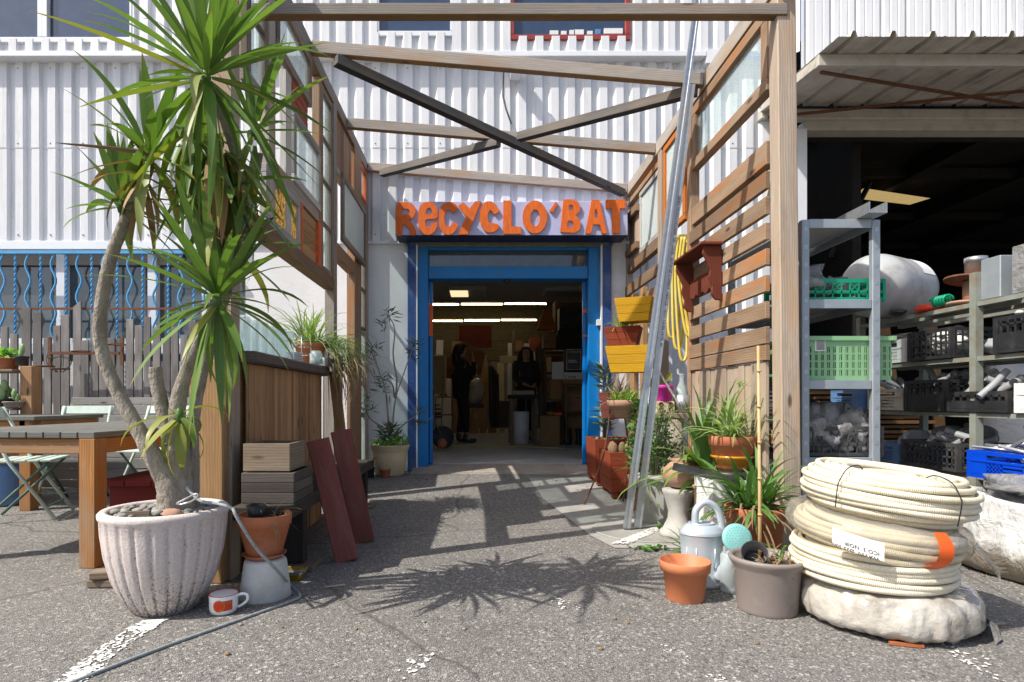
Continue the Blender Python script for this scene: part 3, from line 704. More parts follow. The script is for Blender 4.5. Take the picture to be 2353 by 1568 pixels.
for out,hole,smo in LET:
    lp=[[sc(p) for p in (chaikin(out) if smo else out)]]
    if hole:
        for hq in (hole if isinstance(hole[0],list) else [hole]): lp.append([sc(p) for p in (chaikin(hq) if len(hq)<10 else hq)])
    me=cmesh('letter',lp,.02,M['orange'],Matrix.Translation((0,SD-.013,0))@Mx)
    o=obj('letter',me,None,SG); o.location=-SG.location
# ---------------------------------------------------------------- floodlight and cable
FL=thing('floodlight','small grey floodlight on the siding above the sign','floodlight',P(1185,160,6.3))
q=MB(); q.box2(P(1167,168,6.36),P(1203,146,6.2)); obj('housing',q,M['aluminium'],FL,bev=.006)
q=MB(); q.box2(P(1170,164,6.19),P(1200,148,6.198)); obj('lens',q,M['winglass'],FL)
q=MB(); q.box2(P(1172,171.5,6.38),P(1196,168.3,6.24)); obj('bracket',q,M['white'],FL)
q=MB(); q.tube([P(1162,146,6.4),P(1157,170,6.4),P(1155,220,6.4),P(1162,250,6.4),P(1175,285,6.4)],.008,6); tag(obj('cable',q,M['greyprint']),'thin dark cable hanging on the siding beside the floodlight','cable')
# ---------------------------------------------------------------- hangar with canopy on the right
xh=3.55
HG=thing('hangar_bay','dark open hangar bay with beige steel lintel at the right','building',(5,YF,0))
q=MB(); q.box2((xh-.14,YF-.08,0),(xh+.02,YF+.15,3.83)); obj('corner_post',q,M['white'],HG,bev=.006)
q=MB(); q.box2((3.05,YF-.12,zA(285,YF)),(12,YF-.02,zA(262,YF))); obj('gutter_beam',q,M['beigemetal'],HG,bev=.01)
q=MB(); q.box2((xh,YF-.06,zA(305,YF)),(7.3,YF+.12,zA(283,YF))); q.box2((7.31,YF-.065,zA(305,YF)),(12,YF+.12,zA(283,YF))); obj('lintel',q,M['beigemetal'],HG,bev=.006)
q=MB()
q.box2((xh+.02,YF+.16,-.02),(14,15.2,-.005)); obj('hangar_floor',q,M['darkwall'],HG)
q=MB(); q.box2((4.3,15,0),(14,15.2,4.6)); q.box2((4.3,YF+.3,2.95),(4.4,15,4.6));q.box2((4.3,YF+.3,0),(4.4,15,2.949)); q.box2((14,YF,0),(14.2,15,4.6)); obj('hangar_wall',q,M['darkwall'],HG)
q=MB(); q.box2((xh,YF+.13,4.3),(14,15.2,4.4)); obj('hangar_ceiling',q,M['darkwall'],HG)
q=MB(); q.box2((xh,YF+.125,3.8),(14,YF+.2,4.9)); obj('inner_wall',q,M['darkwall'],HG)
q=MB()
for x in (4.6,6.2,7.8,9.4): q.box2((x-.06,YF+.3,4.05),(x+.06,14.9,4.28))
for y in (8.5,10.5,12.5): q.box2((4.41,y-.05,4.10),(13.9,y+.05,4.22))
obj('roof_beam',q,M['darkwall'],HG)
q=MB(); q.beam((4.2,7.0,2.6),(5.6,8.4,4.0),.05,.05); obj('brace',q,M['tar'],HG)
q=MB(); q.poly([P(1953,455,9.06),P(2090,471,9.38),P(2138,456,9.08),P(1985,433,8.65)]); 
for v in q.v: v.z=4.0
obj('skylight_sheet',q,M['skylight'],HG)
# canopy
CN=thing('canopy','ribbed sheet-metal canopy on rusty steel brackets above the hangar opening','canopy',(5,5.3,3))
yb,yf=YF-.03,5.3; zb,zf=zA(258,YF),zA(140,5.3)
def cz(y): return zb+(zf-zb)*(yb-y)/(yb-yf)
mb=MB(); pr=[(0,0),(.30,0),(.36,1),(.44,1),(.50,0),(.66,.0),(.68,.12),(.72,.12),(.74,0)]; pts=[]; per=.335
k=0; x=3.05
while x<12:
    for a,b in pr: pts.append((3.05+(k+a)*per,b*.05))
    k+=1; x=3.05+k*per
yo=4.98
for x,b in pts: mb.v.append(Vector((x,yo,cz(yo)+b+.05))); mb.v.append(Vector((x,yb,cz(yb)+b+.05)))
for i in range(len(pts)-1): mb.face([2*i,2*i+1,2*i+3,2*i+2])
obj('roof_sheet',mb,M['canopymetal'],CN)
q=MB(); q.box2((3.05,yf-.03,cz(yf)-.06),(12,yf+.03,cz(yf)+.045)); obj('front_beam',q,M['beigemetal'],CN,bev=.005)
for x in (3.07,6.4): 
    q=MB(); q.beam((x,yf+.032,cz(yf)-.01),(x,yb-.08,cz(yb)-.01),.05,.09); obj('side_beam',q,M['beigemetal'],CN,bev=.005)
q=MB(); q.beam((3.12,yf+.06,cz(yf)-.07),(6.35,yb-.1,cz(yb)-.07),.024,.024); q2=MB(); q2.beam((3.12,yb-.1,cz(yb)-.12),(6.35,yf+.06,cz(yf)-.10),.024,.024)
obj('rusty_tie',q,M['rust'],CN); obj('rusty_tie',q2,M['rust'],CN)
q=MB(); q.beam((3.07,yb-.12,2.9),(3.07,5.75,cz(5.75)-.07),.05,.05); obj('strut',q,M['beigemetal'],CN)
# ---------------------------------------------------------------- entrance pergola
PG=thing('entrance_pergola','weathered timber pergola with salvaged-window side screens leading to the doorway','pergola',(.2,4.8,0))
ZT_L,ZT_R=3.456,3.222
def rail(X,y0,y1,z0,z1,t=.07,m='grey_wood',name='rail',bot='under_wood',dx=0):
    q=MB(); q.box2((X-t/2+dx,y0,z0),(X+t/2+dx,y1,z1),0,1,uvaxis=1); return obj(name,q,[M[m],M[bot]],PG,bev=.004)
def post(X,y0,y1,z0,z1,t=.07,m='grey_wood',name='post',dx=0,lean=0):
    q=MB(); q.box2((X-t/2+dx,y0,z0),(X+t/2+dx,y1,z1),uvaxis=2); return obj(name,q,M[m],PG,bev=.004)
def win(X,y0,y1,z0,z1,fw=.05,fm='old_frame',pm_='pane_milk',mull=(),t=.04,dx=0,name='salvaged_window',mg=.025):
    q=MB(); x0,x1=X-t/2+dx,X+t/2+dx
    q.box2((x0,y0,z0),(x1,y1,z0+fw),uvaxis=1); q.box2((x0,y0,z1-fw),(x1,y1,z1),uvaxis=1)
    q.box2((x0+.001,y0,z0+fw+.0005),(x1-.001,y0+fw,z1-fw-.0005),uvaxis=2); q.box2((x0+.001,y1-fw,z0+fw+.0005),(x1-.001,y1,z1-fw-.0005),uvaxis=2)
    for z in mull: q.box2((x0+.006,y0+fw+.0005,z-mg/2),(x1-.006,y1-fw-.0005,z+mg/2),uvaxis=1)
    w=obj(name,q,M[fm],PG,bev=.003)
    zs=[z0+fw]+list(mull)+[z1-fw]
    for a,b in zip(zs[:-1],zs[1:]):
        g=MB(); aa=a+(mg/2 if a in mull else 0); bb=b-(mg/2 if b in mull else 0)
        g.box2((X-.003+dx,y0+fw-.004,aa),(X+.003+dx,y1-fw+.004,bb)); obj('pane',g,M[pm_],w)
    return w
def boards(X,y0,y1,z0,z1,n,m,vertical=True,t=.022,gap=.006,dx=0,name='board',jit=0):
    for i in range(n):
        q=MB(); a=i/n; b=(i+1)/n; j=RND.uniform(-jit,jit)
        if vertical: q.box2((X-t/2+dx+j,y0+(y1-y0)*a+gap/2,z0),(X+t/2+dx+j,y0+(y1-y0)*b-gap/2,z1),uvaxis=2)
        else: q.box2((X-t/2+dx+j,y0,z0+(z1-z0)*a+gap/2),(X+t/2+dx+j,y1,z0+(z1-z0)*b-gap/2),uvaxis=1)
        obj(name,q,M[m],PG,bev=.002)
# -- left screen
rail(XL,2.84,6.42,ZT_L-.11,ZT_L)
post(XL,2.83,2.93,0,ZT_L-.112,.10,'pale_wood',dx=0)
q=MB(); q.box2((XL-.13,2.78,0),(XL+.03,2.829,1.06),uvaxis=2); obj('post_board',q,M['post_wood'],PG,bev=.006)
post(XL,dL(757),dL(764),0.01,ZT_L-.112,.08)
post(XL,dL(806),dL(822),.05,ZT_L-.112,.08,'warm_wood')
post(XL,dL(837),dL(846),.05,ZT_L-.112,.06)
post(XL,dL(607),dL(622),1.88,ZT_L-.112,.06)
win(XL,dL(555),dL(606),2.55,3.33,.06,'dark_frame','pane_clear',(2.95,),dx=.01)
win(XL,dL(622.5),dL(705),2.98,3.34,.055,'dark_frame','pane_milk',dx=.02)
boards(XL,dL(663),dL(700),2.79,2.975,3,'redslat',False,dx=.012)
post(XL,dL(650),dL(662),1.9,2.97,.045,'old_frame')
win(XL,dL(665),dL(727),2.31,2.785,.05,'old_frame','pane_milk',dx=.015)
rail(XL,dL(606),dL(730),2.225,2.305,.05)
win(XL,dL(600),dL(680.5),1.885,2.222,.05,'old_frame','pane_amber',dx=.012)
for a,b in ((681,685),(722,728)):
    post(XL,dL(a),dL(b),1.885,2.222,.05,'orange_frame','orange_stile',dx=.012)
for z in (1.90,1.985,2.07,2.15):
    q=MB(); q.box2((XL-.012,dL(685.2),z),(XL+.012,dL(721.8),z+.068),uvaxis=1); obj('slat',q,M['slat_wood'],PG,bev=.002)
rail(XL,2.935,dL(756.5),1.79,1.88,.09,'warm_wood')
post(XL,dL(725.5),dL(731),1.885,3.34,.06,'warm_wood')
win(XL,dL(731.5),dL(756),1.885,3.32,.04,'dark_frame','pane_clear',(2.27,2.61,2.94),dx=.01)
rail(XL,dL(764.5),dL(805),2.82,2.875,.06)
boards(XL,dL(766),dL(805),2.88,3.335,6,'warm_wood',True,dx=.0)
win(XL,dL(765),dL(821),2.235,2.815,.055,'dark_frame','pane_frost',dx=.075,t=.03)
rail(XL,dL(764.5),dL(805.5),2.10,2.215,.08,'warm_wood')
win(XL,dL(823),dL(836.5),2.98,3.33,.035,'orange_frame','pane_clear',dx=.01)
rail(XL,dL(823),dL(836.5),2.82,2.97,.05)
win(XL,dL(823),dL(836.5),1.62,2.81,.03,'dark_frame','pane_clear',(2.05,),dx=.0)
win(XL,dL(823),dL(836.5),.12,1.61,.04,'old_frame','pane_clear',(1.35,1.05,.72),dx=.0,mg=.05)
# grey planks closing the screen behind the counter's far end
boards(XL,dL(766),dL(804),.06,1.30,7,'fence_wood',True,dx=-.08,jit=.004)
# -- right screen
rail(XR,3.12,6.42,ZT_R-.12,ZT_R,.075)
q=MB(); q.beam((XR+.06,3.25,0),(XR+.015,3.25,4.2),.105,.10,up=(0,1,0)); obj('post',q,M['pale_wood'],PG,bev=.006)
post(XR,dR(1597),dR(1589),0,ZT_R-.122,.07,'warm_wood')
post(XR,dR(1528),dR(1520),0.03,ZT_R-.122,.07,'pale_wood')
post(XR,dR(1447),dR(1440),.05,ZT_R-.122,.07,'grey_wood')
Y0,Y1=3.31,dR(1598)
win(XR,Y0,Y1,2.62,3.095,.07,'warm_wood','pane_clear',t=.06)
rail(XR,Y0,Y1,2.20,2.335,.06,'warm_wood')
def s415(y): return H+(922-y)/415
for a,b in ((386,427),(445,487),(506,546),(567,605),(628,667),(689,729),(750,790),(792,828)):
    q=MB(); z0,z1=s415(b),s415(a); j=RND.uniform(-.004,.004)
    q.box2((XR-.045,Y0-.02,z0+j),(XR-.018,Y1+.01,z1+j),uvaxis=1); obj('slat',q,[M['warm_wood']],PG,bev=.003)
n=13
for i in range(n):
    a=Y0+(Y1-Y0)*i/n; b=Y0+(Y1-Y0)*(i+1)/n; q=MB(); j=RND.uniform(-.006,.006)
    q.box2((XR-.03+j,a+.004,.0),(XR-.006+j,b-.004,s415(829)),uvaxis=2); obj('vertical_board',q,M['pale_wood'],PG,bev=.003)
rail(XR,Y0,Y1,.62,.70,.03,'warm_wood',dx=.02)
win(XR,dR(1581),dR(1531),2.30,3.09,.05,'orange_wood','pane_frost',dx=-.01)
win(XR,dR(1519),dR(1473),2.36,2.98,.05,'old_frame','pane_frost',dx=.0)
rail(XR,dR(1519.5),dR(1448),2.985,3.04,.06,'warm_wood')
boards(XR,dR(1472),dR(1448),2.36,2.90,3,'pale_wood',True,dx=0)
for z in (2.80,2.42):
    q=MB(); q.box2((XR-.06,dR(1474),z),(XR-.012,dR(1449),z+.07),uvaxis=1); obj('batten',q,M['warm_wood'],PG,bev=.003)
rail(XR,dR(1519.5),dR(1448),2.25,2.35,.06,'warm_wood')
for z in (2.0,1.80,1.62):
    q=MB(); q.box2((XR-.05,dR(1519.5),z),(XR-.02,dR(1447),z+.11),uvaxis=1); obj('slat',q,M['warm_wood'],PG,bev=.003)
post(XR,dR(1478),dR(1468),.05,1.95,.05,'post_wood',dx=-.07)
post(XR,dR(1500),dR(1493),.04,1.95,.05,'post_wood',dx=-.07)
rail(XR,dR(1588),dR(1529),1.9,2.0,.05,'warm_wood')
# -- overhead rafters, front beam and the diagonal braces
def zr(x): return ZT_L+(ZT_R-ZT_L)*(x-XL)/(XR-XL)
for d in (4.23,5.38,6.38):
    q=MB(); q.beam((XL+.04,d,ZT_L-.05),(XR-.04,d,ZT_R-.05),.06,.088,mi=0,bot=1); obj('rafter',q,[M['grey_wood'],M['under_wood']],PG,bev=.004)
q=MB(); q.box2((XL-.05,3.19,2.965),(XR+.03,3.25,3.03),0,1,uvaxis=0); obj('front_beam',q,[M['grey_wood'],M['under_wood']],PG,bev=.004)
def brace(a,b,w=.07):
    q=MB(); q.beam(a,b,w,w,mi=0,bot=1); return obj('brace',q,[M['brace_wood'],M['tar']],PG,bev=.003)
A0=P(771,112,4.20); A1=P(1432,436,6.30); B0=P(1600,184,4.22); C0=P(877,386,6.30)
A0.z=zr(A0.x)-.135; A1.z=zr(A1.x)-.135; B0.z=zr(B0.x)-.132; C0.z=zr(C0.x)-.132
brace(A0,A1)
def cross(a,b,c,d):
    # parameter on c-d where it crosses a-b in plan
    r=b-a; s=d-c; den=r.x*s.y-r.y*s.x; return ((c.x-a.x)*r.y-(c.y-a.y)*r.x)/den
t=cross(A0,A1,B0,C0); D=C0-B0; L=D.length
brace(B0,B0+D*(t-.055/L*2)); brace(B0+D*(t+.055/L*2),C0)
# ---------------------------------------------------------------- bar counter on the left
CT=thing('bar_counter','wooden bar counter clad in vertical brown boards under the left window screen','counter',(-1.4,3.7,0))
q=MB(); q.box2((-1.40,2.90,1.055),(-1.10,4.30,1.115),uvaxis=1); obj('counter_top',q,M['crate_dark'],CT,bev=.01)
q=MB(); pts=[(-1.10,4.303,1.055),(-1.10,4.34,1.055),(-1.13,4.45,1.055),(-1.2,4.52,1.055),(-1.40,4.55,1.055),(-1.40,4.303,1.055)]; q.prism(pts[::-1],(0,0,.06)); obj('counter_top_end',q,M['crate_dark'],CT,bev=.008)
y=2.95; k=0
while y<4.46:
    w=RND.choice((.062,.07,.078)); q=MB(); j=RND.uniform(-.006,.006)
    x=-1.15+j-(0 if y<4.25 else (y-4.25)*.35)
    q.box2((x-.022,y+.003,.01),(x,y+w-.003,1.054),uvaxis=2); obj('cladding_board',q,M['slat_wood'],CT,bev=.003); y+=w
q=MB(); q.box2((-1.37,2.95,.005),(-1.20,4.4,1.053)); obj('carcass',q,M['slat_wood'],CT)
tag(obj('leaning_board',MB().beam((-.98,4.42,.12),(-1.085,4.40,1.09),.075,.03,up=(0,1,0)),M['slat_wood'],bev=.003),'narrow brown board leaning on the far end of the bar counter','board')
# glass bricks, plates, jars on the counter
k=0
for i in range(7):
    y=3.05+i*.13; x=-1.30+.006*i; q=MB(); q.box((x,y,1.117+.105),(.10,.10,.21),Matrix.Rotation(.1*i,3,'Z'))
    tag(obj('glass_vase',q,M['bottle'],bev=.012),('nearest','second','third','fourth','fifth','sixth','farthest')[i]+' of the tall square glass vases in a row on the bar counter','vase','glass vases on the counter')
pl=thing('plate_stack','stack of pale plates beside the glass vases on the counter','plates',(-1.25,3.92,1.117))
for i in range(7):
    q=MB(); q.lathe([(.0001,.0),(.05,.0),(.075,.006),(.074,.009),(.05,.004),(.0001,.004)],(-1.25+RND.uniform(-.004,.004),3.92,1.117+i*.0105),24); obj('plate',q,M['porcelain'],pl)
WR=thing('wire_rack','thin wire dish rack standing on the bar counter','dish rack',(-1.42,4.05,1.116))
for z in (1.13,1.19,1.25,1.30):
    q=MB(); q.tube([(-1.38,4.2,z),(-1.2,4.2,z),(-1.2,3.98,z),(-1.38,3.98,z)],.003,5,closed=True); obj('wire',q,M['galv'],WR)
for x,y in ((-1.38,4.2),(-1.2,4.2),(-1.2,3.98),(-1.38,3.98)):
    q=MB(); q.tube([(x,y,1.117),(x,y,1.302)],.003,5); obj('upright',q,M['galv'],WR)
def jar(x,y,z,r,h,label):
    t=thing('glass_jar',label,'jar',(x,y,z)); q=MB(); q.lathe([(r*.9,.0),(r,.006),(r,h*.8),(r*.85,h*.86),(r*.85,h),(r*.78,h),(r*.78,h*.86),(r*.92,h*.78),(r*.92,.01),(.0001,.01)],(x,y,z),20); obj('glass',q,M['bottle'],t)
    q=MB(); q.lathe([(.0001,.011),(r*.9,.011),(r*.9,h*.45),(.0001,h*.45)],(x,y,z),16); obj('contents',q,M['whitepl'],t)
jar(-1.14,4.12,1.117,.045,.10,'clear lidless jar with white contents at the counter edge')
for i,(x,y,h,l) in enumerate(((-1.13,4.25,.06,'low white block at the counter edge'),(-1.14,4.36,.11,'tall white candle block at the counter edge'),(-1.135,4.43,.07,'small white block nearest the counter end'))):
    q=MB(); q.box((x,y,1.118+h/2),(.05,.06,h)); tag(obj('candle_block',q,M['porcelain'],bev=.004),l,'candle block')
# ---------------------------------------------------------------- pots
def potprof(rt,rb,h,rim=.03,th=.010,lip=.006,soil=None):
    s=soil if soil is not None else h-rim*.8
    k=lambda z: rb+(rt-lip-rb)*z/(h-rim)
    return [(rb,0),(rb+.002,.002),(k(h-rim),h-rim),(rt,h-rim+.003),(rt+.002,h-.003),(rt-.001,h),(rt-th,h),(rt-th-.001,h-.003),(rt-th-.006,s),(.0001,s+.004)]
def make_pot(name,label,cat,loc,rt,rb,h,m,rim=.03,n=32,soil=None,soilm='soil',group=None):
    t=thing(name,label,cat,loc,0,group); pr=potprof(rt,rb,h,rim,soil=soil)
    q=MB(); q.lathe(pr,(0,0,0),n,mis=[0]*(len(pr)-2)+[1]); obj('pot',q,[M[m],M[soilm]],t,world=False); return t
def tuft(n,L,w,el=(.5,1.3),droop=1.4,r=.02,seed=1,m='spider',bm=None,z=0,cx=0,cy=0,azr=(0,2*pi),var=.35):
    rn=random.Random(seed); q=MB()
    for i in range(n):
        az=rn.uniform(*azr); e=rn.uniform(*el); q.strip((cx+rn.uniform(-r,r),cy+rn.uniform(-r,r),z),az,e,L*rn.uniform(1-var,1+var*.4),w*rn.uniform(.7,1.2),droop*rn.uniform(.6,1.3),6,bend=rn.uniform(-.5,.5),twist=rn.uniform(-.5,.5))
    return q
# grassy pot on the counter's far end
T=make_pot('grass_pot','terracotta pot of arching grass on the far end of the bar counter','potted plant',(-1.17,4.33,1.118),.115,.08,.17,'terra_pl')
T.location=(-1.24,4.33,1.118)
obj('foliage',tuft(170,.40,.011,(.1,1.35),1.9,.06,3,z=.16),M['spider'],T,world=False)
obj('hanging_foliage',tuft(120,.42,.010,(-.2,.7),3.0,.05,4,z=.15,cx=.10,cy=.06,azr=(-1.0,1.2)),M['spider'],T,world=False)
obj('dry_foliage',tuft(110,.50,.009,(-.6,.4),2.6,.06,5,z=.05,cx=.14,cy=.10,azr=(-1.3,1.3)),M['dry'],T,world=False)
# big fluted planter with the yucca
PX,PY=-1.315,2.47
T=thing('fluted_planter','large white fluted stone-finish planter holding the yucca','planter',(PX,PY,0))
def m_fluted():
    m,n,b=newmat('speckled white planter'); co=coords(n,'Object')
    c=mix(n,ramp(n,noise(n,co,90,3),[(.3,0),(.7,1)]),(.64,.565,.53),(.52,.455,.42))
    sp=N(n,'ShaderNodeSeparateXYZ'); n.links.new(co,sp.inputs[0])
    uv=coords(n,'UV'); su=N(n,'ShaderNodeSeparateXYZ'); n.links.new(uv,su.inputs[0])
    gr=ramp(n,su.outputs[2],[(0,0),(1,0)])
    # soot: spatters rising from the foot, and in the grooves (real dirt, shape of its own)
    h=ramp(n,sp.outputs[2],[(.0,.27),(.08,.14),(.2,.03),(.3,0)])
    nz=noise(n,co,130,2,.6); nb=noise(n,co,7,3)
    a=N(n,'ShaderNodeMath',operation='ADD'); n.links.new(h,a.inputs[0]); n.links.new(nz,a.inputs[1])
    a2=N(n,'ShaderNodeMath',operation='MULTIPLY_ADD'); n.links.new(nb,a2.inputs[0]); a2.inputs[1].default_value=.25; n.links.new(a.outputs[0],a2.inputs[2])
    at=N(n,'ShaderNodeAttribute'); at.attribute_name='groove'
    a3=N(n,'ShaderNodeMath',operation='MULTIPLY_ADD'); n.links.new(at.outputs['Fac'],a3.inputs[0]); a3.inputs[1].default_value=.15; n.links.new(a2.outputs[0],a3.inputs[2])
    c=mix(n,ramp(n,a3.outputs[0],[(.80,0),(.95,.8)]),c,(.11,.095,.08))
    n.links.new(c,b.inputs['Base Color']); b.inputs['Roughness'].default_value=.85
    bump(n,b,nz,.5,.004); return m
q=MB(); nseg=216; prof=[(.118,0),(.13,.01),(.165,.06),(.20,.14),(.225,.24),(.237,.33),(.24,.385),(.246,.395),(.247,.41),(.238,.42),(.225,.422),(.213,.418),(.209,.408),(.207,.400),(.0001,.402)]
grv=[]
for i,(r,z) in enumerate(prof):
    for k in range(nseg):
        a=2*pi*k/nseg; g=1 if (k%9==0 and 1<=i<=6) else (.45 if (k%9 in (1,8) and 1<=i<=6) else 0)
        rr=r-(.009*g if i<6 else .004*g); q.v.append(Vector((rr*cos(a),rr*sin(a),z))); grv.append(float(g))
for i in range(len(prof)-1):
    for k in range(nseg):
        k2=(k+1)%nseg; q.face([i*nseg+k,i*nseg+k2,(i+1)*nseg+k2,(i+1)*nseg+k],None,1 if i==len(prof)-2 else 0,True)
o=obj('bowl',q,[m_fluted(),M['soil']],T,world=False)
at=o.data.attributes.new('groove','FLOAT','POINT'); at.data.foreach_set('value',grv)
rn=random.Random(5)
pebm=[]
for k in range(4):
    q=MB(); q.blob((0,0,0),(.022,.016,.010),.25,1.5,10,6,k); pebm.append(q.mesh('pebble',M['stone']))
for k in range(95):
    a=rn.uniform(0,2*pi); r=.195*sqrt(rn.random()); o=bpy.data.objects.new('pebble',pebm[k%4]); C.objects.link(o); o.parent=T
    o.location=(r*cos(a),r*sin(a),.405+rn.random()*.012); o.rotation_euler=(rn.uniform(-.3,.3),rn.uniform(-.3,.3),rn.uniform(0,6)); s=rn.uniform(.6,1.3); o.scale=(s,s,s)
q=MB(); q.box((-.02,-.165,.424),(.085,.022,.02),Matrix.Rotation(.2,3,'Z')); obj('wood_offcut',q,M['crate_wood'],T,world=False)
q=MB(); q.blob((.10,-.14,.420),(.04,.028,.02),.2,2,12,8,3); obj('sandstone',q,M['clay'],T,world=False)
# ---- yucca
YU=thing('yucca_tree','multi-stemmed yucca with bent grey trunks and spiky green crowns growing in the fluted planter','yucca tree',(PX,PY,.36))
def trunk(pts,rad,mat='bark',n=12,name='trunk'):
    q=MB(); V=[Vector(p) for p in pts]; P2=[];R2=[]
    for i in range(len(V)-1):
        a,b,c,d=V[max(i-1,0)],V[i],V[i+1],V[min(i+2,len(V)-1)]
        for k in range(10):
            t=k/10; P2.append(.5*((2*b)+(c-a)*t+(2*a-5*b+4*c-d)*t*t+(3*b-a-3*c+d)*t**3)); R2.append((rad[i]*(1-t)+rad[i+1]*t)*(1+.05*mnoise.noise(P2[-1]*14)+ .03*((len(P2)%3)-1)))
    P2.append(V[-1]); R2.append(rad[-1]); q.tube(P2,R2,n); return obj(name,q,M[mat],YU)
dY=2.45
trunk([P(398,1185,2.44),P(385,1110,2.42),P(330,1010,2.40),P(265,890,2.38),P(233,800,2.36),P(231,720,2.34),P(250,610,2.32),P(283,520,2.30),P(318,450,2.28),P(345,380,2.26)],[.066,.048,.032,.027,.025,.025,.024,.023,.022,.018])
trunk([P(405,1190,2.46),P(408,1100,2.46),P(405,1000,2.45),P(408,930,2.44),P(430,850,2.42),P(470,760,2.36),P(500,690,2.30)],[.078,.058,.044,.034,.026,.023,.02])
trunk([P(395,1020,2.44),P(378,960,2.43),P(362,890,2.42),P(356,845,2.42)],[.036,.03,.027,.027])
trunk([P(432,1180,2.52),P(440,1080,2.54),P(445,960,2.54),P(480,800,2.52),P(535,620,2.46),P(552,480,2.38),P(548,380,2.28),P(510,260,2.16),P(480,195,2.08)],[.046,.034,.026,.022,.021,.021,.021,.02,.018])
trunk([P(548,540,2.46),P(575,440,2.44),P(592,350,2.40)],[.03,.026,.022])
trunk([P(300,490,2.29),P(285,470,2.28),P(272,440,2.27)],[.022,.018,.014])
LV={}
def yleaf(e,L,dr,w,mat):
    k=(round(e,1),round(L,2),round(dr,1),mat,w)
    if k not in LV:
        q=MB(); q.strip((0,0,0),0,e,L,w,dr,8,.22,twist=RND.uniform(-.25,.25),bend=RND.uniform(-.25,.25)); LV[k]=q.mesh('leaf',M[mat])
    return LV[k]
def crown(ctr,n,L,seed,elr=(-.9,1.45),azr=(0,2*pi),w=.042,mats=('yucca',),name='crown',skew=1.0,stiff=1.0):
    rn=random.Random(seed); ctr=Vector(ctr)
    q=MB(); q.blob(ctr,(.016,.016,.03),.2,3,10,8,seed); c=obj(name,q,M['green'],YU)
    off=rootloc(YU)
    for i in range(n):
        t=((i+.5)/n)**skew
        if elr[1]-elr[0]>2: t=t*.62 if t<.55 else (.341+(t-.55)*1.6 if t<.68 else .549+(t-.68)*1.41)
        e=elr[1]+(elr[0]-elr[1])*t+rn.uniform(-.1,.1); az=azr[0]+(i*2.39996)%(2*pi)/(2*pi)*(azr[1]-azr[0])+rn.uniform(-.15,.15)
        dr=(.25 if e>.9 else .75 if e>.2 else 1.1 if e>-.3 else .8)*stiff*rn.choice((.5,1,1,1.9))
        LL=L*rn.choice((.6,.8,.9,1.0,1.1)); m=rn.choice(mats) if e<0 else mats[0]
        o=bpy.data.objects.new('leaf',yleaf(round(e*3)/3,LL,dr,w,m)); C.objects.link(o); o.parent=c
        o.location=ctr-off+Vector((cos(az)*.02,sin(az)*.02,.035*e)); o.rotation_euler=(rn.uniform(-.08,.08),rn.uniform(-.08,.08),az)
        s=rn.uniform(.92,1.08); o.scale=(s,s*rn.uniform(.85,1.15),s)
    return c
y3=('yucca','yucca','yucca','yucca_y')
crown(P(474,178,2.06),78,.47,1,(-1.4,1.5),mats=y3,w=.033,stiff=.55)
crown(P(500,690,2.26),68,.42,2,(-1.5,1.5),mats=y3,w=.037,stiff=.75)
crown(P(585,305,2.34),28,.33,3,(-1.3,1.4),mats=y3,w=.03,stiff=.6)
crown(P(345,365,2.22),24,.34,4,(-1.0,1.4),mats=('yucca','yucca_d','yucca_d','yucca_y'),w=.042)
crown(P(440,300,2.16),16,.34,11,(-1.5,-.2),mats=('yucca','yucca','yucca_y'),name='skirt',w=.034,stiff=.8)
crown(P(525,430,2.26),24,.36,12,(-1.5,.3),mats=y3,name='skirt',w=.034,stiff=.8)
crown(P(278,475,2.26),30,.27,5,(-.6,1.5),mats=('yucca','yucca','yucca_y'),w=.04,stiff=.5)
crown(P(412,955,2.38),13,.24,6,(-1.4,.4),mats=('yucca_y','yucca_y','yucca'),w=.042,stiff=1.6)
crown(P(540,580,2.50),16,.32,7,(-1.2,1.2),mats=y3,w=.032,stiff=.8)
crown(P(505,330,2.22),26,.40,8,(-1.5,-.7),mats=('yucca','yucca','yucca_y','yucca_d'),name='skirt',w=.036)
crown(P(330,400,2.22),10,.30,9,(-1.5,.2),mats=('yucca_d',),name='skirt',w=.028)
for (a,b,c_,w) in ((P(345,352,2.2),P(240,338,2.12),P(128,328,2.05),.02),(P(350,372,2.2),P(310,330,2.15),P(275,295,2.1),.018)):
    q=MB(); V=curve([a,b,c_],5); n_=len(V)
    for i,v in enumerate(V):
        ww=w*(1-i/(n_-1))**.6; q.v+=[v+Vector((0,.004,ww/2)),v,v+Vector((0,.004,-ww/2))]
    for i in range(n_-1):
        for k in (0,1): q.face([i*3+k,i*3+k+1,i*3+k+4,i*3+k+3],[(i/n_,0),(i/n_,1),((i+1)/n_,1),((i+1)/n_,0)],0,True)
    obj('dead_leaf',q,M['straw_long'],YU)
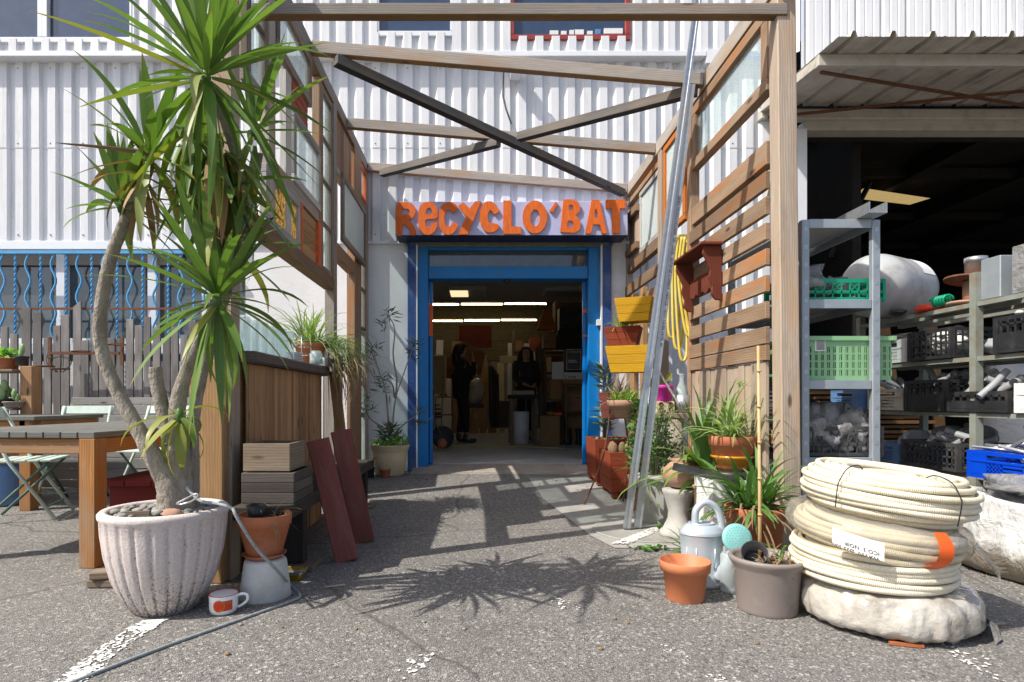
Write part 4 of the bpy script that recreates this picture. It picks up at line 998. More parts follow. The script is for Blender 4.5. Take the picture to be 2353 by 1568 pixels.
# rope
T=thing('mooring_rope','grey braided rope tied round the yucca trunk and trailing over the asphalt','rope',(PX,PY,.4))
def g3(x,y,h=.006): a=G(x,y); return Vector((a[0],a[1],gz(*a)+h))
q=MB(); q.tube(curve([P(430,1120,2.40),P(458,1150,2.38),P(500,1158,2.36),P(532,1168,2.33),P(545,1190,2.32),P(585,1255,2.36),P(640,1315,2.44),g3(672,1352),g3(690,1372),g3(672,1384),g3(600,1410),g3(500,1446),g3(400,1482),g3(300,1520),g3(160,1575),g3(40,1620)]),.0065,8); obj('line',q,M['rope'],T)
lo=[Vector((PX+.02+.088*cos(a),PY-.01+.085*sin(a),.425+.012*sin(a+1))) for a in [2*pi*i/24 for i in range(24)]]
q=MB(); q.tube(lo,.0065,8,closed=True); obj('loop',q,M['rope'],T)
q=MB(); q.tube(curve([P(405,1158,2.33),P(420,1150,2.33),P(448,1136,2.33),P(455,1140,2.33),P(440,1152,2.33),P(415,1160,2.33)],5),.004,6,closed=True); obj('carabiner',q,M['aluminium'],T)
# mug
T=thing('soup_mug','white soup mug with an orange printed band and red rim on the asphalt','mug',(fx(514,2.41),2.41,0))
q=MB(); r=.055; q.lathe([(.042,0),(.05,.006),(.0555,.02),(.0565,.074),(.056,.078)],(0,0,0),40); q.lathe([(.0525,.0781),(.053,.072),(.051,.05),(.0001,.05)],(0,0,0),40); obj('cup',q,M['porcelain'],T,world=False)
q=MB(); q.lathe([(.0561,.0772),(.0560,.0795),(.0528,.0795),(.0526,.0772)],(0,0,0),40); obj('rim',q,M['redpl'],T,world=False)
q=MB(); q.tube(curve([(.052,.01,.066),(.075,.012,.072),(.092,.014,.064),(.088,.014,.04),(.055,.01,.018)]),.006,8); obj('handle',q,M['porcelain'],T,world=False)
def wrapped(a0,a1,z0,z1,r,n=14,shape=None):
    q=MB(); 
    for i in range(n+1):
        a=a0+(a1-a0)*i/n
        zz0,zz1=(z0,z1) if not shape else shape(i/n)
        q.v+= [Vector((r*cos(a),r*sin(a),zz0)),Vector((r*cos(a),r*sin(a),zz1))]
    for i in range(n): q.face([2*i,2*i+2,2*i+3,2*i+1],None,0,True)
    return q
ca=-1.50
obj('print_band',wrapped(ca+.1,ca+.95,.022,.062,.0569),M['redpl'],T,world=False)
cc=.042; rr_=.024
obj('print_disc',wrapped(ca-.42,ca+.42,0,0,.0573,20,lambda t:(cc-rr_*sqrt(max(0,1-(2*t-1)**2)),cc+rr_*sqrt(max(0,1-(2*t-1)**2)))),M['yglaze'],T,world=False)
obj('print_disc',wrapped(ca-.36,ca+.36,0,0,.0577,20,lambda t:(cc-.020*sqrt(max(0,1-(2*t-1)**2)),cc+.020*sqrt(max(0,1-(2*t-1)**2)))),M['redpl'],T,world=False)
txt=tmesh('SAGITTAIRE',.0125,M['yglaze'],Matrix.Identity(4),.0002,sx=.62)
for v in txt.vertices:
    a=ca+.10+v.co.x/.057; z=.05+v.co.y; rr=.0580+v.co.z; v.co=Vector((rr*cos(a),rr*sin(a),z))
o=obj('lettering',txt,None,T,world=False)
# terracotta pot with saucer on an upturned cement pot
T=thing('cement_pot','whitish cement pot turned upside down as a stand beside the planter','upturned pot',(-.945,2.60,0))
q=MB(); q.lathe([(.108,0),(.109,.01),(.09,.16),(.086,.168),(.0001,.168)],(0,0,0),36,wob=.01); obj('pot',q,M['conc_white'],T,world=False)
T=thing('pot_saucer','terracotta saucer lying on the upturned cement pot','saucer',(-.955,2.62,.169))
q=MB(); q.lathe([(.07,0),(.095,.022),(.09,.022),(.066,.005),(.0001,.005)],(0,0,0),32); obj('dish',q,M['terra'],T,world=False)
T=make_pot('clay_pot','old terracotta pot with a small black pot and withered stems standing on the saucer','potted plant',(-.955,2.62,.176),.115,.07,.19,'terra',.05)
q=MB(); q.lathe([(.03,0),(.042,.07),(.038,.07),(.028,.01),(.0001,.01)],(-.03,-.02,.16),20); obj('inner_pot',q,M['black'],T,world=False)
obj('dry_stems',tuft(26,.16,.006,(-.3,1.2),2.2,.06,8,z=.16),M['dry'],T,world=False)
obj('stems',tuft(5,.22,.006,(-.1,.6),1.6,.03,9,z=.165,azr=(-.8,.6)),M['yucca_y'],T,world=False)
T=thing('foil_tray','gold and silver foil tray on the ground behind the upturned pot','tray',(fx(668,2.86),2.86,0))
q=MB(); nn=48
for i,(s,z) in enumerate(((.72,0),(1,.045),(1.06,.047),(1.0,.043),(.72,.004))):
    for k in range(nn):
        a=2*pi*k/nn; cx_=abs(cos(a))**.5*(1 if cos(a)>0 else -1)*.075; cy_=abs(sin(a))**.5*(1 if sin(a)>0 else -1)*.05; w=s*(1+.015*(k%2)); q.v.append(Vector((cx_*w,cy_*w,z)))
for i in range(4):
    for k in range(nn): q.face([i*nn+k,i*nn+(k+1)%nn,(i+1)*nn+(k+1)%nn,(i+1)*nn+k],None,0 if i<1 else 1)
q.face([4*nn+k for k in range(nn)],None,1); obj('tray',q,[M['gold'],M['aluminium']],T,world=False)
# ---------------------------------------------------------------- dark bench with boxes and leaning boards
T=thing('dark_bench','low dark-stained plank bench along the bar counter','bench',(-1.0,3.8,0))
for i in range(2):
    x0=-1.135+i*.135; q=MB(); q.box2((x0,2.70,.315),(x0+.13,4.85+.03*i,.38),uvaxis=1); obj('plank',q,M['dark_wood'],T,bev=.006)
for y in (3.02,4.7):
    q=MB(); q.box2((-1.11,y,.03),(-.90,y+.07,.314),uvaxis=2); obj('leg',q,M['dark_wood'],T,bev=.005)
    q=MB(); q.box2((-1.12,y-.05,gz(-1,y)),(-.84,y+.11,.029),uvaxis=0); obj('foot_block',q,M['crate_wood'],T,bev=.004)
def plank_box(name,label,c,sx,sy,h,rows,m,rz=0,th=.016,inner=True,flare=0):
    t=thing(name,label,'planter box',c,rz)
    for r in range(rows):
        z0=h*r/rows+.001; z1=h*(r+1)/rows-.001; k=1+flare*(r+.5)/rows
        for (a,b,cx_,cy_,w,d) in ((0,0,0,-sy/2*k,sx*k,th),(0,0,0,sy/2*k,sx*k,th),(0,0,-sx/2*k+th/2,0,th,sy*k-th*1.02),(0,0,sx/2*k-th/2,0,th,sy*k-th*1.02)):
            q=MB(); q.box((cx_,cy_,(z0+z1)/2),(w,d,z1-z0),uvaxis=0 if w>d else 1); obj('plank',q,M[m],t,world=False,bev=.002)
    q=MB(); q.box((0,0,.012),(sx-.04,sy-.04,.02)); obj('base',q,M[m],t,world=False); return t
plank_box('wooden_box','small grey slatted wooden box on the near end of the dark bench',(-1.0,2.94,.381),.25,.30,.145,3,'crate_dark')
plank_box('wooden_box','pale square wooden box stacked on the grey slatted box',(-1.02,2.95,.527),.225,.24,.135,1,'crate_wood')
for (b0,b1,tp,l) in ((P(772,1285,3.16),P(806,1256,3.32),P(705,1012,3.30),'maroon stained board leaning on the bench, nearer of the two'),(P(815,1228,3.58),P(832,1205,3.68),P(760,990,3.62),'maroon stained board leaning on the bench, farther of the two')):
    b0.z=.0; ax=(tp-b0); 
    q=MB(); wv=Vector((.115,.03,0)); R_=Matrix((ax.normalized(),)).transposed() if False else None
    q.beam(b0+wv/2,tp+wv/2,.125,.035,up=wv.cross(ax)); tag(obj('leaning_board',q,M['maroon'],bev=.003),l,'board')
# ---------------------------------------------------------------- oleander in cream pot by the door
zg=gz(-1,6.1)
T=thing('cream_pot','cream glazed pot with an oleander beside the blue doorway','potted plant',(fx(896,6.12),6.12,zg))
q=MB(); q.lathe([(.145,0),(.15,.01),(.185,.22),(.182,.235),(.188,.25),(.205,.30),(.21,.31),(.20,.315),(.185,.30),(.18,.29),(.0001,.29)],(0,0,0),36); obj('pot',q,M['creamblock'],T,world=False)
q=MB(); rn=random.Random(3)
st=[[(0,0,.28),(.03,0,.55),(.06,0,.80),(.14,.02,1.05),(.25,0,1.35)],[(.06,0,.80),(.07,0,1.0),(.03,.02,1.25),(.05,0,1.52),(-.02,0,1.66)],[(0,0,.30),(-.02,0,.6),(-.05,.0,.9),(-.13,0,1.12),(-.17,0,1.30)],[(0,0,.36),(-.10,0,.5),(-.22,0,.6),(-.27,0,.78)],[(.02,0,.4),(.12,0,.5),(.22,0,.58),(.30,0,.62)],[(.05,0,.8),(.02,0,.95),(-.08,.02,1.0)]]
lf=MB()
for s_ in st:
    cpts=curve(s_,4); q.tube(cpts,[.012-.008*i/len(cpts) for i in range(len(cpts))],6)
    e=Vector(s_[-1]); 
    for k in range(34):
        c=e+Vector((rn.gauss(0,.03),rn.gauss(0,.03),rn.uniform(-.16,.06))); d=Vector((rn.gauss(0,1),rn.gauss(0,1),rn.gauss(.35,.6))); lf.leaf(c,d,rn.uniform(.08,.15),.016)
for k in range(110):
    a=rn.uniform(0,6.3); lf.leaf((rn.gauss(0,.05),rn.gauss(0,.05),rn.uniform(.30,.5)),(cos(a),sin(a),rn.uniform(-.1,1.2)),rn.uniform(.09,.16),.018)
obj('stems',q,M['bark'],T,world=False); obj('foliage',lf,M['olean'],T,world=False)
lf=MB()
for k in range(420):
    a=rn.uniform(0,6.3); r=.20*sqrt(rn.random()); x=r*cos(a); lf.leaf((x,r*sin(a),.30+rn.random()*(.10 if x>0 else .06)),(rn.gauss(0,1),rn.gauss(0,1),rn.gauss(.4,.7)),.028,.022)
obj('ground_cover',lf,M['bright'],T,world=False)
make_pot('tiny_pot','tiny terracotta pot in front of the cream oleander pot','flower pot',(fx(885,5.93),5.93,gz(-.9,5.9)),.055,.042,.09,'terra',.02)
T=make_pot('tiny_pot','small black pot with dry straps left of the cream oleander pot','flower pot',(fx(848,5.95),5.95,gz(-1,5.9)),.06,.05,.10,'black',.02)
obj('dry_straps',tuft(8,.28,.02,(.0,1.3),1.2,.02,31,z=.09),M['dry'],T,world=False)
# ---------------------------------------------------------------- left background: fence, bench, tables, chairs
FD=6.05
FN=thing('plank_fence','silver-grey fence of upright boards with uneven tops below the blue grille','fence',(-3.6,FD,0))
bd=[(-120,-75,600),(-70,-20,660),(0,45,640),(62,108,685),(133,190,520),(207,260,548),(268,315,710),(330,375,632),(385,435,567),(455,505,495),(510,557,725),(565,612,550),(620,668,600),(675,720,710),(725,770,710),(790,835,592),(843,890,630),(905,945,578),(960,1005,650),(1020,1065,705),(1075,1120,640),(1130,1175,690),(1185,1230,600),(1240,1290,660),(1300,1345,610),(1352,1400,680)]
for i,(a,b,t) in enumerate(bd):
    x0,x1=fx(a/2.73,FD),fx(b/2.73,FD); zt=zA(517+t/2.73,FD); q=MB(); j=RND.uniform(-.008,.008)
    cut=.07 if t==495 else RND.uniform(-.012,.012)
    pts=[(x0,FD+j,.02),(x1,FD+j,.02),(x1,FD+j,zt+cut*.5),(x0,FD+j,zt-cut*.5)]
    q.prism(pts[::-1],(0,.022,0)); 
    off=RND.random()*9
    for k,u in enumerate(q.uv):
        f=q.f[k]; q.uv[k]=[(q.v[v].z+off,q.v[v].x+off) for v in f]
    obj('board',q,M['fence_wood'],FN,bev=.002)
q=MB(); q.box2((-5.6,FD+.03,.55),(-2.6,FD+.07,.62)); q.box2((-5.6,FD+.03,1.28),(-2.6,FD+.07,1.35)); obj('rail',q,M['fence_wood'],FN)
q=MB(); q.box2((-5.6,FD+.03,zA(711,FD)),(fx(400,FD),FD+.05,zA(706,FD))); obj('iron_rail',q,M['rust'],FN)
# rusty pot rack
RK=thing('pot_rack','rusty iron pot-holder rack with empty rings in front of the fence','pot rack',(-3.5,5.9,1))
d=5.9
q=MB(); q.beam(P(115,812,d),P(275,812,d),.018,.03); obj('cross_bar',q,M['rust'],RK)
for a,y0,y1 in ((114,775,843),(280,773,840)):
    q=MB(); q.beam(P(a,y1,d),P(a,y0,d),.03,.012,up=(0,1,0)); obj('side_bar',q,M['rust'],RK)
for px,py,r in ((185,808,.078),(100,842,.09),(137,848,.085),(267,792,.08)):
    c=P(px,py,d-.1); q=MB(); q.tube([c+Vector((r*cos(k*pi/12),r*sin(k*pi/12),0)) for k in range(24)],.006,6,closed=True); obj('ring',q,M['rust'],RK)
WB=thing('wire_basket','tangled black wire basket hanging from the rusty pot rack','wire basket',P(137,830,5.8))
for k in range(7):
    a=k*.9; c=P(137,835,5.8); q=MB(); q.tube(curve([c+Vector((.10*cos(a),.08*sin(a),.10)),c+Vector((.11*cos(a),.09*sin(a),.0)),c+Vector((.03*cos(a),.03*sin(a),-.09))],4),.003,5); obj('wire',q,M['blackcord'],WB)
q=MB(); c=P(137,822,5.8); q.tube([c+Vector((.11*cos(k*pi/12),.09*sin(k*pi/12),.012*sin(k))) for k in range(24)],.003,5,closed=True); obj('wire',q,M['blackcord'],WB)
# pale grey plank seat wall
PB=thing('plank_bench','long pale grey plank bench with high back in front of the fence','bench',(-3,5.75,0))
d=5.75; ys=[914,931,955,978,1003,1028,1053,1078,1103,1122]
for i in range(len(ys)-1):
    j=RND.uniform(-.004,.004); q=MB(); q.box2((fx(163 if i<3 else 90,d),d+j,zA(ys[i+1]-1.2,d)),(-1.9,d+.03+j,zA(ys[i],d)),uvaxis=0); obj('plank',q,M['bench_grey'],PB,bev=.003)
# plant cubby at far left
CB=thing('plant_shelf','brown timber shelf unit with cactus pots at the left edge','shelf',(-4.2,5.2,0)); d=5.2
q=MB(); q.box2((fx(49,d),d-.02,.0),(fx(77,d),d+.10,zA(842,d)),uvaxis=2); obj('post',q,M['slat_wood'],CB,bev=.005)
for y in (850,937):
    q=MB(); q.box2((-5.4,d-.1,zA(y+6,d)),(fx(48.5,d),d+.22,zA(y,d)),uvaxis=0); obj('shelf_board',q,M['crate_wood'],CB,bev=.004)
q=MB(); q.box2((-5.4,d+.0,.0),(fx(48.5,d),d+.05,zA(960,d)),uvaxis=0); obj('lower_panel',q,M['slat_wood'],CB)
def smallpot(px,py,d,rt,h,m,label,fol=None,fm='cactus',sq=False):
    p=P(px,py,d); t=make_pot('cactus_pot' if fol!='leaf' else 'herb_pot',label,'potted plant',p,rt,rt*.8,h,m,.015,20)
    rn=random.Random(int(px*7+py))
    q=MB()
    if fol=='cactus':
        for k in range(3): q.blob((rn.uniform(-.02,.02),rn.uniform(-.02,.02),h+.03+.02*k),(.022,.015,.04),.1,2,10,8,k)
    elif fol=='pad':
        q.blob((0,0,h+.06),(.045,.015,.075),.08,2,12,10,1); q.blob((.03,0,h+.13),(.03,.012,.045),.08,2,12,10,2)
    elif fol=='leaf':
        for k in range(90):
            a=rn.uniform(0,6.3); q.leaf((rn.gauss(0,.04),rn.gauss(0,.03),h+rn.uniform(0,.07)),(cos(a),sin(a),rn.uniform(-.2,1)),.05,.04)
    if fol: obj('plant',q,M[fm],t,world=False)
    return t
smallpot(12,849,5.25,.11,.10,'terra','broad terracotta bowl of green herbs on the upper cactus shelf','leaf','bright')
smallpot(51,841,5.22,.055,.085,'black','small black pot with a spiky cactus on the brown timber post','cactus')
smallpot(2,936,5.22,.07,.07,'black','black pot with a round green cactus pad at the very left of the lower shelf','pad')
smallpot(20,936,5.28,.06,.08,'black2','black pot with a pale cactus in the middle of the lower shelf','cactus')
smallpot(33,936,5.16,.085,.05,'taupe','low grey bowl with a tiny cactus on the lower shelf','cactus')
# wooden tables
def table(label,c,L,Wd,h,rz,top_n,legs,legw=.09,topm='table_top',n2=None):
    t=thing('garden_table',label,'table',c,rz)
    w=Wd/top_n
    for i in range(top_n):
        q=MB(); x0=-Wd+i*w; q.box2((x0+.003,0,h-.032),(x0+w-.003,L,h),uvaxis=1); obj('top_plank',q,M[topm],t,world=False,bev=.003)
    for (x,y) in legs:
        q=MB(); q.box2((x-legw,y,0),(x,y+legw,h-.033),uvaxis=2); obj('leg',q,M['table_leg'],t,world=False,bev=.004)
    q=MB(); q.box2((-Wd+.02,.02,h-.115),(-legw-.001,.055,h-.034),uvaxis=0); obj('apron',q,M['table_leg'],t,world=False,bev=.003)
    q=MB(); q.box2((-.05,legw+.001,h-.115),(-.015,L-.05,h-.034),uvaxis=1); obj('apron',q,M['table_leg'],t,world=False,bev=.003)
    return t
table('big garden table with orange pine legs and grey plank top behind the yucca planter',(-1.98,3.03,0),2.2,1.05,.705,radians(-5),11,((0,0),(0,2.0),(-.86,.0),(-.86,2.0)))
t2=table('second garden table with grey top at the left edge, behind the big one',(fx(80,4.6),4.6,0),.85,1.2,.745,0,4,((-.05,.02),(-.05,.7),(-1.1,.02)))
# folding chairs
def chair():
    t=thing('folding_chair','x','chair',(0,0,0))
    W_=.20
    for i in range(5):
        q=MB(); q.box2((-W_,-.19+i*.078,.43),(W_,-.19+i*.078+.066,.445),uvaxis=0); obj('seat_slat',q,M['chairgreen'],t,world=False,bev=.003)
    for s in (-1,1):
        q=MB(); q.tube([(s*W_,-.22,.01),(s*W_,.06,.43),(s*(W_-.01),.24,.82)],.012,6); obj('back_leg',q,M['chairgreen'],t,world=False)
        q=MB(); q.tube([(s*(W_-.03),.24,.01),(s*(W_-.03),-.17,.43)],.011,6); obj('front_leg',q,M['chairdk'],t,world=False)
    q=MB(); q.box((0,.235,.785),(2*W_+.03,.016,.075),Matrix.Rotation(-.35,3,'X')); obj('back_slat',q,M['chairgreen'],t,world=False,bev=.004)
    q=MB(); q.tube([(-W_,-.15,.1),(W_,-.15,.1)],.008,6); obj('stretcher',q,M['chairdk'],t,world=False)
    return t
ch=chair(); ch.location=(fx(170,5.05),5.05,0); ch['label']='mint green folding chair behind the big table, left one'; ch['group']='folding chairs at the garden table'; ch.rotation_euler.z=.15
copy_tree(ch,None,(fx(350,5.15),5.15,0),-.1,'mint green folding chair partly hidden by the yucca trunks')
copy_tree(ch,None,(fx(70,4.35),4.35,0),1.9,'mint green folding chair turned sideways under the garden tables')
# red stained low box seat
T=thing('red_box_seat','low burgundy stained box seat with plank lid behind the planter','box seat',(-1.75,3.35,0))
for i in range(4):
    q=MB(); q.box2((-2.14+i*.15,3.30,.385),(-2.14+i*.15+.145,3.95,.42),uvaxis=1); obj('lid_plank',q,M['burgundy'],T,bev=.004)
for z in (.02,.142,.264):
    q=MB(); q.box2((-2.10,3.34,z),(-1.58,3.365,z+.118),uvaxis=0); obj('front_plank',q,M['burgundy'],T,bev=.003)
q=MB(); q.box2((-2.105,3.366,.0),(-1.575,3.90,.384)); obj('carcass',q,M['maroon'],T)
q=MB(); q.lathe([(.13,0),(.14,.02),(.14,.30),(.13,.33),(.0001,.33)],(fx(8,4.9),4.9,0),24); tag(obj('blue_drum',q,M['bluepl2']),'blue plastic drum at the left edge under the tables','drum')
q=MB(); q.box((0,0,.02),(.16,.07,.035)); q.box((.005,.0,.058),(.13,.07,.035),Matrix.Rotation(.2,3,'Z'))
T=thing('timber_offcuts','two rough timber offcuts behind the fluted planter','offcuts',(fx(250,2.75),2.75,0))
for i in range(2):
    q=MB(); q.box((0.01*i,0,.02+.04*i),(.16,.08,.036),Matrix.Rotation(.25*i,3,'Z')); obj('offcut',q,M['crate_wood'],T,world=False,bev=.005)
# ---------------------------------------------------------------- right: conduit coils
def coil(name,label,c,rows,rt,Rin,tilt,seed,z0=0,m='cream',h=None,segs=44,rx=1.0):
    """rows: list of loop counts from bottom to top; one long tube wound round and round"""
    rn=random.Random(seed); pts=[]; M3=Matrix.Rotation(tilt[0],3,'X')@Matrix.Rotation(tilt[1],3,'Y')
    z=rt
    for ri,n in enumerate(rows):
        order=range(n) if ri%2==0 else range(n-1,-1,-1)
        for k in order:
            R=Rin+k*rt*1.98+rn.uniform(-.006,.006); ph=rn.uniform(0,6); wz=rn.uniform(.0,.006); ex=rn.uniform(-.008,.008)
            for s_ in range(segs):
                a=2*pi*s_/segs; zz=z+wz*sin(2*a+ph)+(rt*.35)*sin(a+ph*.5)*(.4 if k==n-1 else .25)
                rr=R+ex*cos(2*a+ph); pts.append(M3@Vector((rr*cos(a)*rx,rr*sin(a),zz)))
        z+=rt*1.74
    t=thing(name,label,'conduit coil',c)
    sm=[]
    for i in range(len(pts)):
        a=pts[max(0,i-2):i+3]; sm.append(sum(a,Vector())/len(a))
    q=MB(); q.tube(sm,rt,7); obj('conduit',q,M[m],t,world=False); return t,M3
def m_conduit():
    m,n,b=newmat('cream corrugated conduit ribs'); co=coords(n,'Object'); uv=coords(n,'UV')
    c=mix(n,ramp(n,noise(n,co,5,4),[(.3,0),(.7,1)]),(.82,.75,.58),(.76,.68,.50))
    c=mix(n,ramp(n,noise(n,co,9,6,.7),[(.56,0),(.74,.45)]),c,(.50,.38,.22))
    sp=N(n,'ShaderNodeSeparateXYZ'); n.links.new(uv,sp.inputs[0])
    k=N(n,'ShaderNodeMath',operation='MULTIPLY'); n.links.new(sp.outputs[0],k.inputs[0]); k.inputs[1].default_value=2*pi/.0058
    s_=N(n,'ShaderNodeMath',operation='SINE'); n.links.new(k.outputs[0],s_.inputs[0])
    n.links.new(c,b.inputs['Base Color']); b.inputs['Roughness'].default_value=.45
    bump(n,b,s_.outputs[0],.55,.002); return m
M['conduit']=m_conduit()
SX,SY=1.585,2.36
# bottom: wrapped coil in a dirty bag
def torusblob(c,R,r,hz,seed,n=64,m=16,amp=.16,freq=3.2,tilt=(0,0),rx=1.0,folds=0):
    q=MB(); M3=Matrix.Rotation(tilt[0],3,'X')@Matrix.Rotation(tilt[1],3,'Y')
    for i in range(n):
        a=2*pi*i/n
        for k in range(m):
            b=2*pi*k/m; u=Vector((cos(a)*(R+r*cos(b)),sin(a)*(R+r*cos(b)),r*sin(b)))
            w=mnoise.noise(u*freq*4+Vector((seed,0,0)))*.6+abs(mnoise.noise(u*freq*9+Vector((0,seed,0))))*.7
            if folds: w+=folds*(abs(sin(a*7+6.5*mnoise.noise(Vector((cos(a)*2,sin(a)*2,seed)))+1.2*sin(b)))**.6-.6)*max(0,.35+cos(b))+folds*.5*mnoise.noise(Vector((cos(a)*5,sin(a)*5,b*2.5)))
            rr=r*(1+amp*w); cb=abs(cos(b))**.6*(1 if cos(b)>0 else -1); sb=abs(sin(b))**.7*(1 if sin(b)>0 else -1); z=hz*(1+amp*w*.6)*sb
            q.v.append(Vector(c)+M3@Vector((cos(a)*(R+rr*cb)*rx,sin(a)*(R+rr*cb),z)))
    for i in range(n):
        for k in range(m):
            i2,k2=(i+1)%n,(k+1)%m; q.face([i*m+k,i2*m+k,i2*m+k2,i*m+k2],[(i/n,k/m),((i+1)/n,k/m),((i+1)/n,(k+1)/m),(i/n,(k+1)/m)],0,True)
    return q
T=thing('wrapped_coil','dirty plastic-wrapped conduit coil lying on the ground at the bottom of the stack','wrapped coil',(SX+.02,SY-.03,0))
q=torusblob((0,0,.086),.185,.108,.080,3,tilt=(0,0),amp=.20,freq=2.2,n=220,m=34,folds=.42)
for v in q.v:
    v.z=max(.003,v.z)
    if v.x>.15 and v.y<0: v.x*=1.06
obj('wrap',q,M['wrap'],T,world=False)
q=MB(); rn=random.Random(2)
for k in range(9):
    a=-.9+k*.16; p=Vector((.30*cos(a)+.02,.30*sin(a),.03)); q.v+= [p+Vector((rn.uniform(-.01,.01),0,rn.uniform(0,.05))),p+Vector((.03*cos(a)+rn.uniform(-.01,.02),.03*sin(a),rn.uniform(-.025,.0)))]
for k in range(8): q.face([2*k,2*k+1,2*k+3,2*k+2])
obj('wrap_tail',q,M['wrap'],T,world=False)
coil('conduit_coil','cream corrugated conduit coil tied with cord, between the two wrapped coils',(SX-.02,SY,.175),[6,6,6,6,6,6],.0120,.158,(.02,.03),4,m='conduit')
T=thing('wrapped_coil','plastic-wrapped conduit coil with white label and orange tape in the middle of the stack','wrapped coil',(SX,SY,.30))
q=torusblob((0,0,.065),.195,.116,.064,7,amp=.16,n=110,m=20,tilt=(.08,.09)); obj('wrap',q,M['wrap_clear'],T,world=False)
TT,_=coil('conduit_coil','x',(SX,SY,.30),[6,7,7,7,6],.0125,.135,(.08,.09),21,m='conduit')
for ch_ in list(TT.children): ch_.parent=T
bpy.data.objects.remove(TT)
q=MB(); q.prism([(.26,-.17,.02),(.30,-.14,.03),(.345,-.185,-.06),(.335,-.20,-.10),(.32,-.19,-.05)],(.0,.004,.0)); obj('wrap_tail',q,M['wrap_clear'],T,world=False)
tp=MB(); a0=-1.5
for i in range(12):
    b=-2.4+i*3.2/11
    for da in (-.085,.085):
        a=a0+da; R=.195+.138*cos(b); tp.v.append(Matrix.Rotation(.08,3,'X')@Matrix.Rotation(.09,3,'Y')@Vector((R*cos(a),R*sin(a),.066+.09*sin(b))))
for i in range(11): tp.face([2*i,2*i+1,2*i+3,2*i+2],None,0,True)
obj('orange_tape',tp,M['tape'],T,world=False)
lb=MB(); a1=-2.3
for i in range(7):
    a=a1-.23+i*.46/6
    for z in (.035,.098): lb.v.append(Vector((.349*cos(a),.349*sin(a),z+.005-.035*i/6)))
for i in range(6): lb.face([2*i,2*i+2,2*i+3,2*i+1],None,0,True)
obj('label',lb,M['paper'],T,world=False)
tx=tmesh('WAVIN  Ø25 50m\nICO 3  NOIR',.019,M['ink'],Matrix.Rotation(pi,4,'Z'),.0002)
for v in tx.vertices:
    a=a1+.19+v.co.x/.349; v.co=Vector(((.3505+v.co.z)*cos(a),(.3505+v.co.z)*sin(a),.048+v.co.y-.035*((a-a1)/.46+.5)))
obj('lettering',tx,None,T,world=False)
T,M3=coil('conduit_coil','cream corrugated conduit coil tied with black cord on top of the stack',(SX+.035,SY,.425),[5,6,7,7,7,7,6,5],.0120,.150,(.08,.08),9,m='conduit')
def tie(t,a,R0,R1,z0,z1,M3):
    cp=[Vector((R1*cos(a),R1*sin(a),z0)),Vector((R1*1.01*cos(a),R1*1.01*sin(a),(z0+z1)/2)),Vector((R1*.985*cos(a),R1*.985*sin(a),z1*.75)),Vector((R1*.86*cos(a),R1*.86*sin(a),z1*1.0)),Vector((R0*1.25*cos(a),R0*1.25*sin(a),z1+.012)),Vector((R0*.98*cos(a),R0*.98*sin(a),z1*.93))]
    q=MB(); q.tube([M3@p for p in curve(cp,5)],.0022,5); obj('cord',q,M['blackcord'],t,world=False)
for a in (-2.68,-1.4): tie(T,a,.16,.309,.03,.176,M3)
# galvanised shelf rack
GS=thing('steel_shelf','galvanised steel shelf rack with perforated uprights behind the timber post','shelf rack',(2.04,3.3,0))
d=3.3; xa0,xa1=fx(1843,d),fx(2023,d); yb2=4.25
def upright(x,y,w=.042,z1=1.885):
    q=MB(); q.box2((x,y,0),(x+w,y+.004,z1)); q.box2((x,y+.0045,0),(x+.004,y+.035,z1)); q.box2((x+w-.004,y+.0045,0),(x+w,y+.035,z1)); o=obj('upright',q,M['galv_dull'],GS,bev=.002)
    s=MB()
    for k in range(18): s.box2((x+w*.28,y-.0015,.12+k*.1),(x+w*.72,y-.0004,.142+k*.1))
    tag(obj('slots',s,M['galv'],o),kind='stuff')
for x in (xa0,xa1-.042):
    upright(x,d); upright(x,yb2)
for yy in (503,667,853+20,1040):
    zt=zA(yy,d) if yy!=667 else zA(688,d)
    zt={503:zA(503,d),667:zA(688,d),873:zA(874,d),1040:zA(1052,d)}[yy]
    q=MB(); q.box2((xa0+.044,d+.006,zt-.05),(xa1-.044,d+.012,zt)); q.box2((xa0+.044,yb2-.01,zt-.05),(xa1-.044,yb2-.004,zt)); q.box2((xa0+.02,d+.04,zt-.05),(xa0+.026,yb2,zt)); q.box2((xa1-.026,d+.04,zt-.05),(xa1-.02,yb2,zt)); q.box2((xa0+.044,d+.0125,zt-.008),(xa1-.044,yb2-.012,zt-.004)); obj('shelf',q,M['galv_dull'],GS,bev=.0015)
q=MB(); z=zA(503,d)+.002
for (x0,x1,z0_,z1_) in ((0,.006,0,.06),(.094,.10,0,.06),(.0062,.0938,0,.005)):
    q.box((xa1-.16+x0/2+x1/2+.03,3.55,z+(z0_+z1_)/2),(x1-x0,.7,z1_-z0_),Matrix.Rotation(0,3,'Z'))
tag(obj('steel_channel',q,M['galv']),'galvanised steel channel lying across the top of the steel shelf','channel')
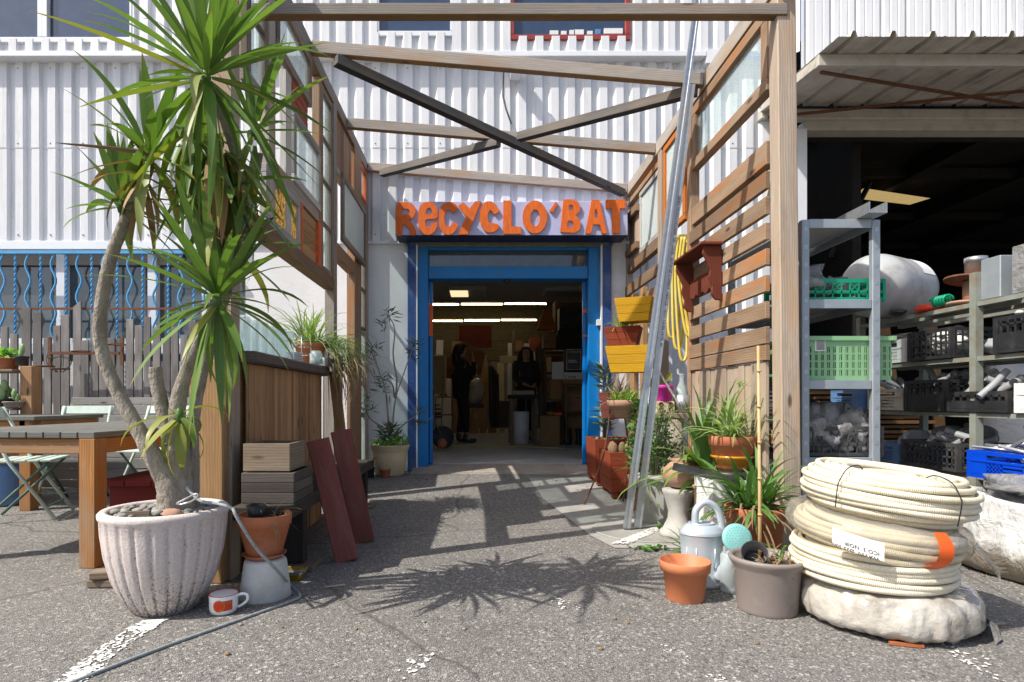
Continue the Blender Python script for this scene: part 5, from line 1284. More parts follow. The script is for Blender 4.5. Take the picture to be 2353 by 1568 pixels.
# crates
def crate(name,label,c,sx,sy,h,m,style='grid',rz=0,nx=8,nz=3,group=None):
    t=thing(name,label,'crate',c,rz,group); th=.012
    sides=((Vector((-sx/2,-sy/2,0)),Vector((1,0,0)),sx),(Vector((sx/2,-sy/2,0)),Vector((0,1,0)),sy),(Vector((sx/2,sy/2,0)),Vector((-1,0,0)),sx),(Vector((-sx/2,sy/2,0)),Vector((0,-1,0)),sy))
    for si,(o,u,L) in enumerate(sides):
        q=MB(); nin=Vector((-u.y,u.x,0)); R=Matrix((u,nin,Vector((0,0,1)))).transposed()
        def bar(a0,a1,z0,z1,tk=th,dn=0): q.box(o+u*((a0+a1)/2)+nin*(tk/2+dn+.001)+Vector((0,0,(z0+z1)/2)),(a1-a0,tk,z1-z0),R)
        e=th+.001
        bar(e,L-e,h-.022,h); bar(e,L-e,0,.02)
        bar(-.002,.03,0,h,th*1.4,-.002); 
        n=max(3,int(nx*L/max(sx,sy)))
        if style=='grid':
            for k in range(1,nz): bar(e,L-e,h*k/nz-.005,h*k/nz+.005,th*.8)
            for k in range(1,n): bar(L*k/n-.004,L*k/n+.004,.02,h-.022,th*.6)
        elif style=='solidlow':
            bar(e,L-e,.021,h*.55,th*.5); bar(e,L-e,h*.78-.005,h*.78+.005)
            for k in range(1,n): bar(L*k/n-.006,L*k/n+.006,h*.55,h-.022,th*.7)
        elif style=='rib':
            bar(e,L*.22,.021,h-.023,th*.6); bar(L*.78,L-e,.021,h-.023,th*.6); bar(L*.4,L*.6,.021,h*.6,th*.5)
            bar(e,L-e,h*.60,h*.68,th*1.3,-.004)
            for k in (.24,.28,.32,.36,.64,.68,.72,.76): bar(L*k-.004,L*k+.004,.021,h*.6,th*.6)
            for zz in (.15,.3,.45): bar(L*.22,L*.78,h*zz-.004,h*zz+.004,th*.4)
        elif style=='x':
            bar(e,L-e,h*.42-.006,h*.42+.006,th*.9); bar(e,L-e,h*.36-.003,h*.36+.003,th*.9)
            for k in range(1,n):
                bar(L*k/n-.003,L*k/n+.003,.02,h-.022,th*.6)
            for k in range(0,n,2):
                for s in (0,1):
                    a,b=L*(k+s)/n,L*(k+1-s)/n; p0=o+u*max(a,e)+nin*.004+Vector((0,0,h*.44)); p1=o+u*min(max(b,e),L-e)+nin*.004+Vector((0,0,h-.024)); q.beam(p0,p1,.005,.005)
        obj('side',q,M[m],t,world=False)
    q=MB(); q.box((0,0,.006),(sx-.03,sy-.03,.01)); obj('base',q,M[m],t,world=False)
    return t
cx=(xa0+xa1)/2; zs=zA(688,d)
crate('plastic_crate','emerald green openwork plastic crate on the galvanised shelf',(cx+.04,3.56,zs+.002),.50,.40,.125,'greenpl','x',nx=10)
def filmbag(label,c,rad,seed,cat='plastic bag',m='film'):
    q=MB(); rn=random.Random(seed)
    q.blob((0,0,0),rad,.55,2.3,26,16,seed,ridge=.9); return tag(obj('plastic_bag',q,M[m],loc=c,world=False),label,cat)
filmbag('crumpled clear bag of fittings at the left in the green crate',(cx-.12,3.55,zs+.12),(.13,.15,.10),1)
filmbag('crumpled clear bag of fittings at the right in the green crate',(cx+.10,3.58,zs+.10),(.12,.14,.065),2)
# pale green slotted crate with real slots
zc=zA(874,d); 
def slotted(label,c,sx,sy,h,m):
    t=thing('plastic_crate',label,'crate',c); th=.004
    for (o,u,L) in ((Vector((-sx/2,-sy/2,0)),Vector((1,0,0)),sx),(Vector((sx/2,-sy/2,0)),Vector((0,1,0)),sy),(Vector((sx/2,sy/2,0)),Vector((-1,0,0)),sx),(Vector((-sx/2,sy/2,0)),Vector((0,-1,0)),sy)):
        q=MB(); nin=Vector((-u.y,u.x,0)); R=Matrix((u,nin,Vector((0,0,1)))).transposed()
        def bar(a0,a1,z0,z1,tk=th,dn=0): q.box(o+u*((a0+a1)/2)+nin*(tk/2+dn)+Vector((0,0,(z0+z1)/2)),(a1-a0,tk,z1-z0),R)
        bar(-.02,L+.02,h-.025,h,.02,-.012); bar(0,L,h*.80,h-.026); bar(0,L,0,h*.10)
        rows=4; z0=h*.10; dz=h*.70/rows
        for r in range(rows):
            bar(0,L,z0+dz*r+dz*.78,z0+dz*(r+1))
            n=int(L/.034)
            for k in range(n):
                a=L*k/n; bar(a,a+L/n*.55,z0+dz*r,z0+dz*r+dz*.78); bar(a+L/n*.70,a+L/n*.80,z0+dz*r,z0+dz*r+dz*.78)
        obj('side',q,M[m],t,world=False)
    q=MB(); q.box((0,0,.006),(sx-.01,sy-.01,.01)); obj('base',q,M[m],t,world=False)
    q=MB(); q.box2((-sx/2+.09,-sy/2-.002,h*.66),(-sx/2+.15,-sy/2-.0005,h*.92)); l=obj('label',q,M['paper'],t,world=False)
    q=MB()
    for k in range(9): q.box2((-sx/2+.098,-sy/2-.003,h*.69+k*.0062),(-sx/2+.145,-sy/2-.0021,h*.69+k*.0062+.003))
    tag(obj('barcode',q,M['ink'],l,world=False),kind='stuff')
    return t
slotted('pale green slotted plastic crate with white barcode label on the galvanised shelf',(cx+.055,3.56,zc+.002),.53,.42,.25,'palegreen')
q=MB(); q.box((cx+.04,3.58,zc+.10),(.44,.34,.17)); tag(obj('crate_contents',q,M['black2']),'dark mixed fittings lying inside the pale green crate','fittings')
zd=zA(1052,d)
crate('plastic_crate','black lattice crate full of bagged pipe fittings on the lowest galvanised shelf',(cx+.03,3.56,zd+.002),.50,.40,.17,'black2','x',nx=10)
for i,(dx,dy,rz_,s) in enumerate(((-.14,-.05,.15,(.13,.13,.12)),(.05,.05,.17,(.16,.14,.13)),(.17,-.06,.14,(.10,.12,.12)),(.0,-.1,.10,(.12,.10,.08)))):
    filmbag(('large','tall','right-hand','low front')[i]+' crumpled clear bag in the black lattice crate',(cx+.03+dx*.9,3.56+dy,zd+rz_),s,11+i)
# second rack, running towards the hangar
R2=thing('iron_rack','old grey-green angle-iron rack loaded with plastic crates in front of the hangar','shelf rack',(3.1,3.8,0))
X2=2.9
def y2(px): return F*X2/(px-CX)
for px in (2242,1976):
    yy=y2(px)
    for xx,w in ((X2,.045),(X2+.48,.04)):
        q=MB(); q.box2((xx,yy,0),(xx+w,yy+.004,1.62 if px>2200 else 1.50)); q.box2((xx,yy+.0045,0),(xx+.004,yy+w,1.62 if px>2200 else 1.5)); obj('upright',q,M['steel_old'],R2)
zsh=[1.45,1.13,.80,.44]
for z in zsh:
    for k in range(4):
        q=MB(); x=X2+.01+k*.15; q.box2((x,2.5,z-.03),(x+.035,4.5,z-.004),uvaxis=1); q.box2((x+.0355,2.5,z-.0085),(x+.07,4.5,z-.004)); obj('shelf_bar',q,M['steel_old'],R2)
# tank lying on the top shelf
T=thing('pressure_tank','silver grey pressure tank lying on the top shelf of the iron rack','tank',(X2+.1,4.35,1.45))
M3=Matrix.Rotation(pi/2,3,'Y')@Matrix.Rotation(0,3,'Z')
q=MB(); pr=[(.0001,-.36),(.10,-.35),(.17,-.315),(.215,-.25),(.225,-.19),(.225,.19),(.215,.25),(.17,.315),(.10,.35),(.0001,.36)]
q.lathe(pr,(X2+.10,4.3,1.69),40,M=Matrix.Rotation(radians(30),3,'Z')@M3); obj('shell',q,M['tank'],T)
q=MB()
for i in range(7):
    a=-.35+i*.12
    for s in (.02,.20): q.v.append(Vector((X2,4.3,1.655))+Matrix.Rotation(radians(18),3,'Z')@Vector((s,-.228*cos(a)*.72,.228*.70+.0*a+.06*sin(a))))
q=MB(); 
for i in range(7):
    a=radians(20+i*8)
    for s in (.03,.20): q.v.append(Vector((X2+.10,4.3,1.69))+Matrix.Rotation(radians(30),3,'Z')@Vector((s,-.2275*cos(a),.2275*sin(a))))
for i in range(6): q.face([2*i,2*i+1,2*i+3,2*i+2],None,0,True)
obj('label',q,M['paper'],T)
def ongrid(px,z): return Vector((X2,y2(px),z))
q=MB(); q.lathe([(.0001,0),(.11,0),(.115,.02),(.10,.035),(.10,.045),(.06,.05),(.0001,.05)],(X2+.10,3.86,1.452),32); tag(obj('red_disc',q,M['redpl']),'round red plastic lid on the top shelf in front of the tank','lid')
q=MB(); q.blob((X2-.01,4.05,1.475),(.04,.07,.022),.2,2,14,8,2); tag(obj('rubber_ring',q,M['black']),'black rubber ring on the top shelf next to the red lid','ring')
T=thing('cable_reel','wooden cable reel with grey flanges lying on the top shelf','cable reel',(X2+.13,3.62,1.452))
q=MB(); q.lathe([(.0001,0),(.14,0),(.14,.014),(.0001,.014)],(X2+.15,3.62,1.452),36,M=Matrix.Rotation(.10,3,'Y')); obj('flange',q,M['clay'],T)
q=MB(); q.lathe([(.055,0),(.055,.14)],(X2+.15,3.62,1.465),24); obj('core',q,M['clay'],T)
q=MB(); q.lathe([(.0001,0),(.15,0),(.15,.012),(.0001,.012)],(X2+.15,3.62,1.605),36,M=Matrix.Rotation(.14,3,'Y')); obj('flange',q,M['rust'],T)
q=MB(); q.tube([Vector((X2+.03+.03*cos(k*.7),3.66+.0025*k,1.50+.03*sin(k*.7))) for k in range(50)],.007,6); tag(obj('green_hose',q,M['greenpl']),'bundle of bright green ribbed hose beside the cable reel','hose')
T=thing('metal_tin','shiny metal tin standing on the cable reel','tin',(X2+.13,3.55,1.62)); q=MB(); q.lathe([(.055,0),(.055,.09),(.058,.092),(.058,.12),(.0001,.12)],(X2+.13,3.58,1.62),28); obj('can',q,M['aluminium'],T)
for i,(yy,w,h,l) in enumerate(((3.30,.13,.235,'galvanised sheet-metal box nearest the metal tin on the top shelf'),(3.12,.11,.26,'clear-wrapped sheet-metal box on the top shelf'),(2.98,.16,.31,'large galvanised sheet-metal box at the right edge of the top shelf'))):
    q=MB(); q.box2((X2+.03,yy,1.452),(X2+.30,yy+w,1.452+h)); tag(obj('metal_box',q,M['galv_dull'] if i!=1 else M['film'],bev=.004),l,'metal box')
# crates on the rack shelves
crate('plastic_crate','white plastic crate with ribbed end on the second shelf of the iron rack',(X2+.17,4.17,1.132),.34,.34,.16,'whitepl','rib')
filmbag('pale sheet of plastic lying over the white crate',(X2+.13,4.2,1.31),(.16,.2,.03),31)
crate('plastic_crate','black lattice crate of white pipe elbows on the second shelf',(X2+.17,3.78,1.132),.36,.36,.19,'black','grid',nx=9,nz=4)
q=MB(); q.blob((X2+.17,3.78,1.24),(.14,.14,.09),.4,3,18,12,6,ridge=.5); tag(obj('fittings',q,M['whitepl']),'white pipe fittings heaped in the black lattice crate','fittings')
crate('plastic_crate','dark openwork crate with flat bottom band at the right of the second shelf',(X2+.17,3.10,1.132),.36,.40,.20,'black','solidlow',nx=9)
q=MB(); q.blob((X2+.17,3.44,1.19),(.10,.11,.05),.4,3,18,12,8,ridge=.5); tag(obj('fittings',q,M['pvcgrey']),'grey round fittings between the black crates on the second shelf','fittings')
crate('plastic_crate','faded blue plastic crate on the third shelf of the iron rack',(X2+.13,4.60,.802),.34,.34,.15,'bluepl2','rib')
crate('plastic_crate','dirty cream plastic crate on the third shelf of the iron rack',(X2+.17,4.20,.802),.34,.36,.15,'creampl','rib')
q=MB(); q.tube(curve([(X2+.08,4.08,.95),(X2+.14,4.2,.985),(X2+.2,4.32,.95)],5),.02,8); tag(obj('pipe_bend',q,M['whitepl']),'white pipe bend resting across the cream crate','pipe')
crate('plastic_crate','tall black crate between the cream crate and the grey pipe crate',(X2+.17,3.82,.802),.36,.34,.20,'black','solidlow',nx=8)
crate('plastic_crate','low black crate heaped with grey pipe fittings on the third shelf',(X2+.17,3.42,.802),.36,.42,.12,'black','solidlow',nx=8)
crate('plastic_crate','white openwork crate at the right edge of the third shelf',(X2+.17,2.98,.802),.36,.38,.16,'whitepl','rib')
def pipeheap(c,n,L,r,m,seed,label,spread=(.14,.16,.05)):
    rn=random.Random(seed); t=thing('pipe_fittings',label,'fittings',c)
    for k in range(n):
        p=Vector((rn.gauss(0,spread[0]*.5),rn.gauss(0,spread[1]*.5),rn.uniform(0,spread[2]))); a=rn.uniform(0,6.3); e=rn.uniform(-.3,.9); dv=Vector((cos(a)*cos(e),sin(a)*cos(e),sin(e)))*L*rn.uniform(.6,1.2); sdv=Vector((-sin(a),cos(a),rn.uniform(0,.6)))*L*.35
        q=MB(); q.tube(curve([p-dv/2,p+sdv*.3,p+dv/2+sdv],4),r*rn.uniform(.8,1.2),9,cap=False); obj('fitting',q,M[m],t,world=False)
    return t
pipeheap((X2+.16,3.42,.92),18,.16,.022,'pvcgrey',3,'heap of grey pipe bends in the low black crate')
pipeheap((X2+.16,2.98,.96),9,.2,.026,'whitepl',4,'white gutter pieces sticking out of the white openwork crate')
crate('plastic_crate','dusty black crate with paper label on the lowest shelf, left of the strong blue crate',(X2+.12,3.72,.442),.36,.46,.17,'black2','grid',nx=12,nz=4)
for k,(dx,dy,dz,a) in enumerate(((-.02,.30,.08,.7),(.05,.12,.13,.2),(.10,-.06,.13,.5),(.02,.42,.05,1.1))):
    c=Vector((X2+.12+dx,3.72+dy,.50+dz)); q=MB(); q.lathe([(.07,-.06),(.075,.0),(.085,.01),(.085,.05),(.06,.052),(.055,.0),(.0001,-.02)],c,24,M=Matrix.Rotation(a,3,'X')@Matrix.Rotation(-.3,3,'Y')); tag(obj('pipe_socket',q,M['pvcgrey']),('wide grey pipe socket facing out left of the dusty black crate','grey pipe coupling lying in the dusty black crate','upturned grey pipe collar in the dusty black crate','grey pipe ring leaning at the back of the lowest shelf')[k],'pipe socket')
crate('plastic_crate','faded blue crate almost hidden behind the dusty black crate',(X2+.13,4.15,.442),.34,.30,.13,'bluepl2','rib')
crate('plastic_crate','strong blue plastic crate full of metal handles on the lowest shelf',(X2+.05,3.04,.442),.38,.56,.15,'bluepl','rib')
pipeheap((X2+.05,3.04,.57),26,.22,.009,'aluminium',5,'heap of bent metal handles in the strong blue crate',(.14,.22,.06))
pipeheap((X2+.1,2.9,.60),8,.3,.02,'black2',6,'dark bent tubes behind the metal handles in the blue crate',(.12,.1,.08))
pipeheap((X2+.17,3.82,.99),12,.14,.018,'pvcgrey',13,'grey pipe elbows in the tall black crate of the third shelf',(.14,.14,.04))
pipeheap((X2+.17,3.10,1.30),12,.15,.02,'whitepl',14,'white pipe pieces in the dark openwork crate of the second shelf',(.14,.16,.05))
pipeheap((X2+.15,4.20,.94),8,.14,.018,'pvcgrey',15,'grey pipe ends sticking out of the dirty cream crate',(.12,.14,.04))
pipeheap((X2+.15,3.72,.60),16,.14,.024,'pvcgrey',16,'grey couplings heaped in the dusty black crate',(.14,.18,.05))
q=MB(); q.lathe([(.11,0),(.125,.01),(.15,.18),(.145,.18),(.12,.012),(.0001,.012)],(X2+.18,4.55,1.132),28); tag(obj('grey_tub',q,M['pvcgrey']),'round grey tub at the far end of the second shelf','tub')
crate('plastic_crate','dark red crate on the ground under the iron rack',(X2+.2,3.25,.002),.36,.8,.22,'maroonpl','grid',nx=12,nz=3)
# timber stacked behind the racks
T=thing('timber_stack','stack of raw planks seen between the racks and the hangar','timber stack',(3.3,5.3,0))
rn=random.Random(4)
for k in range(16):
    q=MB(); q.box((3.35+rn.uniform(-.06,.06),5.5+rn.uniform(-.05,.05),.35+k*.042),(1.0,.9,.026),Matrix.Rotation(rn.uniform(-.04,.04),3,'Z')); obj('plank',q,M['plankend'],T)
q=MB(); q.box2((2.95,5.15,0),(3.75,5.9,.33)); obj('bearers',q,M['dark_wood'],T)
for k,(x,lz) in enumerate(((4.55,.1),(4.75,-.05),(5.0,.08),(5.5,-.1),(6.0,.05))):
    q=MB(); q.beam((x,7.6,0),(x+lz,7.9,1.9+.1*k),.14,.03,up=(0,1,0)); tag(obj('leaning_timber',q,M['plankend']),('first','second','third','fourth','rightmost')[k]+' brown timber leaning inside the dark hangar','timber')
T=thing('white_sack','pale sack standing in the dark hangar behind the racks','sack',(6.9,7.6,0)); q=MB(); q.blob((6.9,7.6,.75),(.42,.35,.75),.2,2,24,16,4,flatz=-.75); obj('sack',q,M['bigbag'],T)
# bulk bag at the right edge
T=thing('bulk_bag','white woven bulk bag with black strap standing at the right edge','bulk bag',(2.86,2.93,0))
def m_bag():
    m,n,b=newmat('dirty white woven bag'); co=coords(n,'Object')
    sp=N(n,'ShaderNodeSeparateXYZ'); n.links.new(co,sp.inputs[0])
    a=N(n,'ShaderNodeMath',operation='MULTIPLY_ADD'); n.links.new(noise(n,co,8,5,.7),a.inputs[0]); a.inputs[1].default_value=-.25; n.links.new(sp.outputs[2],a.inputs[2])
    c=mix(n,ramp(n,a.outputs[0],[(0,.85),(.06,0)]),(.52,.52,.505),(.18,.14,.09))
    n.links.new(c,b.inputs['Base Color']); b.inputs['Roughness'].default_value=.6
    bump(n,b,noise(n,co,11,5,.6,.6),.9,.04); return m
q=MB(); n_=110; prof=[(.30,0),(.34,.02),(.365,.05),(.38,.09),(.385,.13),(.378,.17),(.37,.21),(.362,.25),(.355,.29),(.35,.33),(.347,.37),(.345,.40),(.335,.405),(.33,.38),(.32,.25)]
for i,(r,z) in enumerate(prof):
    for k in range(n_):
        a=2*pi*k/n_; sq=1/max(abs(cos(a)),abs(sin(a)))**.55; w=1+.06*mnoise.noise(Vector((cos(a)*3,sin(a)*3,z*9)))+.07*abs(mnoise.noise(Vector((cos(a)*8,sin(a)*8,z*22))))-.03*abs(mnoise.noise(Vector((cos(a)*14,sin(a)*14,z*40)))); q.v.append(Vector((r*sq*w*cos(a),r*sq*w*sin(a),z*(1+.05*sin(a*3)) )))
for i in range(len(prof)-1):
    for k in range(n_): q.face([i*n_+k,i*n_+(k+1)%n_,(i+1)*n_+(k+1)%n_,(i+1)*n_+k],None,0,True)
obj('bag',q,m_bag(),T,world=False)
q=MB(); q.box((-.285,-.385,.33),(.06,.008,.16),Matrix.Rotation(-.1,3,'Y')); obj('strap',q,M['black2'],T,world=False)
filmbag('bright plastic sacks stuffed in the top of the bulk bag',(2.90,2.93,.40),(.24,.26,.10),41,m='film')
# ---------------------------------------------------------------- right side: planters, pots, studs
def boxplanter(label,c,sx,sy,h,m,rz=0,rows=3,flare=.25,soil=True,legs=0,tilt=0):
    t=thing('planter_box',label,'planter box',c,rz); th=.018; zb=.05 if legs else 0
    for r in range(rows):
        z0=zb+h*r/rows; z1=zb+h*(r+1)/rows-.002; k0=1+flare*(r/rows); k1=1+flare*((r+1)/rows)
        for s in (-1,1):
            q=MB(); a0,a1=sx/2*k0,sx/2*k1; y0,y1=s*sy/2*k0,s*sy/2*k1
            q.prism([(-a0,y0,z0),(a0,y0,z0),(a1,y1,z1),(-a1,y1,z1)][::s*-1 or 1],(0,-s*th,0)); q.uv=[[(q.v[v].x,q.v[v].z) for v in f] for f in q.f]; obj('plank',q,M[m],t,world=False,bev=.002)
            q=MB(); b0,b1=sy/2*k0-th*1.05,sy/2*k1-th*1.05; x0,x1=s*sx/2*k0,s*sx/2*k1
            q.prism([(x0,-b0,z0),(x0,b0,z0),(x1,b1,z1),(x1,-b1,z1)],(-s*th,0,0)); q.uv=[[(q.v[v].y,q.v[v].z) for v in f] for f in q.f]; obj('plank',q,M[m],t,world=False,bev=.002)
    q=MB(); q.box((0,0,zb+.012),(sx-.04,sy-.04,.02)); obj('base',q,M[m],t,world=False)
    if soil:
        k=1+flare*.8; q=MB(); q.box((0,0,zb+h*.86),(sx*k-.045,sy*k-.045,.015)); obj('soil',q,M['soil'],t,world=False)
    for (x,y) in ((-1,-1),(1,-1),(-1,1),(1,1)) if legs else ():
        q=MB(); q.box((x*(sx/2-.04),y*(sy/2-.04),.025),(.05,.05,.05)); obj('foot',q,M[m],t,world=False)
    return t
ga=gz(1.25,5.2)
T=boxplanter('red stained box planter standing nearest in front of the blue door frame',(1.275,5.17,ga),.32,.42,.34,'redbox',0,3,.08,True,1)
rn=random.Random(8)
q=MB()
for k in range(7): q.blob((rn.uniform(-.12,.12),rn.uniform(-.15,.15),.40),(.035,.03,.06),.15,3,10,8,k)
obj('cactus',q,M['dry'],T,world=False)
T=boxplanter('red stained box planter behind the nearer one, beside the door frame',(1.27,5.68,gz(1.2,5.7)),.36,.42,.38,'redbox',0,3,.08,True,1)
q=MB(); q.tube([(-.05,0,.4),(-.06,0,.7),(-.02,0,1.05)],.012,6); obj('stem',q,M['olean'],T,world=False)
q=MB()
for k in range(90):
    z=rn.uniform(.45,1.1); a=rn.uniform(0,6.3); q.leaf((-.05,0,z),(cos(a),sin(a),rn.uniform(-.1,.8)),rn.uniform(.10,.17),.022)
for k in range(130): q.leaf((rn.uniform(-.15,.15),rn.uniform(-.15,.15),.40),(rn.gauss(0,1),rn.gauss(0,1),.6),.04,.03)
obj('foliage',q,M['olean'],T,world=False)
# hanging planters on the right screen
def hang(label,px,py,d,sx,sy,h,m,rz,fl=.3):
    return boxplanter(label,P(px,py,d),sx,sy,h,m,rz,3,fl,True)
T=hang('yellow painted planter box, upper of the two on the right screen',1460,741,5.0,.24,.17,.20,'yellow_wood',-.45)
T=hang('red painted planter box with grassy plant between the two yellow boxes',1432,797,5.15,.24,.16,.17,'redbox',-.40)
obj('foliage',tuft(40,.22,.012,(.2,1.3),1.5,.06,21,z=.15),M['spider'],T,world=False)
T=hang('yellow painted planter box, lower of the two on the right screen',1446,857,4.9,.28,.17,.22,'yellow_wood',-.40)
T=hang('maroon planter box with dark straps behind the clay bowl',1420,962,5.35,.26,.18,.24,'maroon',-.3)
obj('foliage',tuft(24,.30,.016,(.3,1.4),1.0,.06,22,z=.2),M['dry'],T,world=False)
# clay bowl on iron stand
b0=P(1434,1000,4.75)
ST=thing('plant_stand','wrought iron plant stand with thin bent legs below the clay bowl','plant stand',(b0.x,b0.y,gz(b0.x,b0.y)))
zr_=zA(940,4.75)
q=MB(); q.tube([Vector((b0.x+.11*cos(k*pi/12),b0.y+.11*sin(k*pi/12),zr_)) for k in range(24)],.006,6,closed=True); obj('ring',q,M['rust'],ST)
for a,fxx in ((pi*.95,-.30),(-.9,.06),(pi*.45,.02)):
    q=MB(); p=Vector((b0.x+.11*cos(a),b0.y+.11*sin(a),zr_+.01)); e=Vector((b0.x+fxx+.11*cos(a)*.2,b0.y+.14*sin(a),gz(b0.x,b0.y)+.006)); q.tube(curve([p+Vector((-.03,0,.05)),p,p*.5+e*.5+Vector((.05,0,.0)),e],6),.007,6); obj('leg',q,M['rust'],ST)
T=make_pot('clay_bowl','pale clay bowl with scalloped rim and succulents on the iron stand','potted plant',(b0.x,b0.y,zr_-.07),.135,.07,.14,'clay',.05)
obj('foliage',tuft(60,.15,.014,(.1,1.4),1.2,.08,23,z=.13),M['bright'],T,world=False); obj('dry_foliage',tuft(30,.16,.01,(-.4,1.0),2,.08,24,z=.13),M['dry'],T,world=False)
# pink pot, cream block, bottle, bucket on a plank ledge
LD=thing('plank_ledge','rough grey plank ledge on a stump behind the steel studs','ledge',(1.45,4.6,0)); d=4.55
zl_=zA(950,d)
q=MB(); q.box2((fx(1490,d),d-.06,zl_-.04),(fx(1585,d),d+.16,zl_),uvaxis=0); obj('plank',q,M['crate_wood'],LD,bev=.004)
q=MB(); q.lathe([(.11,0),(.10,.3),(.105,zl_-.045)],(fx(1545,d),d+.05,0),18,wob=.06); obj('stump',q,M['bark'],LD)
q=MB(); q.box2((fx(1503,d),d-.05,zl_+.001),(fx(1546,d),d+.05,zl_+.09)); T=tag(obj('pierced_block',q,M['creamblock'],bev=.005),'cream pierced clay block under the pink pot','block')
for k in range(2):
    for j in range(2):
        q=MB(); c=Vector((fx(1514+22*k,d),d-.052,zl_+.03+.04*j)); q.lathe([(.018,0),(.018,.003),(.011,.003),(.011,.0005),(.0001,.0005)],c,14,M=Matrix.Rotation(pi/2,3,'X')); obj('hole',q,M['rust'],T)
make_pot('pink_pot','magenta plastic flower pot on the cream pierced block',"flower pot",(fx(1526,d),d,zl_+.092),.072,.056,.125,'pink',.03)
T=thing('zinc_bucket','small zinc bucket with paper band beside the cream block','bucket',(fx(1568,d),d,zl_+.001)); q=MB(); q.lathe([(.055,0),(.07,.14),(.066,.14),(.05,.008),(.0001,.008)],(0,0,0),28); obj('bucket',q,M['galv'],T,world=False)
T=thing('glass_bottle','clear glass bottle standing in the zinc bucket','bottle',(fx(1566,d),d,zl_+.02)); q=MB(); q.lathe([(.0001,0),(.036,0),(.038,.01),(.038,.17),(.016,.23),(.016,.27),(.02,.275),(.02,.285),(.013,.285)],(0,0,0),24); obj('glass',q,M['bottle'],T,world=False)
# yellow hose
T=thing('garden_hose','yellow garden hose hanging in long loops from the right screen','hose',(1.55,4.65,1.5)); rn=random.Random(6)
for k in range(5):
    x0=1546+k*7; dd=4.68-.03*k; a=P(x0,545,dd); b=P(x0-10+6*k,760+25*(k%3),dd-.05); c=P(x0+18,700+20*k,dd); e=P(x0+10,540,dd+.03)
    q=MB(); q.tube(curve([a+Vector((0,0,.0)),P(x0-8,640,dd),b,b+Vector((.05,0,-.03)),c,P(x0+14,620,dd),e],8),.0115,8); obj('loop',q,M['hose'],T)
# small mahogany wall shelf
T=thing('wall_shelf','carved reddish-brown wall shelf hanging on the slatted right screen','wall shelf',(1.52,4.3,1.9))
ya,yb_=3.85,4.42; zt_=zA(556,3.85); xw=XR-.05
q=MB(); q.box2((xw-.15,ya-.02,zt_-.02),(xw,yb_+.02,zt_),uvaxis=1); obj('top',q,M['mahogany'],T,bev=.004)
def brk(y):
    prof=[(0,0),(-.12,0),(-.125,-.05),(-.10,-.10),(-.075,-.16),(-.085,-.21),(-.062,-.27),(-.07,-.32),(-.04,-.355),(0,-.36)]
    q=MB(); q.prism([(xw-.001+x,y,zt_-.021+z) for x,z in prof],(0,.024,0)); q.uv=[[(q.v[v].z,q.v[v].x) for v in f] for f in q.f]; obj('bracket',q,M['mahogany'],T,bev=.003)
brk(ya+.01); brk(yb_-.04)
lo=[]; ly=[]
n=24
pts=[(ya+.036,-.16),(yb_-.045,-.16)]
low=[]
for k in range(n+1):
    t=k/n; low.append((yb_-.045+(ya+.036-yb_+.045)*t,-.27-.025*abs(sin(t*pi*4))))
q=MB(); q.prism([(xw-.012,y,zt_+z) for y,z in pts+low],(-.016,0,0)); q.uv=[[(q.v[v].y,q.v[v].z) for v in f] for f in q.f]; obj('apron',q,M['mahogany'],T)
# galvanised studs leaning
def stud(b,t,label,txt=None):
    T=thing('steel_stud',label,'steel stud',b); b=Vector(b); t=Vector(t); ax=(t-b).normalized(); side=ax.cross(Vector((0,-1,0))).normalized()*-1; nrm=ax.cross(side).normalized()
    if nrm.y>0: nrm=-nrm
    R=Matrix((ax,side,nrm)).transposed(); L=(t-b).length; q=MB()
    prof=[(-.024,0),(-.024,.018),(-.010,.018),(-.008,.013),(.008,.013),(.010,.018),(.024,.018),(.024,0),(.020,-.012),(-.020,-.012)]
    pts=[b+side*u+nrm*w for u,w in prof]; q.prism(pts,ax*L); obj('profile',q,M['galv'],T)
    if txt:
        me=tmesh(txt,.026,M['ink'],frame(b+ax*(L*.30)+nrm*.0185+side*.0125,ax*1,side*1) if False else frame(b+ax*(L*.74)+nrm*.0188-side*.0,-ax,-side),.0002)
        o=obj('lettering',me,None,T); o.location=-T.location
    return T
stud((.985,3.92,.02),P(1607,-30,4.16),'galvanised steel stud leaning on the pergola, left one, grooved face')
stud((1.065,3.95,.02),P(1588,196,4.12),'galvanised steel stud leaning on the pergola, right one, with printed text','SEMIN PROFILS F47/3000   NF - CSTB   20 P19 NF 21390919   04/01/22   14111  CE EN 14195  A1')
# concrete square planter with bush
T=thing('concrete_planter','square grey concrete planter holding a loose green bush behind the steel studs','planter',(1.27,4.22,.0))
q=MB(); q.box((0,0,.17),(.235,.235,.33),Matrix.Rotation(-.25,3,'Z'),taper=1.05); obj('trough',q,M['concrete'],T,world=False,bev=.008)
rn=random.Random(12); q=MB(); lf=MB()
for k in range(26):
    a=rn.uniform(0,6.3); e=Vector((cos(a)*rn.uniform(.05,.2),sin(a)*rn.uniform(.05,.2),rn.uniform(.5,.84))); cp=curve([(0,0,.3),(e.x*.4,e.y*.4,.3+(e.z-.3)*.6),e],4); q.tube(cp,.004,5)
    for j in range(34):
        c=cp[rn.randrange(3,len(cp))]+Vector((rn.gauss(0,.03),rn.gauss(0,.03),rn.gauss(0,.03))); lf.leaf(c,(rn.gauss(0,1),rn.gauss(0,1),rn.gauss(0,.7)),rn.uniform(.025,.045),.018)
for k in range(26):
    a=rn.uniform(3,6); r=.13; lf.leaf((r*cos(a),r*sin(a),.33-rn.random()*.18),(cos(a),sin(a),-.6),.05,.025)
obj('stems',q,M['bark'],T,world=False); obj('foliage',lf,M['green'],T,world=False)
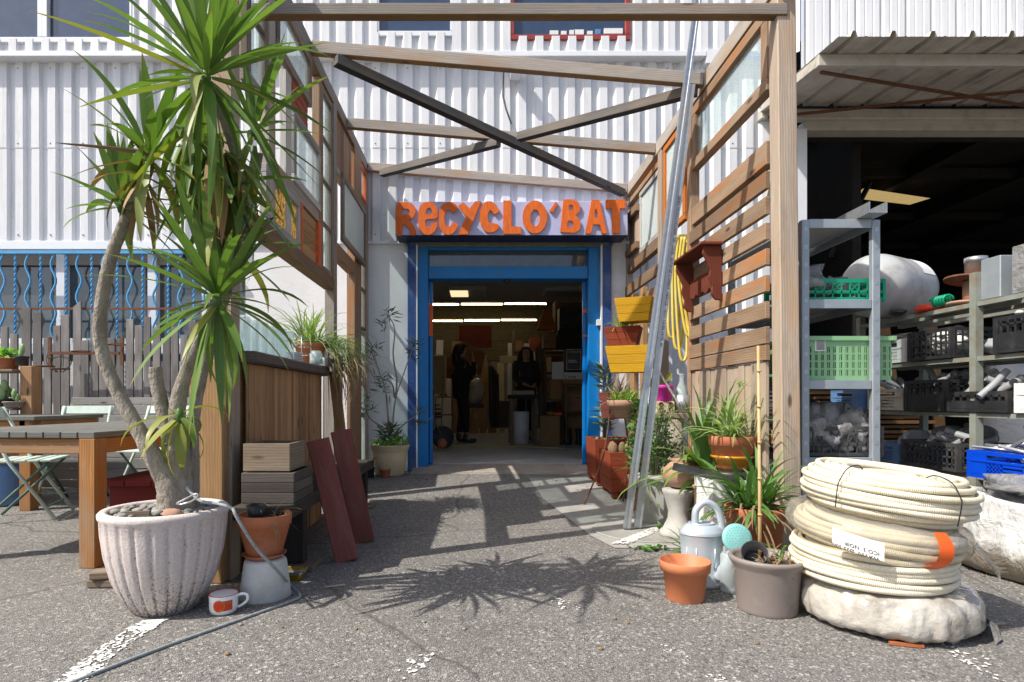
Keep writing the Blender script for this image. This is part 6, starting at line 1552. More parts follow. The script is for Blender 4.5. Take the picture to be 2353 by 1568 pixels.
# bright bush behind the studs, leafy red pot
T=make_pot('herb_pot','terracotta pot with bright bushy leaves between the red planters and the steel studs','potted plant',(1.27,4.60,gz(1.2,4.6)),.10,.08,.28,'terra',.05)
lf=MB()
for k in range(260):
    z=rn.uniform(.32,.85); a=rn.uniform(0,6.3); r=rn.uniform(0,.09); lf.leaf((r*cos(a),r*sin(a),z),(cos(a),sin(a),rn.uniform(-.3,.9)),.055,.04)
obj('foliage',lf,M['green'],T,world=False); obj('grass',tuft(40,.30,.02,(.0,1.2),1.4,.05,41,z=.30,cx=.02,cy=-.1),M['green'],T,world=False)
# urn: baluster pedestal with amphora
T=thing('stone_pedestal','weathered concrete baluster pedestal beside the square concrete planter','pedestal',(1.27,3.74,0))
q=MB(); q.lathe([(.115,0),(.115,.04),(.095,.055),(.065,.12),(.062,.17),(.085,.25),(.098,.285),(.10,.305),(.07,.31),(.0001,.305)],(0,0,0),32); obj('pedestal',q,M['concrete'],T,world=False)
T=thing('clay_amphora','round brownish clay amphora lying on the concrete pedestal','amphora',(1.30,3.76,.31))
q=MB(); q.lathe([(.04,0),(.08,.015),(.118,.07),(.115,.12),(.075,.16),(.055,.17),(.07,.185),(.062,.187),(.045,.17),(.0001,.165)],(0,0,0),32); obj('body',q,M['clay'],T,world=False)
make_pot('tall_pot','tall taupe clay pot between the pedestal and the white stand','flower pot',(1.375,3.56,.085),.075,.055,.27,'clay',.02)
make_pot('clay_pot','small terracotta pot under the tall taupe pot','flower pot',(1.375,3.56,0),.07,.06,.084,'terra',.03)
make_pot('clay_pot','small plain terracotta pot beside the white corrugated stand','flower pot',(1.305,3.42,0),.05,.04,.15,'terra',.04)
# strap-leaf plant (dracaena) behind
T=make_pot('strap_plant','strap-leaved plant in a dark pot beside the slatted screen','potted plant',(1.49,3.86,.0),.11,.09,.36,'black2',.03)
q=tuft(22,.62,.045,(.75,1.5),.8,.03,51,z=.36,var=.3); obj('foliage',q,M['green'],T,world=False)
q=tuft(16,.66,.045,(-.1,.75),1.3,.03,52,z=.36,azr=(2.4,4.6)); obj('arching_foliage',q,M['yucca'],T,world=False)
q=MB(); q.tube(curve([P(1550,960,4.3),P(1530,900,4.32),P(1505,850,4.3)],5),.008,6)
T=thing('bare_twig','bare brown twig with two round leaves rising beside the studs','twig',(1.55,4.2,.3)); q=MB(); q.tube(curve([P(1620,1080,4.0),P(1590,990,4.1),P(1560,930,4.15),P(1530,880,4.2),P(1512,850,4.2)],6),.009,6); obj('stem',q,M['bark'],T)
q=MB(); q.leaf(P(1515,868,4.19),(-.6,0,-.6),.10,.085,up=Vector((0,-1,0))); q.leaf(P(1530,878,4.19),(.5,0,.8),.09,.05,up=Vector((0,-1,0))); obj('leaves',q,M['yucca_y'],T)
# white corrugated stand with lid
T=thing('white_stand','white corrugated box stand carrying the pots in front of the slatted screen','stand',(1.46,3.42,0))
def wside(p0,u,L):
    q=MB(); nn=int(L/.022); pts=[]
    nv=Vector((u[1],-u[0],0))
    for k in range(nn+1):
        o=.006 if (k//2)%2 else 0; pts.append(Vector(p0)+Vector(u)*(L*k/nn)+nv*o)
    for p in pts: q.v+= [p,p+Vector((0,0,.42))]
    for k in range(nn): q.face([2*k,2*k+2,2*k+3,2*k+1])
    obj('panel',q,M['whitepl'],T)
wside((1.315,3.30,0),(1,0,0),.27); wside((1.315,3.58,0),(0,-1,0),.28)
q=MB(); q.box2((1.325,3.312,.0),(1.58,3.58,.418)); obj('core',q,M['whitepl'],T)
q=MB(); q.lathe([(.12,0),(.13,.012),(.13,.035),(.11,.042),(.0001,.042)],(1.48,3.44,.421),36); tag(obj('black_disc',q,M['black']),'round black plastic lid lying on the white stand','bucket lid')
q=MB(); q.beam(P(1548,1072,3.30),P(1690,1106,3.12),.035,.04); T=thing('aluminium_bar','black and white aluminium bar resting across the white stand','bar',P(1620,1090,3.2)); obj('bar',q,M['black'],T); q=MB(); q.beam(P(1550,1066.5,3.30),P(1691,1099,3.12),.034,.005); obj('white_face',q,M['whitepl'],T)
T=thing('glazed_dish','yellow glazed dish on the black lid, under the spider plant pot','dish',(1.475,3.42,.464)); q=MB(); q.lathe([(.08,0),(.105,.07),(.118,.075),(.118,.088),(.108,.088),(.075,.012),(.0001,.012)],(0,0,0),40); obj('dish',q,M['yglaze'],T,world=False)
T=make_pot('spider_pot','terracotta pot of striped spider plant in the yellow glazed dish','potted plant',(1.475,3.42,.478),.128,.085,.185,'terra',.055)
obj('foliage',tuft(70,.36,.018,(.2,1.45),1.5,.05,61,z=.17),M['spider'],T,world=False)
q=MB(); q.tube(curve([(0,0,.17),(.02,0,.35),(.05,.02,.48)],4),.003,5); obj('runner',q,M['spider'],T,world=False)
obj('plantlet',tuft(14,.06,.01,(-.2,1.2),1.2,.01,62,z=.48,cx=.05),M['bright'],T,world=False)
# big terracotta pot in front
T=make_pot('clay_pot','big terracotta pot with leafy spider plant behind the watering can','potted plant',(1.41,3.0,0),.145,.10,.33,'terra',.06)
obj('foliage',tuft(80,.40,.026,(.1,1.45),1.5,.06,71,z=.31),M['green'],T,world=False); obj('dry_foliage',tuft(40,.34,.012,(-.6,.5),1.6,.08,72,z=.31),M['dry'],T,world=False)
T=thing('weed_sprout','young weed sprouting beside the white stand','weed',(1.19,3.3,0)); obj('foliage',tuft(14,.22,.025,(.3,1.4),1.2,.02,73,z=.0),M['green'],T,world=False)
for i,(px,py,l) in enumerate(((1525,1225,'broad-leaved weed at the foot of the stone pedestal'),(1500,1265,'flat patch of weeds on the asphalt left of the watering can'))):
    a=G(px,py); t=thing('weed',l,'weed',(a[0],a[1],0)); q=MB()
    for k in range(14+10*i): w=rn.uniform(0,6.3); q.leaf((rn.gauss(0,.01+.03*i),rn.gauss(0,.02),.005),(cos(w),sin(w),rn.uniform(.2,1.6) if i==0 else .3),rn.uniform(.05,.10) if i==0 else .05,.035)
    obj('leaves',q,M['green'],t,world=False)
# watering can
wc=Vector((fx(1612,2.76),2.76,0))
T=thing('watering_can','pale zinc watering can with turquoise rose behind the orange plastic pot','watering can',wc)
q=MB(); pr=[(.078,0),(.084,.006),(.084,.02),(.080,.024),(.092,.20),(.097,.245),(.099,.25),(.092,.262),(.07,.285),(.055,.29)]
q.lathe([(r,z) for r,z in pr],(0,0,0),40,M=Matrix.Diagonal((1.05,.85,1)).to_3x3()); obj('body',q,M['zinc'],T,world=False)
for a in (-2.6,-2.1,-1.2,-.7):
    q=MB(); q.tube([(.0885*1.05*cos(a),.0885*.85*sin(a),.09),(.0925*1.05*cos(a),.0925*.85*sin(a),.19)],.0025,5); obj('rib',q,M['zinc'],T,world=False)
q=MB(); q.lathe([(.0975,.243),(.1005,.247),(.0975,.252)],(0,0,0),40,M=Matrix.Diagonal((1.05,.85,1)).to_3x3()); obj('seam',q,M['zinc'],T,world=False)
q=MB(); q.lathe([(.056,.2895),(.058,.296),(.05,.297),(.048,.26),(.0001,.255)],(0,0,0),32,M=Matrix.Diagonal((1.05,.85,1)).to_3x3()); obj('collar',q,M['zinc'],T,world=False)
q=MB(); q.tube(curve([(-.03,.0,.285),(-.025,0,.355),(.02,0,.39),(.075,0,.355),(.098,0,.26),(.095,0,.19)],6),.0165,10); obj('handle',q,M['zinc'],T,world=False)
q=MB(); q.tube(curve([(.06,-.05,.05),(.09,-.09,.13),(.105,-.12,.21)],5),[.034-.0012*i for i in range(11)],12); obj('spout',q,M['zinc'],T,world=False)
rc=Vector((.10,-.15,.255)); rd=Vector((-.05,-1,.28)).normalized(); Rm=rd.to_track_quat('Z','Y').to_matrix()
q=MB(); q.lathe([(.02,-.05),(.05,-.012),(.064,-.003),(.066,.003),(.064,.007),(.05,.012),(.0001,.016)],rc,36,M=Rm); r_=obj('rose',q,M['turq'],T,world=False)
q=MB()
for ring,nn in ((.012,6),(.024,12),(.036,18),(.048,24)):
    for k in range(nn):
        a=2*pi*k/nn; zz=.016-.004*(ring/.05)**2+.0012; q.lathe([(.0016,0),(.0001,.0004)],rc+Rm@Vector((ring*cos(a),ring*sin(a),zz)),6,M=Rm)
tag(obj('holes',q,M['greyprint'],r_,world=False),kind='stuff')
# plastic pots in front
T=thing('plastic_pot','empty orange plastic pot on the asphalt in front of the watering can','flower pot',(fx(1574,2.575),2.575,0))
q=MB(); q.lathe([(.078,0),(.08,.003),(.092,.125),(.105,.127),(.108,.168),(.106,.170),(.103,.168),(.101,.13),(.088,.122),(.076,.006),(.0001,.006)],(0,0,0),44); obj('pot',q,M['terra_pl'],T,world=False)
T=thing('grey_pot','taupe plastic pot with dried straw and a bamboo cane, beside the coils','potted plant',(fx(1762,2.44),2.44,0))
q=MB(); q.lathe([(.112,0),(.114,.004),(.116,.016),(.128,.175),(.133,.185),(.146,.205),(.15,.215),(.146,.224),(.134,.224),(.128,.215),(.122,.19),(.0001,.19)],(0,0,0),48,mis=[0]*10+[1]); obj('pot',q,[M['taupe'],M['soil']],T,world=False)
obj('straw',tuft(90,.10,.006,(-.2,1.2),1.8,.08,81,z=.19,cx=.03),M['dry'],T,world=False)
q=MB(); q.lathe([(.045,0),(.052,.09),(.048,.09),(.04,.01),(.0001,.01)],(-.045,.015,.20),24,M=Vector((-.35,-.75,.55)).to_track_quat('Z','Y').to_matrix()); obj('inner_pot',q,M['black'],T,world=False)
obj('sprout',tuft(9,.10,.01,(.2,1.4),1.5,.01,82,z=.2,cx=.09,cy=.05),M['bright'],T,world=False)
q=MB(); q.tube([(-.03,.0,.15),(-.02,.02,.5),(-.012,.05,1.10)],[.0075,.007,.006],8); 
for k in range(6): q.lathe([(.0095,0),(.0095,.006)],(-.028+.0016*k*2,.0+.008*k,.24+k*.15),8)
obj('bamboo_cane',q,M['yglazecane'],T,world=False)
T=thing('glass_jar','greenish glass jar standing behind the taupe pot','jar',(fx(1676,2.66),2.66,0)); q=MB(); q.lathe([(.035,0),(.04,.01),(.04,.17),(.03,.18)],(0,0,0),20); obj('glass',q,M['bottle'],T,world=False)
# debris on the ground
q=MB(); a=G(2085,1488); q.beam((a[0]-.05,a[1]+.02,.008),(a[0]+.05,a[1]-.01,.008),.014,.01); tag(obj('wood_splinter',q,M['ruststick']),'short rusty orange stick on the asphalt below the wrapped coil','stick')
for i,(px,py,w,m,l) in enumerate(((2290,1440,.05,'bark','dark twig on the asphalt near the bulk bag'),(770,1350,.045,'pale_wood','pale wood splinter on the asphalt beyond the foil tray'),(85,1268,.06,'paper','pale dry leaf on the asphalt under the garden table'))):
    a=G(px,py); q=MB(); q.beam((a[0]-w,a[1]-.012,.006),(a[0]+w,a[1]+.02,.006),.014,.005); tag(obj('litter',q,M[m]),l,'litter')
rn=random.Random(77); q=MB()
for k in range(260):
    if k<150: x=rn.uniform(-1.3,1.4); y=rn.uniform(1.9,6.0)
    else: x=rn.uniform(.9,3.0); y=rn.uniform(2.2,3.6)
    s=rn.uniform(.004,.012); z=gz(x,y); q.blob((x,y,z+s*.3),(s,s*.8,s*.5),.3,3,6,4,k,mi=rn.choice((0,0,1)))
tag(obj('ground_litter',q,[M['dry'],M['stone']]),'fine crumbs of leaves and grit scattered on the asphalt','litter',kind='stuff')
# ---------------------------------------------------------------- shop interior
FZ=.16
for nm,a,b,m in (('interior_floor',(-2.6,6.62,.10),(3.3,15.2,FZ),'intfloor'),('interior_wall',(-2.75,6.70,0),(-2.6,15.2,4),'intwall'),('interior_wall',(3.3,6.70,0),(3.4,15.2,4),'intwall'),('interior_ceiling',(-2.6,6.70,2.75),(3.3,11.2,2.85),'ceil'),('interior_ceiling',(-2.75,11.21,3.9),(3.4,15.4,4.0),'darkwall'),('ceiling_drop',(-2.6,11.1,2.86),(3.3,11.2,3.9),'darkwall'),('interior_wall',(-2.75,6.66,-.02),(fx(961)-.001,6.70,4),'intwall'),('interior_wall',(fx(1377)+.001,6.66,-.02),(3.4,6.70,4),'intwall'),('interior_wall',(fx(961),6.66,2.57),(fx(1377),6.70,4),'intwall')):
    q=MB(); q.box2(a,b); tag(obj(nm,q,M[m]),kind='structure')
BW=MB(); BW.box2((-2.6,15.06,FZ),(3.3,15.3,3.9)); bw=tag(obj('interior_wall',BW,M['intwall']),kind='structure')
for r in range(7):
    q=MB(); q.box2((-2.4,15.03,1.9+r*.26),(3.2,15.058,1.9+r*.26+.25),uvaxis=0); obj('wall_panel',q,M['osb'],bw)
for i,(a,b,y,d) in enumerate(((991,1054,700.5,12),(1060,1155,699.5,12),(1159.5,1255,698.5,12),(991,1063,738,14),(1067,1147.6,737,14),(1151.6,1233,736,14))):
    t=thing('ceiling_light',('left','middle','right')[i%3]+' lit fluorescent tube in the '+('nearer' if i<3 else 'farther')+' row inside the shop','ceiling light',P((a+b)/2,y,d),0,'fluorescent tubes in the shop'); q=MB(); q.tube([P(a if i%3 else a-60,y,d),P(b,y,d)],.014,8); obj('tube',q,M['tubelight'],t); q=MB(); q.box2(P(a if i%3 else a-60,y-4.5,d),P(b,y-2.2,d)+Vector((0,.05,0))); obj('housing',q,M['ceil'],t)
for (x0,x1,lit,l) in ((1029,1117,1,'square ceiling lamp with half its diffuser lit, left'),(1253,1350,0,'square unlit ceiling lamp, right')):
    t=thing('ceiling_lamp',l,'ceiling lamp',P((x0+x1)/2,670,9.6)); d0=9.5; xa,xb=fx(x0,d0),fx(x1,d0)
    q=MB(); q.box2((xa,d0,2.66),(xb,d0+.62,2.749)); obj('housing',q,M['ceil'],t,bev=.02)
    q=MB(); q.box2((xa+.03,d0+.04,2.651),(xa+(xb-xa)*(.52 if lit else .95),d0+.58,2.659)); obj('diffuser',q,M['lamp_warm'] if lit else M['galv_dull'],t)
def ibox(name,label,cat,px0,px1,py0,py1,d,dep,m,bev=.004,rz=0):
    q=MB(); a=P(px0,py1,d); b=P(px1,py0,d); c=Vector(((a.x+b.x)/2,d+dep/2,(a.z+b.z)/2)); q.box(c,(b.x-a.x,dep,b.z-a.z),Matrix.Rotation(rz,3,'Z') if rz else None); return tag(obj(name,q,M[m],bev=bev),label,cat)
# persons ------------------------------------------------------
class Sk:
    def __init__(s): s.v=[];s.e=[];s.r=[];s.n={}
    def add(s,n,p,pos,r):
        s.n[n]=len(s.v); s.v.append(Vector(pos)); s.r.append(r if isinstance(r,tuple) else (r,r))
        if p is not None: s.e.append((s.n[p],s.n[n]))
        return s
    def hand(s,w,dirv,side,curl=.5):
        p=s.v[s.n[w]]; dv=Vector(dirv).normalized(); sd=Vector(side).normalized(); dn=dv.cross(sd)
        s.add(w+'p',w,p+dv*.05,.022)
        for k,(o,l) in enumerate(((-.027,.062),(-.009,.075),(.009,.07),(.026,.055))):
            b=p+dv*.085+sd*o; s.add(w+'f%d'%k,w+'p',b,.0095); s.add(w+'g%d'%k,w+'f%d'%k,b+dv*l*.5+dn*l*.2*curl,.0085); s.add(w+'h%d'%k,w+'g%d'%k,b+dv*l*.85+dn*l*.6*curl,.007)
        s.add(w+'t0',w,p+dv*.025-sd*.035,.012); s.add(w+'t1',w+'t0',p+dv*.06-sd*.055,.009)
    def build(s,name,m,parent,sub=2):
        me=bpy.data.meshes.new(name); me.from_pydata([tuple(v) for v in s.v],s.e,[]); o=bpy.data.objects.new(name,me); C.objects.link(o); o.parent=parent
        md=o.modifiers.new('skin','SKIN'); md.use_smooth_shade=True
        for i,r in enumerate(s.r): me.skin_vertices[0].data[i].radius=r; me.skin_vertices[0].data[i].use_root=(i==0)
        sb=o.modifiers.new('sub','SUBSURF'); sb.levels=sub; sb.render_levels=sub; me.materials.append(M[m]); return o
def person(label,loc,rz,J,arm,hair,coatm,trm,coatlen=.75):
    t=thing('person',label,'person',loc,rz); b=Sk()
    b.add('pel',None,(0,0,.95),(.11,.13)); b.add('sp',  'pel',(0,0,1.12),(.095,.115)); b.add('ch','sp',(0,0,1.30),(.105,.14)); b.add('nk','ch',(.01,0,1.44),.05); b.add('hd','nk',(.025,0,1.525),(.07,.065)); b.add('ht','hd',(.02,0,1.60),(.085,.072)); b.add('tp','ht',(.012,0,1.655),(.05,.045))
    b.add('no','hd',(.105,0,1.545),.012)
    for s,y in (('l',1),('r',-1)):
        b.add('sh'+s,'ch',(0,y*.155,1.375),.052)
        el_,wr=arm[s]; b.add('el'+s,'sh'+s,el_,.038); b.add('wr'+s,'el'+s,wr,.026); dv=Vector(wr)-Vector(el_); b.hand('wr'+s,dv,Vector((0,1,0)) if abs(dv.normalized().y)<.8 else Vector((1,0,0)))
        k,a,to=J[s]; b.add('hp'+s,'pel',(0,y*.085,.88),.085); b.add('kn'+s,'hp'+s,k,.055); b.add('an'+s,'kn'+s,a,.038); b.add('he'+s,'an'+s,Vector(a)+Vector((-.02,0,-.045)),.032); b.add('to'+s,'an'+s,to,.026)
    b.build('body','skin',t)
    c=Sk(); c.add('pel',None,(-.01,0,.98),(.15,.17)); c.add('sp','pel',(0,0,1.12),(.13,.15)); c.add('ch','sp',(0,0,1.30),(.135,.165)); c.add('nk','ch',(.0,0,1.43),.07)
    c.add('hm','pel',(-.01,0,coatlen),(.17,.19))
    for s,y in (('l',1),('r',-1)):
        c.add('sh'+s,'ch',(0,y*.16,1.375),.075); el_,wr=arm[s]; c.add('el'+s,'sh'+s,el_,.058); c.add('wr'+s,'el'+s,Vector(el_).lerp(Vector(wr),.9),.045)
    c.build('coat',coatm,t)
    l=Sk(); l.add('pel',None,(0,0,.93),(.12,.14))
    for s,y in (('l',1),('r',-1)):
        k,a,to=J[s]; l.add('hp'+s,'pel',(0,y*.09,.86),.098); l.add('kn'+s,'hp'+s,k,.072); l.add('an'+s,'kn'+s,Vector(a)+Vector((0,0,.06)),.055)
    l.build('trousers',trm,t)
    for s in 'lr':
        k,a,to=J[s]; a=Vector(a); to=Vector(to); bo=Sk(); bo.add('a',None,a+Vector((0,0,.10)),.055); bo.add('b','a',a+Vector((-.005,0,.0)),.052); bo.add('c','b',a+Vector((-.01,0,-.045)),.045); bo.add('d','c',to+Vector((.01,0,.005)),.042); bo.build('boot','black',t)
    h=MB()
    for (cc,rr) in hair: h.blob(cc,rr,.12,4,20,14,int(cc[2]*100),ridge=.3)
    obj('hair',h,M['hairdark'],t,world=False)
    return t
p1=P(1060,1015,10.0)
person('person in long black coat and boots, hand raised to the face, inside the shop',(p1.x,10.0,FZ),0.15,
 {'l':((.03,.09,.50),(-.03,.09,.085),(.13,.10,.035)),'r':((.07,-.09,.50),(.07,-.09,.085),(.24,-.10,.035))},
 {'l':((.06,.19,1.10),(.24,.03,1.12)),'r':((.20,-.16,1.14),(.20,-.05,1.40))},
 [((-.03,0,1.585),(.105,.10,.11)),((-.085,0,1.45),(.075,.10,.18)),((.0,0,1.64),(.09,.08,.055))],'coatblack','coatblack')
p2=P(1208,1010,10.6)
person('person with long dark hair bending over the work table inside the shop',(p2.x,10.6,FZ),-1.45,
 {'l':((.03,.09,.50),(.0,.09,.085),(.15,.10,.035)),'r':((.03,-.09,.50),(.0,-.09,.085),(.15,-.10,.035))},
 {'l':((.06,.22,1.10),(.28,.10,.98)),'r':((.06,-.22,1.10),(.26,-.06,1.0))},
 [((-.03,0,1.585),(.10,.11,.11)),((-.03,.10,1.40),(.07,.06,.22)),((-.03,-.10,1.40),(.07,.06,.22)),((-.07,0,1.45),(.06,.11,.2))],'coatgrey','coatblack',.88)
# furniture inside
d=9.3
T=thing('work_table','dark work table with a wooden tray inside the shop','table',P(1203,1000,d))
q=MB(); q.box2(P(1170,917,d),P(1236,908,d)+Vector((0,.6,0))); obj('table_top',q,M['dark_wood'],T)
for px in (1173,1228):
    for dd in (0,.52):
        q=MB(); a=P(px,1000,d); q.box2((a.x,d+.02+dd,FZ),(a.x+.05,d+.07+dd,P(0,917.5,d).z),uvaxis=2); obj('leg',q,M['crate_wood'],T)
ibox('wooden_tray','pale wooden block lying on the work table inside the shop','tray',1178,1228,898,907.5,d+.05,.25,'pale_wood')
q=MB(); a=P(1198,1021,9.55); q.lathe([(.135,0),(.135,.53),(.128,.533),(.0001,.533)],(a.x,9.65,FZ+.002),32); tag(obj('white_cylinder',q,M['whitepl']),'white plastic cylinder standing in front of the work table in the shop','cylinder')
q=MB(); a=P(1272,1020,9.5); q.box((a.x,9.6,FZ+.235),(.33,.33,.47),Matrix.Rotation(-.42,3,'Z'),uvaxis=2); tag(obj('plywood_cube',q,M['ply'],bev=.004),'tall plywood plinth right of the white cylinder in the shop','plinth')
T=make_pot('dark_pot','black pot with a bare trailing stem on the plywood plinth','potted plant',(a.x-.03,9.6,FZ+.53),.085,.07,.16,'black',.02); q=MB(); q.tube(curve([(0,0,.16),(.04,0,.27),(.14,0,.33)],5),.005,5); obj('stem',q,M['green'],T,world=False)
q=MB(); q.lathe([(.05,0),(.082,.058),(.0001,.055)],(a.x-.03,9.6,FZ+.471),24); tag(obj('yellow_bowl',q,M['yglaze']),'small yellow bowl under the black pot on the plinth','bowl')
T=thing('step_stool','two-step pale wooden step stool inside the shop','step stool',P(1103,985,11.2)); d=11.2
for px in (1085,1121):
    q=MB(); q.beam(P(px-(3 if px<1100 else -3),983,d),P(px+(2 if px<1100 else -2),938,d),.04,.05,up=(0,1,0)); obj('side',q,M['crate_wood'],T)
for y in (941,964):
    q=MB(); q.box2(P(1086,y+5,d),P(1120,y,d)+Vector((0,.2,0))); obj('tread',q,M['ply'],T)
T=thing('rubble_sack','dirty white sack standing on crates behind the step stool','sack',P(1094,930,11.6)); q=MB(); a=P(1094,900,11.6); q.blob(a,(.17,.15,.27),.2,2.4,20,14,5,ridge=.3); obj('sack',q,M['wrap'],T)
ibox('dark_crate','dark crate under the white sack in the shop','crate',1078,1112,928,938,11.5,.3,'black2')
ibox('brown_panel','large dark brown panel hanging at the back of the shop','panel',1055,1130,748,800,13.5,.04,'mahogany')
q=MB(); dd=12.2; q.prism([P(x,y,dd) for x,y in ((1025,870),(1025,830),(1062,782),(1116,812),(1103,870))],(0,.04,0)); tag(obj('cardboard_panel',q,M['plankend']),'brown pointed panel standing behind the person in black','panel')
ibox('cream_board','long cream board lying behind the second person in the shop','board',1148,1197,818,835,12.3,.05,'creamblock')
ibox('cream_cabinet','cream panelled cabinet at the left of the shop','cabinet',975,1023,817,905,11.8,.4,'creamblock')
ibox('framed_board','pale framed board behind the person in black','board',1075,1096,838,870,11.9,.03,'paper')
ibox('tall_cabinet','tall white cabinet side behind the second person','cabinet',1228,1240,808,905,11.4,.3,'whitepl')
ibox('osb_sheet','rough chipboard sheet leaning at the back of the shop','board',1147,1172,922,983,11.6,.05,'osb')
for k in range(6):
    px=1126+k*4; q=MB(); q.beam(P(px,983,11.9),P(px-2,830+6*k,12.1),.04,.04,up=(0,1,0)); tag(obj('upright_timber',q,M['dark_wood']),('first','second','third','fourth','fifth','sixth')[k]+' from the left of the upright timbers at the back of the shop','timber','upright timbers in the shop')
for k in range(4):
    px=1236+k*5; q=MB(); q.beam(P(px+6,985,10.8+.1*k),P(px-3,800-7*k,11.0),.05,.03,up=(0,1,0)); tag(obj('stacked_lath',q,M['crate_wood']),('first','second','third','fourth')[k]+' from the left of the slanting laths beside the tall cabinet','lath','slanting laths in the shop')
T=thing('box_shelf','stack of open wooden boxes serving as shelves at the right of the shop','shelf',P(1325,1015,9.4)); d=9.4
for (y0,y1) in ((886,945),(946,1018)):
    q=MB(); q.box2(P(1300,y1,d),P(1303,y0,d)+Vector((0,.3,0))); q.box2(P(1300,y0+3,d)+Vector((.0205,0,0)),P(1360,y0,d)+Vector((0,.3,0))); obj('box_frame',q,M['crate_wood'],T); q=MB(); q.box2(P(1303,y1,d)+Vector((.001,.27,0)),P(1360,y0+3.2,d)+Vector((0,.295,0))); obj('back_panel',q,M['slat_wood'],T)
for k,px in enumerate((1309,1333)):
    q=MB(); a=P(px,1017,9.35); q.lathe([(.055,0),(.055,.05),(.045,.06),(.045,.2),(.06,.22),(.06,.26),(.0001,.26)],(a.x,9.5,FZ+.002),20); tag(obj('black_vase',q,M['black']),('left','right')[k]+' black ribbed vase on the floor in the wooden box shelf','vase')
ibox('wooden_cabinet','tall narrow pale wooden box with a round hole left of the posters','box',1265,1290,874,918,9.6,.25,'ply')
ibox('wooden_crate','pale wooden crate under the folded poster','crate',1293,1339,872,883,9.5,.3,'ply')
def poster(label,x0,x1,y0,y1,d,bg,txts,fr=None):
    t=thing('poster',label,'poster',P((x0+x1)/2,y1,d)); 
    if fr: q=MB(); q.box2(P(x0-1.3,y1+1.3,d+.012),P(x1+1.3,y0-1.3,d+.004)); obj('border',q,M[fr],t)
    q=MB(); q.box2(P(x0,y1,d+.003),P(x1,y0,d)); obj('sheet',q,M[bg],t)
    for (s,px,py,sz,m) in txts:
        me=tmesh(s,sz,M[m],frame(P(px,py,d)-Vector((0,.002,0)),(1,0,0),(0,0,1)),.0003); o=obj('lettering',me,None,t); o.location=-t.location
    return t
t=poster("dark poster headed L'Empaillé with a white border on the right of the shop",1303,1334,804,849,9.4,'greyprint',(("L'Empaillé",1306,811,.052,'paper'),),'paper')
q=MB(); q.box2(P(1306,829.5,9.395),P(1324,827.5,9.399)); obj('caption_bar',q,M['paper'],t); q=MB(); q.box2(P(1306,833.5,9.395),P(1327,831.5,9.399)); obj('caption_bar',q,M['paper'],t)
poster('white leaflet poster leaning left of the dark poster',1268,1295,832,872,9.5,'paper',())
poster("white folded poster reading L'emp under the dark poster",1296,1338,856,872,9.45,'paper',(("L'emp",1298,869,.075,'ink'),))
for k,(x0,x1,y0,y1,m,l) in enumerate(((1282,1345,760,800,'dark_wood','dark box shelf of oddments above the posters'),(1285,1340,708,758,'black2','dark carton on the top shelf at the right of the shop'),(1250,1280,768,800,'slat_wood','brown box below the wooden lampshade'),(1302,1345,800,880,'dark_wood','dark backing board behind the posters'),(1276,1284,690,760,'ply','pale upright batten beside the lampshade'))):
    ibox('shop_box',l,'box',x0,x1,y0,y1,9.9+.1*k,.4,m)
q=MB(); dd=9.8; q.prism([P(x,y,dd) for x,y in ((1234,757),(1281,757),(1262,708),(1250,712))],(0,.2,0)); tag(obj('lampshade',q,M['orange_wood']),'trapezoid wooden lampshade hanging at the right of the shop','lampshade')
# trimmer, lamp and post at the left inside
T=thing('floor_machine','black disc brush machine with orange cap just inside the door','machine',P(1015,1045,8.6)); a=P(1016,1030,8.6)
q=MB(); q.lathe([(.0001,0),(.16,0),(.17,.02),(.15,.05),(.0001,.055)],Vector((a.x+.0,8.7,FZ+.17)),32,M=Matrix.Rotation(1.35,3,'X')@Matrix.Rotation(.3,3,'Y')); obj('guard',q,M['black2'],T)
q=MB(); q.lathe([(.07,0),(.075,.03),(.05,.06),(.0001,.06)],Vector((a.x+.0,8.6,FZ+.085)),24,M=Matrix.Rotation(1.4,3,'X')); obj('cap',q,M['terra_pl'],T)
q=MB(); q.tube([Vector((a.x-.02,8.65,FZ+.2)),Vector((a.x-.25,8.5,FZ+.75))],.015,8); obj('handle',q,M['aluminium'],T)
q=MB(); q.box2(P(993,1004,9.0),P(998,895,9.0)+Vector((0,.05,0)),uvaxis=2); tag(obj('upright_batten',q,M['post_wood']),'orange-brown batten standing just inside the left door leaf','batten')
T=thing('brass_lamp','small conical brass lamp on a dark side table at the left of the shop','lamp',P(1019,910,10.4)); q=MB(); q.lathe([(.09,0),(.02,.07),(.012,.08),(.012,.13)],P(1019,911,10.4),24); obj('shade',q,M['gold'],T); q=MB(); q.tube([P(1019,903,10.4),P(1019,850,10.4)],.006,6); obj('stem',q,M['gold'],T)
T=thing('side_table','dark metal side table with slatted shelves at the left of the shop','table',P(1015,980,10.5)); d=10.5
for px in (1000,1038):
    q=MB(); q.box2(P(px,990,d),P(px+2,912,d)+Vector((0,.02,0))); obj('leg',q,M['black'],T)
for y in (912,953): q=MB(); q.box2(P(998,y+2,d),P(1041,y,d)+Vector((0,.3,0))); obj('shelf',q,M['dark_wood'],T)
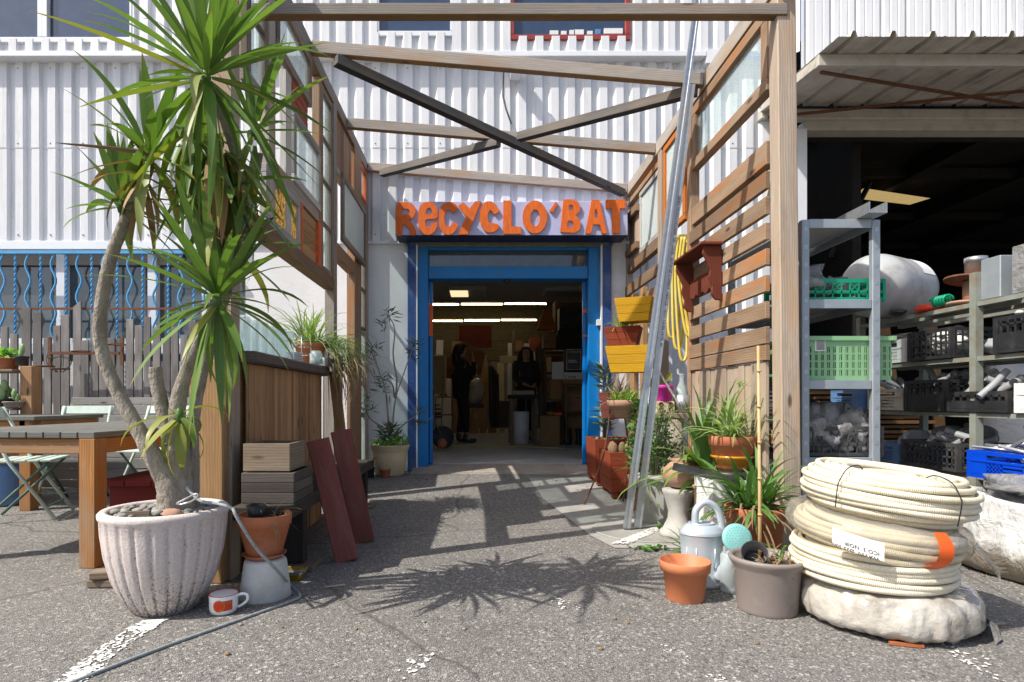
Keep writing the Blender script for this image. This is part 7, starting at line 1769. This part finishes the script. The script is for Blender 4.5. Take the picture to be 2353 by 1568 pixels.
for k in range(4):
    q=MB(); q.box2(P(998,930+k*9,d-.3),P(1011+k*2,933.5+k*9,d-.05)); tag(obj('short_plank',q,M['crate_wood']),('topmost','second','third','lowest')[k]+' of the short planks stacked at the left of the shop','plank','short planks in the shop')
q=MB(); q.tube(curve([(-.5,9.1,FZ+.012),(.2,9.0,FZ+.012),(.8,8.85,FZ+.012),(1.25,8.6,FZ+.012)],8),.008,6); tag(obj('floor_cable',q,M['hose']),'yellowish cable lying across the shop floor','cable')

# loaded racks that fill both sides of the shop
rn=random.Random(91)
def rack(label,x0,x1,y0,y1,cat='rack'):
    T=thing('stock_rack',label,cat,((x0+x1)/2,y0,FZ))
    for x in (x0,x1):
        for y in (y0,y1):
            q=MB(); q.box2((x-.02,y-.02,FZ+.001),(x+.02,y+.02,2.4),uvaxis=2); obj('upright',q,M['crate_wood'],T)
    for z in (.55,1.0,1.45,1.9):
        q=MB(); q.box2((x0+.021,y0,z),(x1-.021,y1,z+.03),uvaxis=0); obj('shelf',q,M['crate_wood'],T)
        x=x0+.04
        while x<x1-.15:
            w=rn.uniform(.08,.26); h=rn.uniform(.1,.36); m=rn.choice(('ply','crate_wood','plankend','creamblock','whitepl','slat_wood','redslat','bluepl2','paper')); q=MB(); q.box2((x,y0+.02+rn.uniform(0,.1),z+.031),(min(x+w,x1-.03),y1-.05,z+.031+h)); obj('stored_box',q,M[m],T); x+=w+rn.uniform(.005,.05)
    return T
rack('timber stock rack full of boxes at the back right of the shop',.75,2.2,12.4,12.9)
rack('timber stock rack full of boxes at the back left of the shop',-2.3,-1.25,12.6,13.0)
rack('timber stock rack full of boxes behind the posters at the right',1.75,3.0,10.6,11.0)
T=thing('board_stack','upright stack of doors and boards leaning at the back centre of the shop','boards',(-.2,12.6,FZ))
for k in range(10):
    x=-1.1+k*.2; h=rn.uniform(1.2,2.1); q=MB(); q.beam((x,12.7+.02*k,FZ+.01),(x+rn.uniform(-.05,.05),12.95,FZ+h),rn.uniform(.14,.24),.03,up=(0,1,0)); obj('board',q,M[rn.choice(('ply','plankend','creamblock','slat_wood','whitepl','redslat'))],T)
